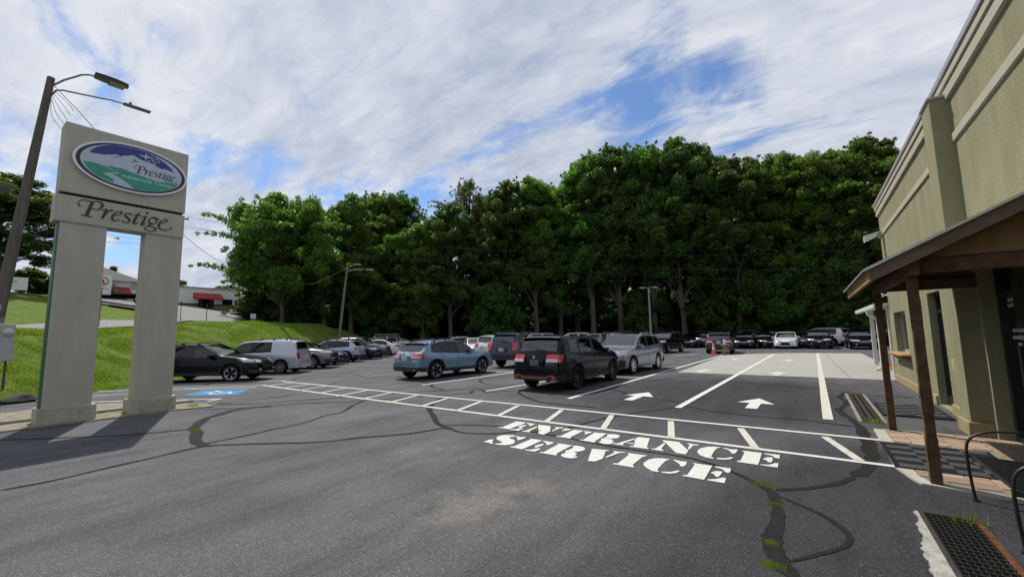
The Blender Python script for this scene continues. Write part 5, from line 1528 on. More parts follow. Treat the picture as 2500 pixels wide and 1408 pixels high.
crossover = Model(4.46, [(0, .60), (.04, .73), (.14, .84), (.5, .94), (1.1, 1.03), (1.34, 1.075), (1.75, 1.30), (2.1, 1.465), (2.35, 1.52), (2.75, 1.54), (3.3, 1.52), (3.72, 1.45), (3.95, 1.37), (4.22, 1.08), (4.34, .99), (4.42, .88), (4.46, .62)],
                  [(0, .55), (.2, .74), (.8, .87), (1.3, .93), (2.5, .975), (3.5, 1.03), (4.1, 1.06), (4.46, 1.0)], PLAN(4.46, .90), BOT(4.46, .27), .93, 3.595, .345)
finish(crossover, 'two', [(1.62, 2.42), (2.50, 3.28), (3.34, 3.78)], (1.38, 2.13), (3.90, 4.22, .86), (1.42, 2.46, 3.34), (2.15, 3.75), True, (0.62, 1.42, .70, .82, .10), (0.50, 1.22, .82, 1.0, (0.1, 0.5)), (0.55, .52, .74, 4, 2))
suv = Model(4.63, [(0, .66), (.04, .82), (.15, .94), (.5, 1.03), (1.15, 1.11), (1.35, 1.15), (1.7, 1.38), (2.0, 1.555), (2.25, 1.63), (2.75, 1.66), (3.6, 1.65), (4.1, 1.61), (4.27, 1.54), (4.44, 1.18), (4.50, 1.08), (4.57, .95), (4.61, .82), (4.63, .62)],
            [(0, .6), (.2, .8), (.8, .95), (1.3, 1.02), (2.5, 1.05), (3.6, 1.07), (4.3, 1.10), (4.63, 1.05)], PLAN(4.63, .91, r=.80), BOT(4.63, .27), .95, 3.62, .36, .22)
def forester_extra(m, Fs, Rs, T):
    zr = m.bot(m.L)
    path = lambda u: (0.035 if abs(u) < 0.55 else (0.035 + (abs(u) - 0.55) * 0.6 if abs(u) < 0.66 else (0.10 if abs(u) < 0.85 else 0.10 - (abs(u) - 0.85) * 0.75)))
    m.pad(Rs, -0.98, 0.98, lambda u: zr + 0.02 + path(u), lambda u: zr + 0.045 + path(u), 40, 1, 0.045, ORANGE, 'orange_bumper_line', wall=0.02)
    for sg in (1, -1):
        m.pad(m.S_side(sg), m.fa + 0.9, m.ra - 0.5, lambda x: m.bot(x) + 0.01, lambda x: m.bot(x) + 0.035, 8, 1, 0.026, ORANGE, 'orange_sill_line', wall=0.02)
    m.part('exhaust', MB().lathe([(0.03, 0.0), (0.04, 0.0), (0.04, 0.14), (0.03, 0.14)], 14, 'X', c=(-m.L / 2 - 0.03, -0.42, zr - 0.03)), CHROME)
    cu_ = bpy.data.curves.new('lettering', 'FONT'); cu_.body = 'FORESTER'; cu_.size = 0.062; cu_.extrude = 0.002
    ob = bpy.data.objects.new('lettering_tmp', cu_); COL.objects.link(ob); bpy.context.view_layer.update()
    me_ = bpy.data.meshes.new_from_object(ob.evaluated_get(bpy.context.evaluated_depsgraph_get())); bpy.data.objects.remove(ob)
    zt_ = zr + 0.42
    xq = m.L / 2 - m.xr(zt_) - 0.042
    for v in me_.vertices:
        x, y, z = v.co
        v.co = (xq - z, -0.40 - x, zt_ + y)
    me_.materials.append(CHROME)
    m.part('model_lettering', me_, None)
forester = Model(4.63, [(0, .66), (.04, .82), (.15, .94), (.5, 1.03), (1.15, 1.11), (1.35, 1.15), (1.7, 1.38), (2.0, 1.555), (2.25, 1.63), (2.75, 1.66), (3.6, 1.65), (4.1, 1.61), (4.24, 1.55), (4.44, 1.18), (4.50, 1.08), (4.57, .95), (4.61, .82), (4.63, .62)],
                 [(0, .6), (.2, .8), (.8, .95), (1.3, 1.02), (2.5, 1.05), (3.6, 1.07), (4.3, 1.10), (4.63, 1.05)], PLAN(4.63, .91, r=.80), BOT(4.63, .27), .95, 3.62, .36, .22)
finish(forester, 'dark', [(1.62, 2.45), (2.53, 3.35), (3.42, 3.95)], (1.40, 2.08), (4.22, 4.44, .88), (1.42, 2.49, 3.40), (2.2, 4.0, RIMS), True, (0.62, 1.42, .78, .92, .08), (0.52, 1.18, .86, 1.07, (0.0, 0.42)), (0.55, .56, .82, 4, 2), extra=forester_extra, trim=PLAST, plate_mat=PLATE2)
finish(suv, 'silver', [(1.62, 2.45), (2.53, 3.35), (3.42, 3.95)], (1.40, 2.08), (4.27, 4.44, .88), (1.42, 2.49, 3.40), (2.2, 4.0), True, (0.60, 1.42, .80, .93, .08), (0.66, 1.16, .85, 1.12), (0.55, .58, .84, 4, 2))
crv = Model(4.52, [(0, .66), (.05, .82), (.16, .92), (.55, 1.01), (1.05, 1.08), (1.2, 1.115), (1.5, 1.32), (1.84, 1.53), (2.1, 1.595), (2.6, 1.62), (3.25, 1.59), (3.75, 1.49), (4.05, 1.34), (4.28, 1.10), (4.42, .95), (4.5, .8), (4.52, .62)],
            [(0, .60), (.2, .80), (.7, .94), (1.2, 1.00), (2.3, 1.05), (3.3, 1.10), (4.0, 1.14), (4.52, 1.0)], PLAN(4.52, .91), BOT(4.52, .25), .90, 3.52, .35, .28)
finish(crv, 'silver', [(1.50, 2.40), (2.47, 3.2), (3.26, 3.72)], (1.24, 1.90), (3.86, 4.26, .84), (1.30, 2.43, 3.25), (2.05, 3.6, RIMS), False, (0.56, 1.50, .70, .88, .10, 1), (0.80, 1.16, .90, 1.25), (0.50, .64, .80, 2, 1), bump_mat=PLAST)
bigsuv = Model(4.80, [(0, .76), (.04, .92), (.15, 1.04), (.6, 1.12), (1.3, 1.19), (1.5, 1.23), (1.85, 1.47), (2.15, 1.66), (2.4, 1.73), (2.9, 1.76), (4.1, 1.75), (4.42, 1.70), (4.5, 1.60), (4.63, 1.26), (4.69, 1.12), (4.75, .96), (4.8, .72)],
               [(0, .7), (.2, .9), (.8, 1.04), (1.4, 1.08), (2.6, 1.10), (4.0, 1.13), (4.8, 1.08)], PLAN(4.8, .955, r=.82), BOT(4.8, .36), .92, 3.71, .385, .2)
finish(bigsuv, 'silver', [(1.78, 2.62), (2.70, 3.5), (3.58, 4.30)], (1.55, 2.22), (4.46, 4.62, .86), (1.55, 2.66, 3.54), (2.4, 4.2), True, (0.62, 1.34, .86, 1.02, .04), (0.80, 1.14, .90, 1.28), (0.55, .66, .92, 3, 1))
boxy = Model(4.25, [(0, .64), (.05, .82), (.18, .92), (.6, 1.0), (.92, 1.06), (1.25, 1.32), (1.52, 1.52), (1.75, 1.585), (2.3, 1.61), (3.7, 1.60), (3.98, 1.56), (4.05, 1.46), (4.13, 1.16), (4.17, 1.05), (4.22, .85), (4.25, .6)],
             [(0, .58), (.2, .78), (.6, .92), (1.0, .98), (2.3, 1.02), (3.4, 1.05), (4.25, 1.02)], PLAN(4.25, .88, r=.80), BOT(4.25, .2), .85, 3.45, .325, .2)
finish(boxy, 'ten', [(1.25, 2.05), (2.12, 2.95)], (.96, 1.55), (4.02, 4.13, .84), (1.05, 2.08, 3.0), None, False, (0.62, 1.38, .72, .86, .06), (0.80, 1.02, .70, 1.0), (0.55, .54, .68, 2, 1), spoiler=False)
sedan = Model(4.60, [(0, .50), (.05, .63), (.18, .72), (.65, .83), (1.2, .92), (1.42, .96), (1.85, 1.20), (2.2, 1.375), (2.5, 1.43), (2.85, 1.445), (3.2, 1.41), (3.6, 1.27), (3.95, 1.10), (4.1, 1.055), (4.42, 1.01), (4.53, .93), (4.58, .78), (4.6, .58)],
              [(0, .45), (.2, .63), (.8, .78), (1.3, .86), (2.5, .92), (3.5, .96), (4.2, .98), (4.6, .9)], PLAN(4.6, .90), BOT(4.6, .19), .93, 3.63, .33, .30)
finish(sedan, 'silver', [(1.68, 2.45), (2.52, 3.25), (3.30, 3.55)], (1.46, 2.22), (3.28, 3.98, .86), (1.45, 2.48, 3.30), None, False, (0.58, 1.46, .58, .70, .10), (0.55, 1.25, .78, .95), (0.55, .42, .62, 3, 1), spoiler=False)
wagon = Model(4.80, [(0, .58), (.04, .72), (.14, .82), (.5, .92), (1.2, 1.02), (1.45, 1.06), (1.85, 1.30), (2.2, 1.475), (2.5, 1.535), (2.9, 1.55), (3.7, 1.53), (4.2, 1.46), (4.36, 1.38), (4.58, 1.06), (4.67, .96), (4.76, .82), (4.8, .6)],
              [(0, .53), (.2, .72), (.8, .85), (1.4, .92), (2.6, .96), (3.8, 1.0), (4.4, 1.02), (4.8, .98)], PLAN(4.8, .91), BOT(4.8, .25), .96, 3.70, .345)
finish(wagon, 'two', [(1.72, 2.55), (2.63, 3.45), (3.52, 4.15)], (1.49, 2.24), (4.36, 4.58, .86), (1.5, 2.59, 3.50), (2.3, 4.1), True, (0.60, 1.42, .68, .82, .08), (0.55, 1.18, .80, .98, (0.1, 0.45)), (0.52, .50, .74, 3, 2))

# open-sided off-roader with flat panels
def make_jeep():
    m = Model(4.2, [(0, .8), (4.2, 1.8)], [(0, .7), (4.2, 1.1)], [(0, .78), (4.2, .78)], [(0, .5), (4.2, .5)], .75, 3.2, .40)
    P = PAINT
    m.part('body', MB().bbox(-1.9, 0.55, -.78, .78, .62, 1.16, .03).bbox(.5, 1.75, -.62, .62, .70, 1.10, .05), P)
    m.part('bonnet', MB().bbox(.55, 1.72, -.60, .60, 1.09, 1.17, .03), P)
    m.part('grille', MB().bbox(1.74, 1.80, -.60, .60, .72, 1.12, .02), P)
    for k in range(7):
        m.part('grille_slot', MB().box(1.795, 1.806, -.27 + k * .085, -.22 + k * .085, .80, 1.06), UNDER, 2)
    for sg in (1, -1):
        m.part('headlight', MB().lathe([(0, .03), (.09, .02), (.095, 0)], 16, 'X', c=(1.80, sg * .46, .97)), LAMP)
        m.part('fender', MB().bbox(.80, 1.85, sg * .62 - .0 if sg > 0 else -.93, .93 if sg > 0 else -.62, .86, .93, .02), PLAST)
        m.part('fender', MB().bbox(-1.75, -.75, .78 if sg > 0 else -.95, .95 if sg > 0 else -.78, .86, .93, .02), PLAST)
        m.part('mirror', MB().bbox(.3, .42, sg * .92 - .1, sg * .92 + .1, 1.2, 1.38, .02), PLAST)
        m.part('side_window', MB().bbox(-.45, .38, sg * .77 - .01, sg * .77 + .01, 1.2, 1.68, .01), GLASS)
        m.part('rear_side_window', MB().bbox(-1.75, -.6, sg * .77 - .01, sg * .77 + .01, 1.22, 1.66, .01), GLASS)
        m.part('pillar', MB().bbox(-.58, -.47, sg * .77 - .02, sg * .77 + .02, 1.15, 1.72, .008).bbox(-1.88, -1.77, sg * .77 - .02, sg * .77 + .02, 1.15, 1.72, .008), P)
    m.part('windscreen', MB().add([(.58, -.68, 1.2), (.58, .68, 1.2), (.40, .62, 1.68), (.40, -.62, 1.68)], [(0, 1, 2, 3)]), WSGL)
    m.part('windscreen_frame', MB().tube([(.57, -.72, 1.17), (.38, -.66, 1.72), (.38, .66, 1.72), (.57, .72, 1.17)], .035, 6), P)
    m.part('hard_top', MB().bbox(-1.9, .42, -.76, .76, 1.68, 1.80, .04), PLAST)
    m.part('rear_window', MB().bbox(-1.92, -1.89, -.6, .6, 1.22, 1.62, .005), GLASS)
    rk = MB()
    for sg in (1, -1):
        rk.tube([(-1.9, sg * .72, 1.92), (.6, sg * .72, 1.92)], .025, 6)
    for x in (-1.6, -.8, 0, .5):
        rk.tube([(x, -.72, 1.92), (x, .72, 1.92)], .02, 6)
        rk.tube([(x, -.72, 1.92), (x, -.72, 1.78)], .02, 6); rk.tube([(x, .72, 1.92), (x, .72, 1.78)], .02, 6)
    m.part('roof_rack', rk, PLAST)
    m.part('bumper', MB().bbox(1.85, 2.05, -.75, .75, .55, .72, .03), PLAST)
    m.part('chassis', MB().box(-1.8, 1.85, -.5, .5, .42, .70), UNDER)
    tm, rm = wheel_mesh('dark', .40)
    for x in (1.32, -1.22):
        for sg in (1, -1):
            i = m.part('wheel', tm, None, None, 45, (x, sg * .74, .40), 0 if sg > 0 else math.pi)
            m.part('rim', rm, None, i)
    i = m.part('spare_wheel', tm, None, None, 45, (-2.02, 0, .98), math.pi / 2)
    m.part('rim', rm, None, i)
    return m
jeep = make_jeep()

cBLUE = car_paint('slate_blue', (0.125, 0.225, 0.325), 0.25, 0.30)
cBLACK = car_paint('black', (0.0035, 0.0035, 0.0045), 0.0, 0.25)
cNAVY = car_paint('near_black_navy', (0.004, 0.005, 0.012), 0.0, 0.25)
cSILV = car_paint('silver_blue', (0.17, 0.185, 0.22), 0.55, 0.32)
cPALE = car_paint('pale_silver', (0.44, 0.47, 0.53), 0.4, 0.32)
cICE = car_paint('ice_blue', (0.36, 0.43, 0.55), 0.35, 0.30)
cGREY = car_paint('warm_grey', (0.15, 0.145, 0.145), 0.45, 0.32)
cDGREY = car_paint('dark_grey', (0.055, 0.058, 0.066), 0.4, 0.3)
cPURP = car_paint('grey_violet', (0.060, 0.062, 0.092), 0.35, 0.3)
cBROWN = car_paint('taupe', (0.10, 0.092, 0.083), 0.4, 0.3)
cWHITE = car_paint('white', (0.62, 0.63, 0.64), 0.0, 0.3)
cDBLUE = car_paint('dark_blue', (0.014, 0.028, 0.085), 0.35, 0.26)
cRED = car_paint('dark_red', (0.10, 0.012, 0.012), 0.3, 0.3)
cPLUM = car_paint('plum_grey', (0.055, 0.048, 0.062), 0.4, 0.3)

# cars in the middle of the lot
place(forester, 'black SUV with orange bumper line, seen from behind', cNAVY, -6.72, 12.93, 89)
place(crossover, 'slate blue crossover seen from behind with red taillights', cBLUE, -12.88, 13.20, 87.5)
place(crv, 'silver-blue SUV with roof rails facing the camera beside the lane line', cSILV, -6.72, 18.25, -95)
place(bigsuv, 'grey-violet SUV with rear spoiler between the blue and black cars', cPURP, -12.75, 19.3, 90)
# angled row along the bank; centre of each bay steps back from the black crossover
def bayc(k, fwd_=0.0):
    return (-22.55 - 0.615 * 2.75 * k + c38 * fwd_, 9.95 + 0.7885 * 2.75 * k + s38 * fwd_)
place(crossover, 'black crossover with two-tone wheels parked nearest the sign legs', cBLACK, -20.56, 7.10, 38.5, group='cars angled along the bank')
place(boxy, 'boxy pale silver wagon backed out beside the black crossover', cPALE, *bayc(0), 218, group='cars angled along the bank')
row = [(suv, 'warm grey SUV with v-shaped nose next to the boxy wagon', cGREY, 1, 0.3, 38),
       (sedan, 'low blue sedan nose out between grey SUV and ice-blue crossover', cDBLUE, 2, -0.1, 38),
       (crossover, 'ice-blue crossover showing its tail in the row by the bank', cICE, 3, 0.2, 218),
       (wagon, 'dark blue wagon nose out beyond the ice-blue crossover', cDBLUE, 4, 0.5, 38),
       (suv, 'taupe SUV nose out beyond the dark blue wagon', cBROWN, 5, 0.6, 38),
       (sedan, 'white sedan showing its tail beyond the taupe SUV', cWHITE, 6.1, 0.9, 218),
       (crossover, 'dark grey crossover nose out after the white sedan', cDGREY, 7.1, 0.9, 38)]
for md, lab, pt_, k, fo, hd in row:
    place(md, lab, pt_, *bayc(k, fo), hd, group='cars angled along the bank')
place(jeep, 'pale open-framed off-roader with a black roof rack', cPALE, *bayc(8.7, 0.9), 38, group='cars angled along the bank')
place(sedan, 'dark silver sedan just beyond the off-roader', cDGREY, *bayc(9.9, 1.6), 38, group='cars angled along the bank')
# the middle rows further back
place(crossover, 'silver crossover half hidden behind the roof of the blue crossover', cPALE, -27.2, 30.5, 60)
place(suv, 'off-white SUV tail showing left of the grey-violet SUV', cWHITE, -18.2, 24.6, 84)
place(sedan, 'white sedan side-on between blue crossover and off-white SUV', cWHITE, -23.5, 27.5, -40)
place(suv, 'grey SUV seen past the right side of the grey-violet SUV', cGREY, -11.7, 27.0, 90)
place(bigsuv, 'black SUV whose roof shows above the black one with orange line', cBLACK, -10.6, 26.3, -90, scale=0.97)
place(suv, 'black SUV with pale rear quarter beyond the silver-blue one', cBLACK, -9.75, 35.0, -97)
# the far rows in front of the wood
far = [(sedan, 'small black sedan facing us behind the black SUV', cBLACK, -9.2, 42.0, -90, 1),
       (suv, 'dark SUV with bright mirror just left of the plum-grey wagon', cDGREY, -8.3, 44.0, -86, 1),
       (wagon, 'plum-grey wagon tail towards us behind the folding table', cPLUM, -5.75, 35.6, 96, 1),
       (sedan, 'dark red car behind the plum-grey wagon', cRED, -6.9, 46.8, -88, 1),
       (sedan, 'black sedan nose towards us right of the plum-grey wagon', cBLACK, -4.75, 40.6, -84, 1),
       (suv, 'silver-grey SUV behind the black sedan in the far row', cGREY, -4.9, 45.6, -78, 1),
       (sedan, 'black sedan turned slightly beside the bright white sedan', cBLACK, -3.35, 41.6, -72, 1),
       (sedan, 'bright white sedan facing us in the far row', cWHITE, -1.72, 41.0, -90, 1),
       (bigsuv, 'tall black SUV behind the bright white sedan', cBLACK, -3.3, 48.5, -80, 1),
       (sedan, 'dark sedan squeezed right of the bright white sedan', cDGREY, -0.75, 43.4, -75, 1),
       (wagon, 'black wagon with silver grille facing us on the third lane', cBLACK, 0.42, 41.2, -90, 1),
       (suv, 'white SUV parked across behind the black silver-grilled wagon', cWHITE, 0.6, 47.6, 155, 1.05),
       (bigsuv, 'black SUV with roof bars beyond the white SUV', cBLACK, 3.6, 50.0, 130, 1.0),
       (sedan, 'black sedan facing us nearest the white downpipe', cBLACK, 2.95, 40.6, -88, 1.03),
       (suv, 'dark red SUV partly behind the white downpipe', cRED, 6.2, 49.5, -70, 1)]
for md, lab, pt_, x, y, hd, sc in far:
    if y > 40:
        k_ = (y + (4.0 if y < 44 else 3.0)) / y
        x, y = x * k_, y * k_
    place(md, lab, pt_, x, y, hd, scale=sc, group='cars in the far rows before the wood')

# ------------------------------------------------------------------ trees
LEAF1 = leaf_mat('leaf_dark', (0.030, 0.072, 0.014), (0.092, 0.160, 0.031), 0.40)
LEAF2 = leaf_mat('leaf_mid', (0.048, 0.104, 0.019), (0.145, 0.230, 0.044), 0.44)
LEAF3 = leaf_mat('leaf_olive', (0.040, 0.070, 0.018), (0.105, 0.145, 0.038), 0.38)
BARK = mat('bark', (0.10, 0.085, 0.068), 0.95, var=0.35, scale=6, bump=0.6, bscale=20, stretch=(1, 1, 0.2))
def leaf_mesh(name, clumps, dens, size, m, flat=0.75, droop=0.0, seed=1):
    r = np.random.default_rng(seed)
    C, Q = [], []
    for (x, y, z, rad) in clumps:
        n = int(dens * rad * rad)
        u = r.normal(size=(n, 3)); u /= np.linalg.norm(u, axis=1)[:, None]
        rr = rad * 1.12 * r.random(n) ** 0.45
        p = u * rr[:, None] * np.array([1, 1, flat]) + np.array([x, y, z])
        p[:, 2] -= droop * (np.hypot(p[:, 0] - x, p[:, 1] - y)) ** 1.5
        C.append(p); Q.append(u)
    C = np.concatenate(C); Q = np.concatenate(Q)
    n = len(C)
    nrm = Q * 0.25 + r.normal(size=(n, 3)) * 0.75 + np.array([0, 0, 0.40])
    nrm /= np.linalg.norm(nrm, axis=1)[:, None]
    a = np.cross(nrm, r.normal(size=(n, 3))); a /= np.linalg.norm(a, axis=1)[:, None]
    b = np.cross(nrm, a)
    s = size * (0.6 + 0.8 * r.random(n))[:, None]
    v = np.empty((n, 4, 3))
    v[:, 0] = C - a * s * 0.62; v[:, 1] = C + b * s * 0.36 + nrm * s * 0.08
    v[:, 2] = C + a * s * 0.62; v[:, 3] = C - b * s * 0.36 + nrm * s * 0.08
    me = bpy.data.meshes.new(name)
    me.vertices.add(n * 4); me.loops.add(n * 4); me.polygons.add(n)
    me.vertices.foreach_set('co', v.reshape(-1).astype(np.float32))
    me.loops.foreach_set('vertex_index', np.arange(n * 4, dtype=np.int32))
    me.polygons.foreach_set('loop_start', np.arange(0, n * 4, 4, dtype=np.int32))
    me.materials.append(m)
    me.update(); me.validate()
    return me
def make_tree(kind, seed, H, W, z0, m, n_lobe, dens, size, rad=(0.40, 0.95), lobe=(1.6, 2.7), per=11):
    """a trunk with limbs and a crown of leafy lobes, built at real height H"""
    r = random.Random(seed)
    cl, lobes = [], []
    for k in range(n_lobe):
        t = (k + r.random()) / n_lobe
        t = t ** 0.9
        R_ = r.uniform(*lobe) * (0.8 if t > 0.8 else 1.0)
        if kind == 'conifer':
            env = W * 0.5 * (1.03 - t) ** 0.8
            R_ = 0.5 + 1.5 * (1 - t)
        elif kind == 'low':
            env = W * 0.5 * math.sqrt(max(0.02, 1 - ((t - 0.35) / 0.68) ** 2))
        else:
            env = W * 0.5 * math.sqrt(max(0.03, 1 - abs((t - 0.45) / 0.57) ** 2.2)) * r.uniform(0.75, 1.12)
        a = k * 2.399 + r.uniform(-.6, .6)
        q = max(0, env - R_ * 0.6) * (0.25 + 0.75 * math.sqrt(r.random()))
        z = z0 + (H - z0 - R_ * 0.7) * t
        lobes.append((q * math.cos(a), q * math.sin(a), z, R_))
    for (x, y, z, R_) in lobes:
        ax, ay, az = r.uniform(0.65, 1.35), r.uniform(0.65, 1.35), r.uniform(0.55, 1.15)
        for j in range(per):
            u = Vector((r.gauss(0, 1), r.gauss(0, 1), r.gauss(0.35, 0.8))).normalized()
            g_ = R_ * r.uniform(0.55, 1.08)
            rd = r.uniform(*rad)
            cl.append((x + u.x * g_ * ax, y + u.y * g_ * ay, z + u.z * g_ * (az if kind != 'conifer' else 0.22), rd))
        for j in range(6):                                       # stray sprigs beyond the lobe
            u = Vector((r.gauss(0, 1), r.gauss(0, 1), r.gauss(0.5, 0.7))).normalized()
            g_ = R_ * r.uniform(1.05, 1.55)
            cl.append((x + u.x * g_, y + u.y * g_, z + u.z * g_ * 0.8, rad[0] * 0.55))
    boughs = []
    if kind != 'conifer':                                         # leaders and side boughs that break the outline
        for k in range(7):
            a = r.uniform(0, 6.28); q = W * r.uniform(0.05, 0.34)
            zt_ = H - q * 0.55 + r.uniform(-0.3, 1.5) * (H / 24)
            boughs.append([(0, 0, H * 0.8), (q * 0.8 * math.cos(a), q * 0.8 * math.sin(a), zt_ - 2.2), (q * math.cos(a), q * math.sin(a), zt_)])
            for j in range(5):
                cl.append((q * math.cos(a) + r.uniform(-.35, .35), q * math.sin(a) + r.uniform(-.35, .35), zt_ - j * 0.55, rad[0] * (0.5 + 0.13 * j)))
        for k in range(6):
            a = r.uniform(0, 6.28); z = z0 + (H - z0) * r.uniform(0.15, 0.75)
            boughs.append([(0, 0, max(H * 0.2, z - 1.5)), (W * 0.25 * math.cos(a), W * 0.25 * math.sin(a), z - 0.4), (W * 0.5 * 1.12 * math.cos(a + 0.2), W * 0.5 * 1.12 * math.sin(a + 0.2), z + 0.5)])
            for j in range(6):
                q = W * 0.5 * (0.75 + 0.09 * j)
                cl.append((q * math.cos(a + 0.05 * j), q * math.sin(a + 0.05 * j), z + 0.25 * j - 0.05 * j * j, rad[0] * (0.95 - 0.1 * j)))
    crown = leaf_mesh(kind + '_crown', cl, dens, size, m, 0.88 if kind != 'conifer' else 0.35, 0.05, seed)
    tb_ = MB()
    r0 = 0.014 * H + 0.05
    path = [(0.18 * math.sin(0.5 * i + seed), 0.18 * math.cos(0.7 * i + seed), H * 0.88 * i / 8) for i in range(9)]
    path[0] = (path[0][0], path[0][1], -0.4)
    tb_.tube(path, [r0 * (1.25 if i == 0 else 1 - 0.108 * i) for i in range(9)], 9)
    for bp_ in boughs:
        tb_.tube(smooth_path(bp_, 4), [r0 * 0.28 * (1 - 0.1 * q) for q in range(9)], 5, caps=False)
    for (x, y, z, rd) in lobes:
        zb = max(H * 0.14, min(H * 0.8, z - 0.22 * H * r.uniform(0.5, 1.0)))
        bx, by, _ = path[min(8, int(zb / (H * 0.88) * 8 + 0.5))]
        mid = ((bx + x) * 0.5 + r.uniform(-.4, .4), (by + y) * 0.5 + r.uniform(-.4, .4), (zb + z) * 0.5 + 0.3)
        tb_.tube(smooth_path([(bx, by, zb), mid, (x, y, z)], 3), [r0 * 0.40 * (1 - 0.14 * q) for q in range(7)], 5, caps=False)
        for j in range(3):
            tb_.tube([(x, y, z), (x + r.uniform(-1, 1) * rd, y + r.uniform(-1, 1) * rd, z + rd * r.uniform(0.2, 0.8))], [r0 * 0.08, r0 * 0.02], 4, caps=False)
    return crown, tb_.mesh(kind + '_trunk', BARK, 60), H
VAR = {
    'A': [make_tree('broad', 3, 24, 11.5, 7.0, LEAF1, 30, 600, 0.21), make_tree('broad', 14, 24, 12.5, 6.0, LEAF2, 32, 600, 0.21)],
    'B': [make_tree('broad', 5, 25, 9.5, 8.5, LEAF2, 26, 600, 0.21), make_tree('broad', 26, 25, 10.5, 7.0, LEAF1, 28, 600, 0.20)],
    'C': [make_tree('broad', 8, 18, 11.0, 4.0, LEAF2, 30, 560, 0.19, (0.45, 0.8), (1.3, 2.2))],
    'D': [make_tree('conifer', 9, 22, 8.0, 4.0, LEAF3, 40, 520, 0.17, (0.4, 0.75), per=9)],
    'E': [make_tree('broad', 12, 15, 15.0, 3.6, LEAF2, 36, 580, 0.20, (0.5, 0.9), (1.3, 2.3))],
    'F': [make_tree('broad', 31, 26, 11.0, 14.0, LEAF3, 16, 300, 0.20, (0.4, 0.8), (1.2, 2.2), 8)],
    'S': [make_tree('low', 17, 8, 8.0, 0.4, LEAF1, 20, 600, 0.19, (0.45, 0.8), (1.0, 1.7)), make_tree('low', 19, 8, 7.0, 0.3, LEAF1, 18, 600, 0.19, (0.4, 0.75), (0.9, 1.6))],
}
def plant(name, label, kind, x, y, h, group, cat='tree', wide=1.0, rot=None):
    k = random.randrange(len(VAR[kind]))
    crown, trunk, H = VAR[kind][k]
    sc = h / H
    t = thing(name, label, cat, (x, y, hz(x, y)), random.uniform(0, 6.28) if rot is None else rot, group)
    w = sc ** 0.5 * wide
    t.scale = (w, w, sc)
    link('trunk', trunk, t); link('crown', crown, t)
    return t
ROW1 = [(-52.2, 25.3, 15.8, 'E'), (-59.1, 29.3, 17.2, 'A'), (-60.2, 31.7, 17.3, 'B'), (-51.8, 30.3, 15.4, 'C'), (-51.8, 34.0, 18.5, 'C'), (-54.4, 40.8, 23.7, 'A'), (-53.8, 44.8, 25.0, 'B'), (-44.4, 40.4, 17.6, 'C'), (-41.5, 43.3, 20.4, 'A'), (-44.8, 51.2, 27.1, 'F'), (-35.3, 48.5, 23.7, 'A'), (-32.0, 50.8, 24.4, 'B'), (-30.8, 56.1, 24.7, 'A'), (-25.0, 54.5, 27.1, 'B'), (-21.5, 56.0, 28.0, 'A'), (-17.2, 57.5, 27.6, 'B'), (-13.5, 57.4, 27.2, 'A'), (-11.0, 60.0, 26.7, 'B'), (-6.8, 57.6, 22.6, 'A'), (-4.0, 61.9, 24.0, 'B'), (-0.8, 60.0, 22.5, 'A'), (1.9, 60.0, 21.4, 'C'), (4.1, 59.9, 21.9, 'B'), (6.3, 59.7, 22.4, 'A'), (7.9, 59.5, 22.4, 'D'), (9.2, 57.3, 19.6, 'A')]
ROW2 = [(-66.6, 32.2, 16.9, 'B'), (-65.9, 33.7, 18.2, 'A'), (-64.7, 35.9, 17.0, 'A'), (-60.9, 42.0, 21.7, 'B'), (-54.1, 47.5, 17.7, 'A'), (-51.3, 50.5, 20.0, 'B'), (-45.0, 56.2, 24.5, 'A'), (-40.3, 59.7, 26.0, 'B'), (-32.2, 64.4, 25.5, 'A'), (-23.0, 66.1, 28.2, 'A'), (-18.1, 67.6, 28.2, 'B'), (-10.5, 69.2, 26.1, 'A'), (-6.5, 69.7, 24.6, 'A'), (-2.8, 69.9, 24.5, 'B'), (0.5, 70.0, 23.1, 'A'), (3.5, 69.9, 22.9, 'B'), (6.3, 69.7, 23.2, 'A'), (9.7, 67.3, 20.5, 'A'), (11.3, 61.0, 17.7, 'B'), (13.3, 60.6, 17.1, 'A')]
ROW3 = [(-35.4, 45.9, 8.9, 'S'), (-19.0, 54.8, 7.7, 'S'), (-9.2, 55.2, 8.7, 'S'), (-3.6, 55.9, 9.4, 'S'), (-0.3, 56.0, 7.2, 'S'), (3.3, 54.9, 8.1, 'S'), (5.4, 53.7, 7.3, 'S'), (-55.3, 32.2, 4.9, 'S'), (-51.1, 38.6, 7.1, 'S'), (-53.5, 27.2, 3.9, 'S')]
KN = {'A': 'broadleaf_tree', 'B': 'broadleaf_tree', 'C': 'feathery_tree', 'D': 'conifer_tree', 'E': 'spreading_tree', 'F': 'feathery_tree', 'S': 'understorey_tree'}
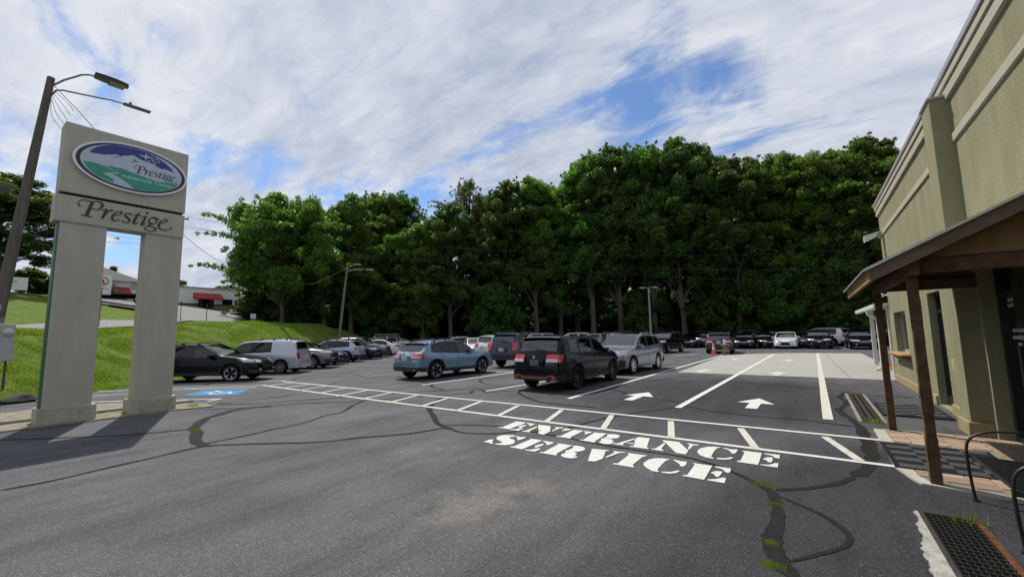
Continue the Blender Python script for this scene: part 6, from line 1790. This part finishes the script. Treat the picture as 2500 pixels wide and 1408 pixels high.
LAB1 = {0: 'spreading bright-edged tree at the open end of the wood, beside the white building', 1: 'tall leafy tree just behind the spreading tree at the end of the wood',
        3: 'feathery drooping tree above the dark gap behind the lamp pole', 4: 'feathery tree standing over the mid-lot lamp pole',
        9: 'thin airy treetop poking above the wood left of its middle', 15: 'tall broad tree whose crown stands among the highest in the wood',
        16: 'highest rounded crown of the wood, against the blue opening', 24: 'dark conifer with a spiky top beside the olive building',
        13: 'tall crown starting the high part of the wood', 7: 'low feathery tree in the dip of the skyline', 10: 'rounded crown of the wood rising above the grey-violet SUV',
        2: 'tree where the right side of the spreading tree meets the wood', 5: 'tree of the wood rising above the off-roader with the roof rack',
        6: 'tree of the wood rising above the half-hidden silver crossover', 8: 'tree of the wood rising above the roof of the slate blue crossover',
        11: 'tree of the wood rising between the grey-violet and black SUVs', 12: 'tree of the wood rising above the black SUV with orange line',
        14: 'broad crown of the wood rising above the silver-blue SUV', 17: 'crown of the wood rising above the small black far-row sedan',
        18: 'crown of the wood rising above the folding table and jug', 19: 'crown of the wood above the slightly turned black sedan',
        20: 'crown of the wood rising above the bright white sedan', 21: 'feathery crown of the wood above the black silver-grilled wagon',
        22: 'crown of the wood above the white SUV parked across', 23: 'crown of the wood above the black sedan nearest the downpipe',
        25: 'tree of the wood mostly hidden by the olive building'}
for i, (x, y, h, k) in enumerate(ROW1):
    plant(KN[k], LAB1.get(i, 'leafy tree in the front of the dark wood behind the cars'), k, x, y, h, 'trees along the front of the wood')
for x, y, h, k in ROW2:
    plant(KN[k], 'leafy tree deeper in the dark wood behind its front trees', k, x, y, h, 'trees deeper in the wood', wide=1.1)
ROW4 = [(-62.0 + 3.1 * i, 44.0 + 1.35 * i + 8 * math.sin(i * 0.17), 9.5, 'S') for i in range(26)]
ROW4 += [(-61.5, 15.5, 8.0, 'S'), (-60.0, 19.0, 8.5, 'S'), (-58.0, 22.5, 9.0, 'S'), (-63.0, 12.5, 8.0, 'S'), (-60.5, 25.0, 10.0, 'S'), (-59.0, 28.5, 10.0, 'S'), (-57.0, 32.0, 10.0, 'S'), (-54.5, 35.5, 10.0, 'S'), (-64.0, 22.0, 10.0, 'S'), (-51.5, 38.5, 10.0, 'S')]
for x, y, h, k in ROW4:
    plant(KN[k], 'leafy undergrowth tree filling the shade deep in the wood', k, x, y + 18, h + random.uniform(-1, 2), 'undergrowth deep in the wood', wide=1.5)
for x, y, h, k in ROW3:
    y += 3.0 if y > 50 else 0.0
    plant(KN[k], 'bushy young tree at the foot of the wood behind the parked cars', k, x, y, h, 'young trees at the foot of the wood', wide=1.05)
plant('broadleaf_tree', 'large dark tree across the road behind the leaning lamp pole', 'A', -61.8, 3.6, 11.0, None, wide=1.45)
plant('broadleaf_tree', 'second dark tree across the road at the edge of the picture', 'A', -64.0, -3.5, 10.5, None, wide=1.3)
plant('conifer_tree', 'small dark conifer behind the roof of the gabled building', 'D', -92.0, 17.2, 6.5, None, wide=0.8)
plant('broadleaf_tree', 'round green tree rising behind the flat-roofed white building', 'A', -100.0, 36.5, 8.5, None, wide=0.9)
plant('broadleaf_tree', 'small dark treetop over the roof of the white building', 'A', -108.0, 30.0, 7.0, None, wide=0.8)
for x, y, s in ((-66, 8.6, 2.6), (-67, 11.2, 2.4), (-66.5, 6.0, 2.8)):
    plant('roadside_shrub', 'rounded shrub on the verge across the road', 'S', x, y, s, 'shrubs across the road', 'shrub', wide=0.9)

# ------------------------------------------------------------------ grass on the bank
def blades(n, area, hmin, hmax, wd, m, name, label, zf, seed):
    r = np.random.default_rng(seed)
    x, y = area(r, n)
    n = len(x)
    z = zf(x, y)
    h = hmin + (hmax - hmin) * r.random(n) ** 1.6
    h = h * np.clip(0.75 + 0.9 * np.sin(x * 1.7 + 2 * np.sin(y * 0.9)) * np.sin(y * 1.3 + 1.5 * np.sin(x * 1.1)), 0.3, 1.6) if n > 5000 else h
    a = r.uniform(0, 2 * np.pi, n)
    ln = r.uniform(0.1, 0.7, n) * h
    la = r.uniform(0, 2 * np.pi, n)
    w = wd * (0.6 + 0.8 * r.random(n))
    v = np.empty((n, 3, 3))
    v[:, 0] = np.stack([x - w * np.cos(a), y - w * np.sin(a), z - 0.02], 1)
    v[:, 1] = np.stack([x + w * np.cos(a), y + w * np.sin(a), z - 0.02], 1)
    v[:, 2] = np.stack([x + ln * np.cos(la), y + ln * np.sin(la), z + h], 1)
    me = bpy.data.meshes.new(name)
    me.vertices.add(n * 3); me.loops.add(n * 3); me.polygons.add(n)
    me.vertices.foreach_set('co', v.reshape(-1).astype(np.float32))
    me.loops.foreach_set('vertex_index', np.arange(n * 3, dtype=np.int32))
    me.polygons.foreach_set('loop_start', np.arange(0, n * 3, 3, dtype=np.int32))
    me.materials.append(m); me.update(); me.validate()
    o = link(name, me)
    return o
GR = leaf_mat('grass_blade', (0.095, 0.140, 0.015), (0.235, 0.300, 0.044), 0.35)
def bank_area(r, n):
    s = r.uniform(-8, 46, n * 2); d = 0.15 + 10.2 * r.random(n * 2) ** 1.15
    keep = r.random(n * 2) < np.clip(14 / (8 + np.maximum(s, 0)), 0.3, 1)
    s, d = s[keep][:n], d[keep][:n]
    x = E0[0] + TD[0] * s + ND[0] * d; y = E0[1] + TD[1] * s + ND[1] * d
    ok = (np.minimum(d, -x - 18.3) > 0.1 + 0.25 * r.random(len(x)))
    patch = np.sin(x * 0.55 + 1.3 * np.sin(y * 0.6)) * np.sin(y * 0.7 + 1.1 * np.sin(x * 0.45) + 1.0) + 0.5 * np.sin(x * 1.9 + y) * np.sin(y * 2.3 - x)
    ok &= (patch < 0.45) | (r.random(len(x)) < 0.25)
    return x[ok], y[ok]
o = blades(300000, bank_area, 0.03, 0.17, 0.016, GR, 'grass', '', hgt, 3)
tag(o, 'rough green grass growing on the bank beside the cars', 'grass', kind='stuff')
MOSS = leaf_mat('weed_blade', (0.11, 0.16, 0.025), (0.22, 0.28, 0.06), 0.3)
def tuft(label, x, y, n, rad, h, z=0.0):
    r = np.random.default_rng(int(abs(x * 97 + y * 31)) + 1)
    o = blades(n, lambda r_, m_: (x + np.clip(r_.normal(0, rad, m_), -1.8 * rad, 1.8 * rad), y + np.clip(r_.normal(0, rad * 0.7, m_), -1.3 * rad, 1.3 * rad)), 0.012, h, 0.005, MOSS, 'weed_tuft', '', lambda a, b_: a * 0 + z + 0.004, int(abs(x * 97 + y * 31)) + 2)
    # keep the object's origin at its foot
    for v in o.data.vertices:
        v.co.x -= x; v.co.y -= y; v.co.z -= z
    o.location = (x, y, z)
    tag(o, label, 'weed', 'weeds in cracks and drains')
tuft('bright green weeds sprouting at the corner of the near drain', 0.98, 5.36, 160, 0.06, 0.11)
tuft('grass tuft at the near end of the trench drain', 0.80, 10.0, 260, 0.09, 0.10)
tuft('small weed in the wide crack seal right of SERVICE', -0.567, 5.507, 420, 0.07, 0.03)
tuft('tiny weed halfway down the wide crack seal', -0.41, 4.95, 260, 0.035, 0.02)
tuft('low weed patch at the bottom edge in the wide crack seal', -0.36, 3.70, 420, 0.045, 0.022)
tuft('speck of weed in the crack above the low weed patch', -0.40, 4.06, 300, 0.032, 0.02)
tuft('thin weeds along the crack under the letters EN', -4.06, 6.38, 220, 0.05, 0.03)
tuft('sparse weeds in the long crack at the foot of the sign shadow', -9.5, 3.1, 240, 0.06, 0.05)
tuft('grass tuft on the dirt island at the foot of the sign', -12.95, 4.15, 150, 0.10, 0.14, 0.02)
tuft('grass tuft at the tip of the dirt island', -12.75, 4.75, 150, 0.14, 0.08)

# ------------------------------------------------------------------ buildings across the road
wwall = mat('white_render', (0.78, 0.78, 0.79), 0.8, var=0.05, scale=1.5)
shingle = mat('grey_shingle', (0.12, 0.12, 0.125), 0.9, var=0.15, scale=5)
redaw = mat('red_awning', (0.36, 0.035, 0.04), 0.7, var=0.08)
beige = mat('beige_plinth', (0.22, 0.20, 0.15), 0.9)
wbl = thing('white_building', 'long low white building with a red door awning across the road', 'building', (-75.2, 22.0, 5.4))
def wbb(b, name, m, parent=wbl):
    b.v = [(x + 75.2, y - 22.0, z - 5.4) for x, y, z in b.v]
    return b.build(name, m, parent)
wbb(MB().box(-88, -75.0, 16.5, 34, 4.0, 9.5), 'wall', wwall)
wbb(MB().bbox(-88.2, -74.85, 16.3, 34.2, 9.45, 9.62, 0.02), 'roof_edge', MATS['alu_frame'])
wbb(MB().box(-75.0, -74.94, 16.5, 33.9, 4.0, 6.95), 'plinth', beige)
wbb(MB().box(-75.0, -74.93, 16.5, 33.9, 6.95, 7.12), 'stripe', black)
aw = MB().add([(-75, 23.0, 8.75), (-75, 26.6, 8.75), (-74.0, 26.7, 7.95), (-74.0, 22.9, 7.95), (-74.0, 26.7, 7.75), (-74.0, 22.9, 7.75), (-75, 23.0, 7.95), (-75, 26.6, 7.95)], [(0, 3, 2, 1), (3, 5, 4, 2), (0, 6, 3), (1, 2, 7), (3, 6, 5), (2, 4, 7)])
wbb(aw, 'awning', redaw)
dr = wbb(MB().box(-75.0, -74.9, 23.7, 25.7, 6.2, 7.95), 'door', mat('maroon_door', (0.05, 0.012, 0.014), 0.6))
b = MB().box(-74.9, -74.86, 24.3, 25.1, 6.25, 7.85)
b.v = [(x + 75.2, y - 22.0, z - 5.4) for x, y, z in b.v]
b.build('pane', glassd, dr)
for y0, y1 in ((26.85, 28.25), (28.6, 30.0)):
    w_ = wbb(MB().box(-74.98, -74.9, y0, y1, 7.15, 7.95), 'window', black)
    for k in range(3):
        b = MB().box(-74.9, -74.88, y0 + 0.06 + k * (y1 - y0 - 0.06) / 3, y0 + (k + 1) * (y1 - y0 - 0.06) / 3, 7.22, 7.88)
        b.v = [(x + 75.2, y - 22.0, z - 5.4) for x, y, z in b.v]
        b.build('pane', glassd, w_)
gbl = thing('gabled_building', 'white shop wing with grey hipped roof and sloping red awnings', 'building', (-70, 14, 6.0))
def gb_(b, name, m, parent=gbl):
    b.v = [(x + 70, y - 14, z - 6.0) for x, y, z in b.v]
    return b.build(name, m, parent)
gb_(MB().box(-80, -68.4, 9.4, 15.6, 5.0, 9.0), 'wall', wwall)
gb_(MB().add([(-80.4, 9.0, 9.0), (-68.0, 9.0, 9.0), (-68.0, 16.0, 9.0), (-80.4, 16.0, 9.0), (-76, 12.5, 11.0), (-72, 12.5, 11.0)], [(0, 1, 5, 4), (1, 2, 5), (2, 3, 4, 5), (3, 0, 4), (3, 2, 1, 0)]), 'roof', shingle)
for y0, y1 in ((9.8, 11.6), (12.3, 14.4)):
    gb_(MB().add([(-68.4, y0, 8.3), (-68.4, y1, 8.3), (-67.5, y1, 7.6), (-67.5, y0, 7.6), (-67.5, y1, 7.45), (-67.5, y0, 7.45)], [(0, 3, 2, 1), (3, 5, 4, 2)]), 'awning', redaw)
    gb_(MB().box(-68.4, -68.32, y0 + 0.2, y1 - 0.2, 6.2, 7.4), 'shop_window', glassd)
for y in (11.9, 14.9):
    gb_(MB().bbox(-68.4, -68.2, y - 0.35, y + 0.35, 8.2, 8.8, 0.02), 'wall_unit', MATS['alu_frame'])
quad_sheet('stone_edging', [(-57.0, 10.6), (-58.4, 10.8), (-57.3, 14.4), (-55.9, 14.2)], mat('rough_stone', (0.10, 0.085, 0.065), 0.95, var=0.45, scale=2.5, bump=0.8, bscale=4), 0.22, label='rough stone edging below the shop yard')
# flatbed truck in front of it
tr = thing('flatbed_truck', 'white cab flatbed truck parked before the gabled building', 'truck', (-61.0, 11.7, hz(-61.0, 11.7) + 0.16), R(258))
MB().bbox(1.2, 2.8, -0.95, 0.95, 0.75, 1.35, 0.08).bbox(0.3, 1.7, -0.92, 0.92, 0.75, 2.0, 0.1).build('cab', cWHITE, tr)
MB().bbox(0.5, 1.5, -0.935, 0.935, 1.4, 1.85, 0.02).build('cab_windows', GLASS, tr)
MB().bbox(-3.2, 0.1, -1.1, 1.1, 0.85, 1.0, 0.02).bbox(0.08, 0.2, -1.0, 1.0, 0.9, 1.9, 0.02).build('flat_bed', PLAST, tr)
MB().box(-3.0, 2.6, -0.5, 0.5, 0.5, 0.84).build('chassis', UNDER, tr)
tm_, rm_ = wheel_mesh('silver', 0.40)
for x in (2.1, -1.9):
    for sg in (1, -1):
        i = link('wheel', tm_, tr, (x, sg * 0.85, 0.40), 0 if sg > 0 else math.pi)
        link('rim', rm_, i)
place(crossover, 'small white hatchback parked at the end of the white building', cWHITE, -71.2, 28.6, 120, group=None, z=hz(-71.2, 28.6) + 0.06)

# ------------------------------------------------------------------ signs and posts along the road
signw = mat('sign_white', (0.62, 0.63, 0.62), 0.5, var=0.03)
signr = mat('sign_red', (0.5, 0.02, 0.02), 0.5)
postd = mat('dark_post', (0.035, 0.04, 0.035), 0.6)
def facing(x, y): return math.atan2(-y, -x)
def road_sign(name, label, x, y, h, w, hh, draw=None, cat='sign', zoff=0.0):
    t = thing(name, label, cat, (x, y, hz(x, y)), facing(x, y))
    MB().tube([(0, 0, -0.3), (0, 0, h)], 0.035, 8).build('post', postd, t)
    MB().bbox(0.036, 0.05, -w / 2, w / 2, h - hh, h, 0.004).build('plate', signw, t)
    if draw: draw(t, h - hh / 2)
    return t
def no_turn(t, zc):
    MB().lathe([(0.24, 0.0505), (0.30, 0.0505), (0.30, 0.056), (0.24, 0.056), (0.24, 0.0505)], 28, 'X', c=(0, 0, zc)).build('red_ring', signr, t)
    M = Matrix.Translation((0.053, 0, zc)) @ Matrix.Rotation(R(45), 4, 'X')
    MB().box(-0.002, 0.003, -0.03, 0.03, -0.25, 0.25, M=M).build('red_bar', signr, t)
    MB().box(0.0505, 0.0535, 0.02, 0.08, -0.18 + zc, 0.10 + zc).box(0.0505, 0.0535, -0.14, 0.08, 0.06 + zc, 0.12 + zc).build('turn_arrow', black, t)
road_sign('no_turn_sign', 'white square sign with red ring beside the near sign leg', -37.44, 6.52, 3.45, 0.9, 0.9, no_turn)
def lines_on(t, zc):
    for k in range(2):
        MB().box(0.0505, 0.053, -0.5, 0.4 - 0.3 * k, zc + 0.12 - 0.3 * k, zc + 0.2 - 0.3 * k).build('print_line', mat('print_dark', (0.08, 0.08, 0.1), 0.6), t)
road_sign('roadside_board', 'pair of white boards on posts across the road behind the lamp pole', -54.85, 3.9, 1.7, 2.0, 1.1, lines_on)
road_sign('small_notice', 'small white notice on a post at the foot of the spreading tree', -53.4, 22.4, 1.3, 0.55, 0.6)
road_sign('speed_notice', 'narrow white notice standing in the dark gap of the wood', -51.6, 30.65, 3.2, 0.5, 0.9)
for k, (x, y, h, lab) in enumerate([(-48.0, 13.85, 2.0, 'thin dark post at the corner of the forecourt beside the right sign leg'), (-43.66, 14.48, 1.6, 'thin dark post on the bank before the red-awning door')]):
    o = MB().tube([(0, 0, -0.4), (0, 0, h)], 0.03, 8).lathe([(0.04, h), (0.04, h + 0.03), (0, h + 0.035)], 8, 'Z').build('marker_post', postd, loc=(x, y, hz(x, y)))
    tag(o, lab, 'post')
rk = MB()
bmr = bmesh.new(); bmesh.ops.create_icosphere(bmr, subdivisions=3, radius=1.0)
for v in bmr.verts:
    p = v.co
    q = 1 + 0.16 * math.sin(3 * p.x + 1) * math.sin(4 * p.y) + 0.08 * math.sin(7 * p.z + 2 * p.x)
    v.co = Vector((p.x * 0.30 * q, p.y * 0.38 * q, p.z * 0.17 * q + 0.09))
bmr.verts.index_update()
rk.add([v.co[:] for v in bmr.verts], [[v.index for v in f.verts] for f in bmr.faces]); bmr.free()
tag(rk.build('rock', mat('dark_rock', (0.06, 0.056, 0.05), 0.95, var=0.3, scale=8, bump=0.8, bscale=15), loc=(-18.75, 1.75, -0.02), smooth=50), 'dark rounded rock at the edge of the grass by the sign', 'rock')

# ------------------------------------------------------------------ lamp poles on the lot, utility pole, wires
p2 = thing('lamp_pole', 'grey wooden lamp pole with two short arms on the bank behind the cars', 'lamp pole', (-43.2, 27.1, hz(-43.2, 27.1)))
z2 = hz(-43.2, 27.1)
greyw = mat('grey_pole', (0.17, 0.165, 0.15), 0.9, var=0.2, scale=8, bump=0.3, stretch=(1, 1, 0.15))
MB().tube([(0, 0, -0.3), (0.2, 0.3, 4.2), (0.38, 0.6, 9.78 - z2)], [0.17, 0.14, 0.10], 10).build('shaft', greyw, p2, smooth=50)
for nm, pts in (('arm', [(0.38, 0.6, 9.3), (0.55, 0.85, 9.75), (0.85, 1.3, 10.0)]), ('arm', [(0.38, 0.6, 9.2), (0.8, 1.2, 9.4), (1.4, 2.1, 9.45)])):
    MB().tube([(x, y, z - z2) for x, y, z in pts], 0.035, 6).build(nm, lampgrey, p2)
for x, y, z in ((0.95, 1.45, 10.02), (1.75, 2.62, 9.45)):
    M = Matrix.Translation((x, y, z - z2)) @ Matrix.Rotation(math.atan2(2.1 - 0.6, 1.4 - 0.38), 4, 'Z')
    MB().bbox(-0.42, 0.42, -0.13, 0.13, -0.05, 0.05, 0.03, M=M).build('lamp_head', mat('pale_lamp', (0.45, 0.45, 0.44), 0.4), p2)
p3 = thing('lamp_pole', 'slim far lamp pole with two arms against the dark wood', 'lamp pole', (-13.6, 44.0, 0))
MB().tube([(0, 0, 0), (0, 0, 6.3)], [0.11, 0.08], 10).build('shaft', mat('mid_grey_pole', (0.22, 0.22, 0.21), 0.7), p3)
MB().tube([(-0.62, -0.2, 6.28), (0.62, 0.2, 6.28)], 0.03, 6).build('arm', lampgrey, p3)
for sg in (1, -1):
    M = Matrix.Translation((sg * 0.62, sg * 0.2, 6.3)) @ Matrix.Rotation(R(18), 4, 'Z')
    MB().bbox(-0.25, 0.25, -0.12, 0.12, -0.06, 0.03, 0.02, M=M).build('lamp_head', MATS['pale_lamp'], p3)
up_ = thing('utility_pole', 'utility pole hidden behind the right sign leg, its crossarm showing', 'utility pole', (-58.0, 15.3, hz(-58, 15.3)))
zu = hz(-58, 15.3)
MB().tube([(0, 0, -0.3), (0, 0, 16.4 - zu)], [0.18, 0.11], 10).build('shaft', wood, up_)
MB().bbox(-0.06, 0.06, -0.4, 1.6, 15.55 - zu, 15.7 - zu, 0.01).build('crossarm', wood, up_)
for y in (-0.3, 0.7, 1.5):
    MB().lathe([(0.05, 15.7 - zu), (0.07, 15.8 - zu), (0.04, 15.9 - zu), (0, 15.92 - zu)], 8, 'Z', c=(0, y, 0)).build('insulator', MATS['alu_frame'], up_)
fl2 = thing('flood_lamp', 'dark flood lamp on a bracket at the left edge above the big tree', 'flood lamp', (-31.95, 1.2, hz(-31.95, 1.2)))
zf_ = hz(-31.95, 1.2)
MB().tube([(0, -0.9, -0.3), (0, -0.9, 9.6 - zf_)], [0.13, 0.09], 10).build('shaft', wood, fl2)
MB().tube([(0, -0.9, 9.25 - zf_), (0, 0.3, 9.15 - zf_)], 0.03, 6).build('bracket', lampgrey, fl2)
MB().bbox(-0.12, 0.2, 0.15, 0.75, 9.15 - zf_, 9.45 - zf_, 0.04).build('head', mat('dark_lamp', (0.03, 0.035, 0.05), 0.4), fl2)
WIRES = [('highest wire across the front of the wood', [(-57.7, 15.63, 15.8), (-46.33, 21.27, 13.14), (-36.31, 26.23, 11.41), (-21.44, 33.59, 9.52), (-9.49, 39.5, 8.55), (5.09, 46.72, 8.37), (20, 54.1, 9.2)]),
         ('lowest wire across the front of the wood', [(-57.72, 15.7, 14.5), (-47.96, 20.72, 12.52), (-39.42, 25.11, 10.4), (-21.85, 34.15, 7.98), (-9.81, 40.34, 6.69), (-3.68, 43.49, 6.1), (4.97, 47.95, 5.6), (20, 55.5, 5.9)]),
         ('middle wire across the front of the wood', [(-57.74, 15.68, 14.9), (-45.4, 22.04, 11.61), (-33.02, 28.41, 9.64), (-21.77, 34.19, 8.42), (-4.82, 42.91, 7.12), (4.81, 47.86, 6.94), (20, 55.4, 7.6)]),
         ('sagging wire from the leaning lamp pole to the lamp pole on the bank', [(-21.0, 1.95, 10.7), (-22.07, 3.16, 10.0), (-23.63, 5.01, 8.56), (-25.54, 7.27, 7.0), (-27.93, 10.1, 6.1), (-31.89, 14.79, 5.93), (-35.02, 18.5, 6.31), (-37.08, 20.93, 6.81), (-42.8, 27.7, 9.6)]),
         ('upper wire seen through the sign opening', [(-59.6, -12, 14.4), (-59.12, 6, 12.95), (-58.9, 12.9, 12.75), (-58, 15.3, 13.2)]),
         ('lower wire seen through the sign opening', [(-59.6, -12, 11.4), (-59.1, 6, 11.8), (-58.6, 12.87, 12.2), (-58, 15.3, 12.6)])]
for lab, pts in WIRES:
    tag(MB().tube(smooth_path(pts, 6), 0.014 if 'sag' not in lab else 0.011, 5).build('overhead_wire', wire_m), lab, 'wire', 'overhead wires')

# ------------------------------------------------------------------ folding table with a jug, cone beside it
ft = thing('folding_table', 'small wooden folding tray table behind the plum-grey wagon', 'table', (-5.05, 32.9, 0), R(35))
tbw = mat('pale_wood', (0.42, 0.31, 0.19), 0.6, var=0.12, scale=5)
MB().bbox(-0.25, 0.25, -0.19, 0.19, 0.66, 0.69, 0.006).build('top', tbw, ft)
for sg in (1, -1):
    for sx in (1, -1):
        M = Matrix.Translation((0, sg * 0.16, 0.335)) @ Matrix.Rotation(R(34 * sx), 4, 'Y')
        MB().bbox(-0.016, 0.016, -0.012, 0.012, -0.40, 0.40, 0.004, M=M).build('leg', tbw, ft)
jg = thing('water_jug', 'blue and white jug standing on the folding table', 'jug', (-5.05, 32.9, 0.69))
MB().lathe([(0.0, 0.0), (0.10, 0.0), (0.11, 0.03), (0.11, 0.22), (0.08, 0.29), (0.035, 0.32), (0.035, 0.36), (0, 0.36)], 18, 'Z').build('body', mat('jug_blue', (0.30, 0.52, 0.78), 0.25, var=0.05), jg, smooth=40)
MB().bbox(-0.02, 0.02, 0.10, 0.16, 0.10, 0.24, 0.01).build('handle', MATS['white_plastic'], jg)
cone('orange cone with white collar beside the folding table', -5.75, 32.7, 0.8)
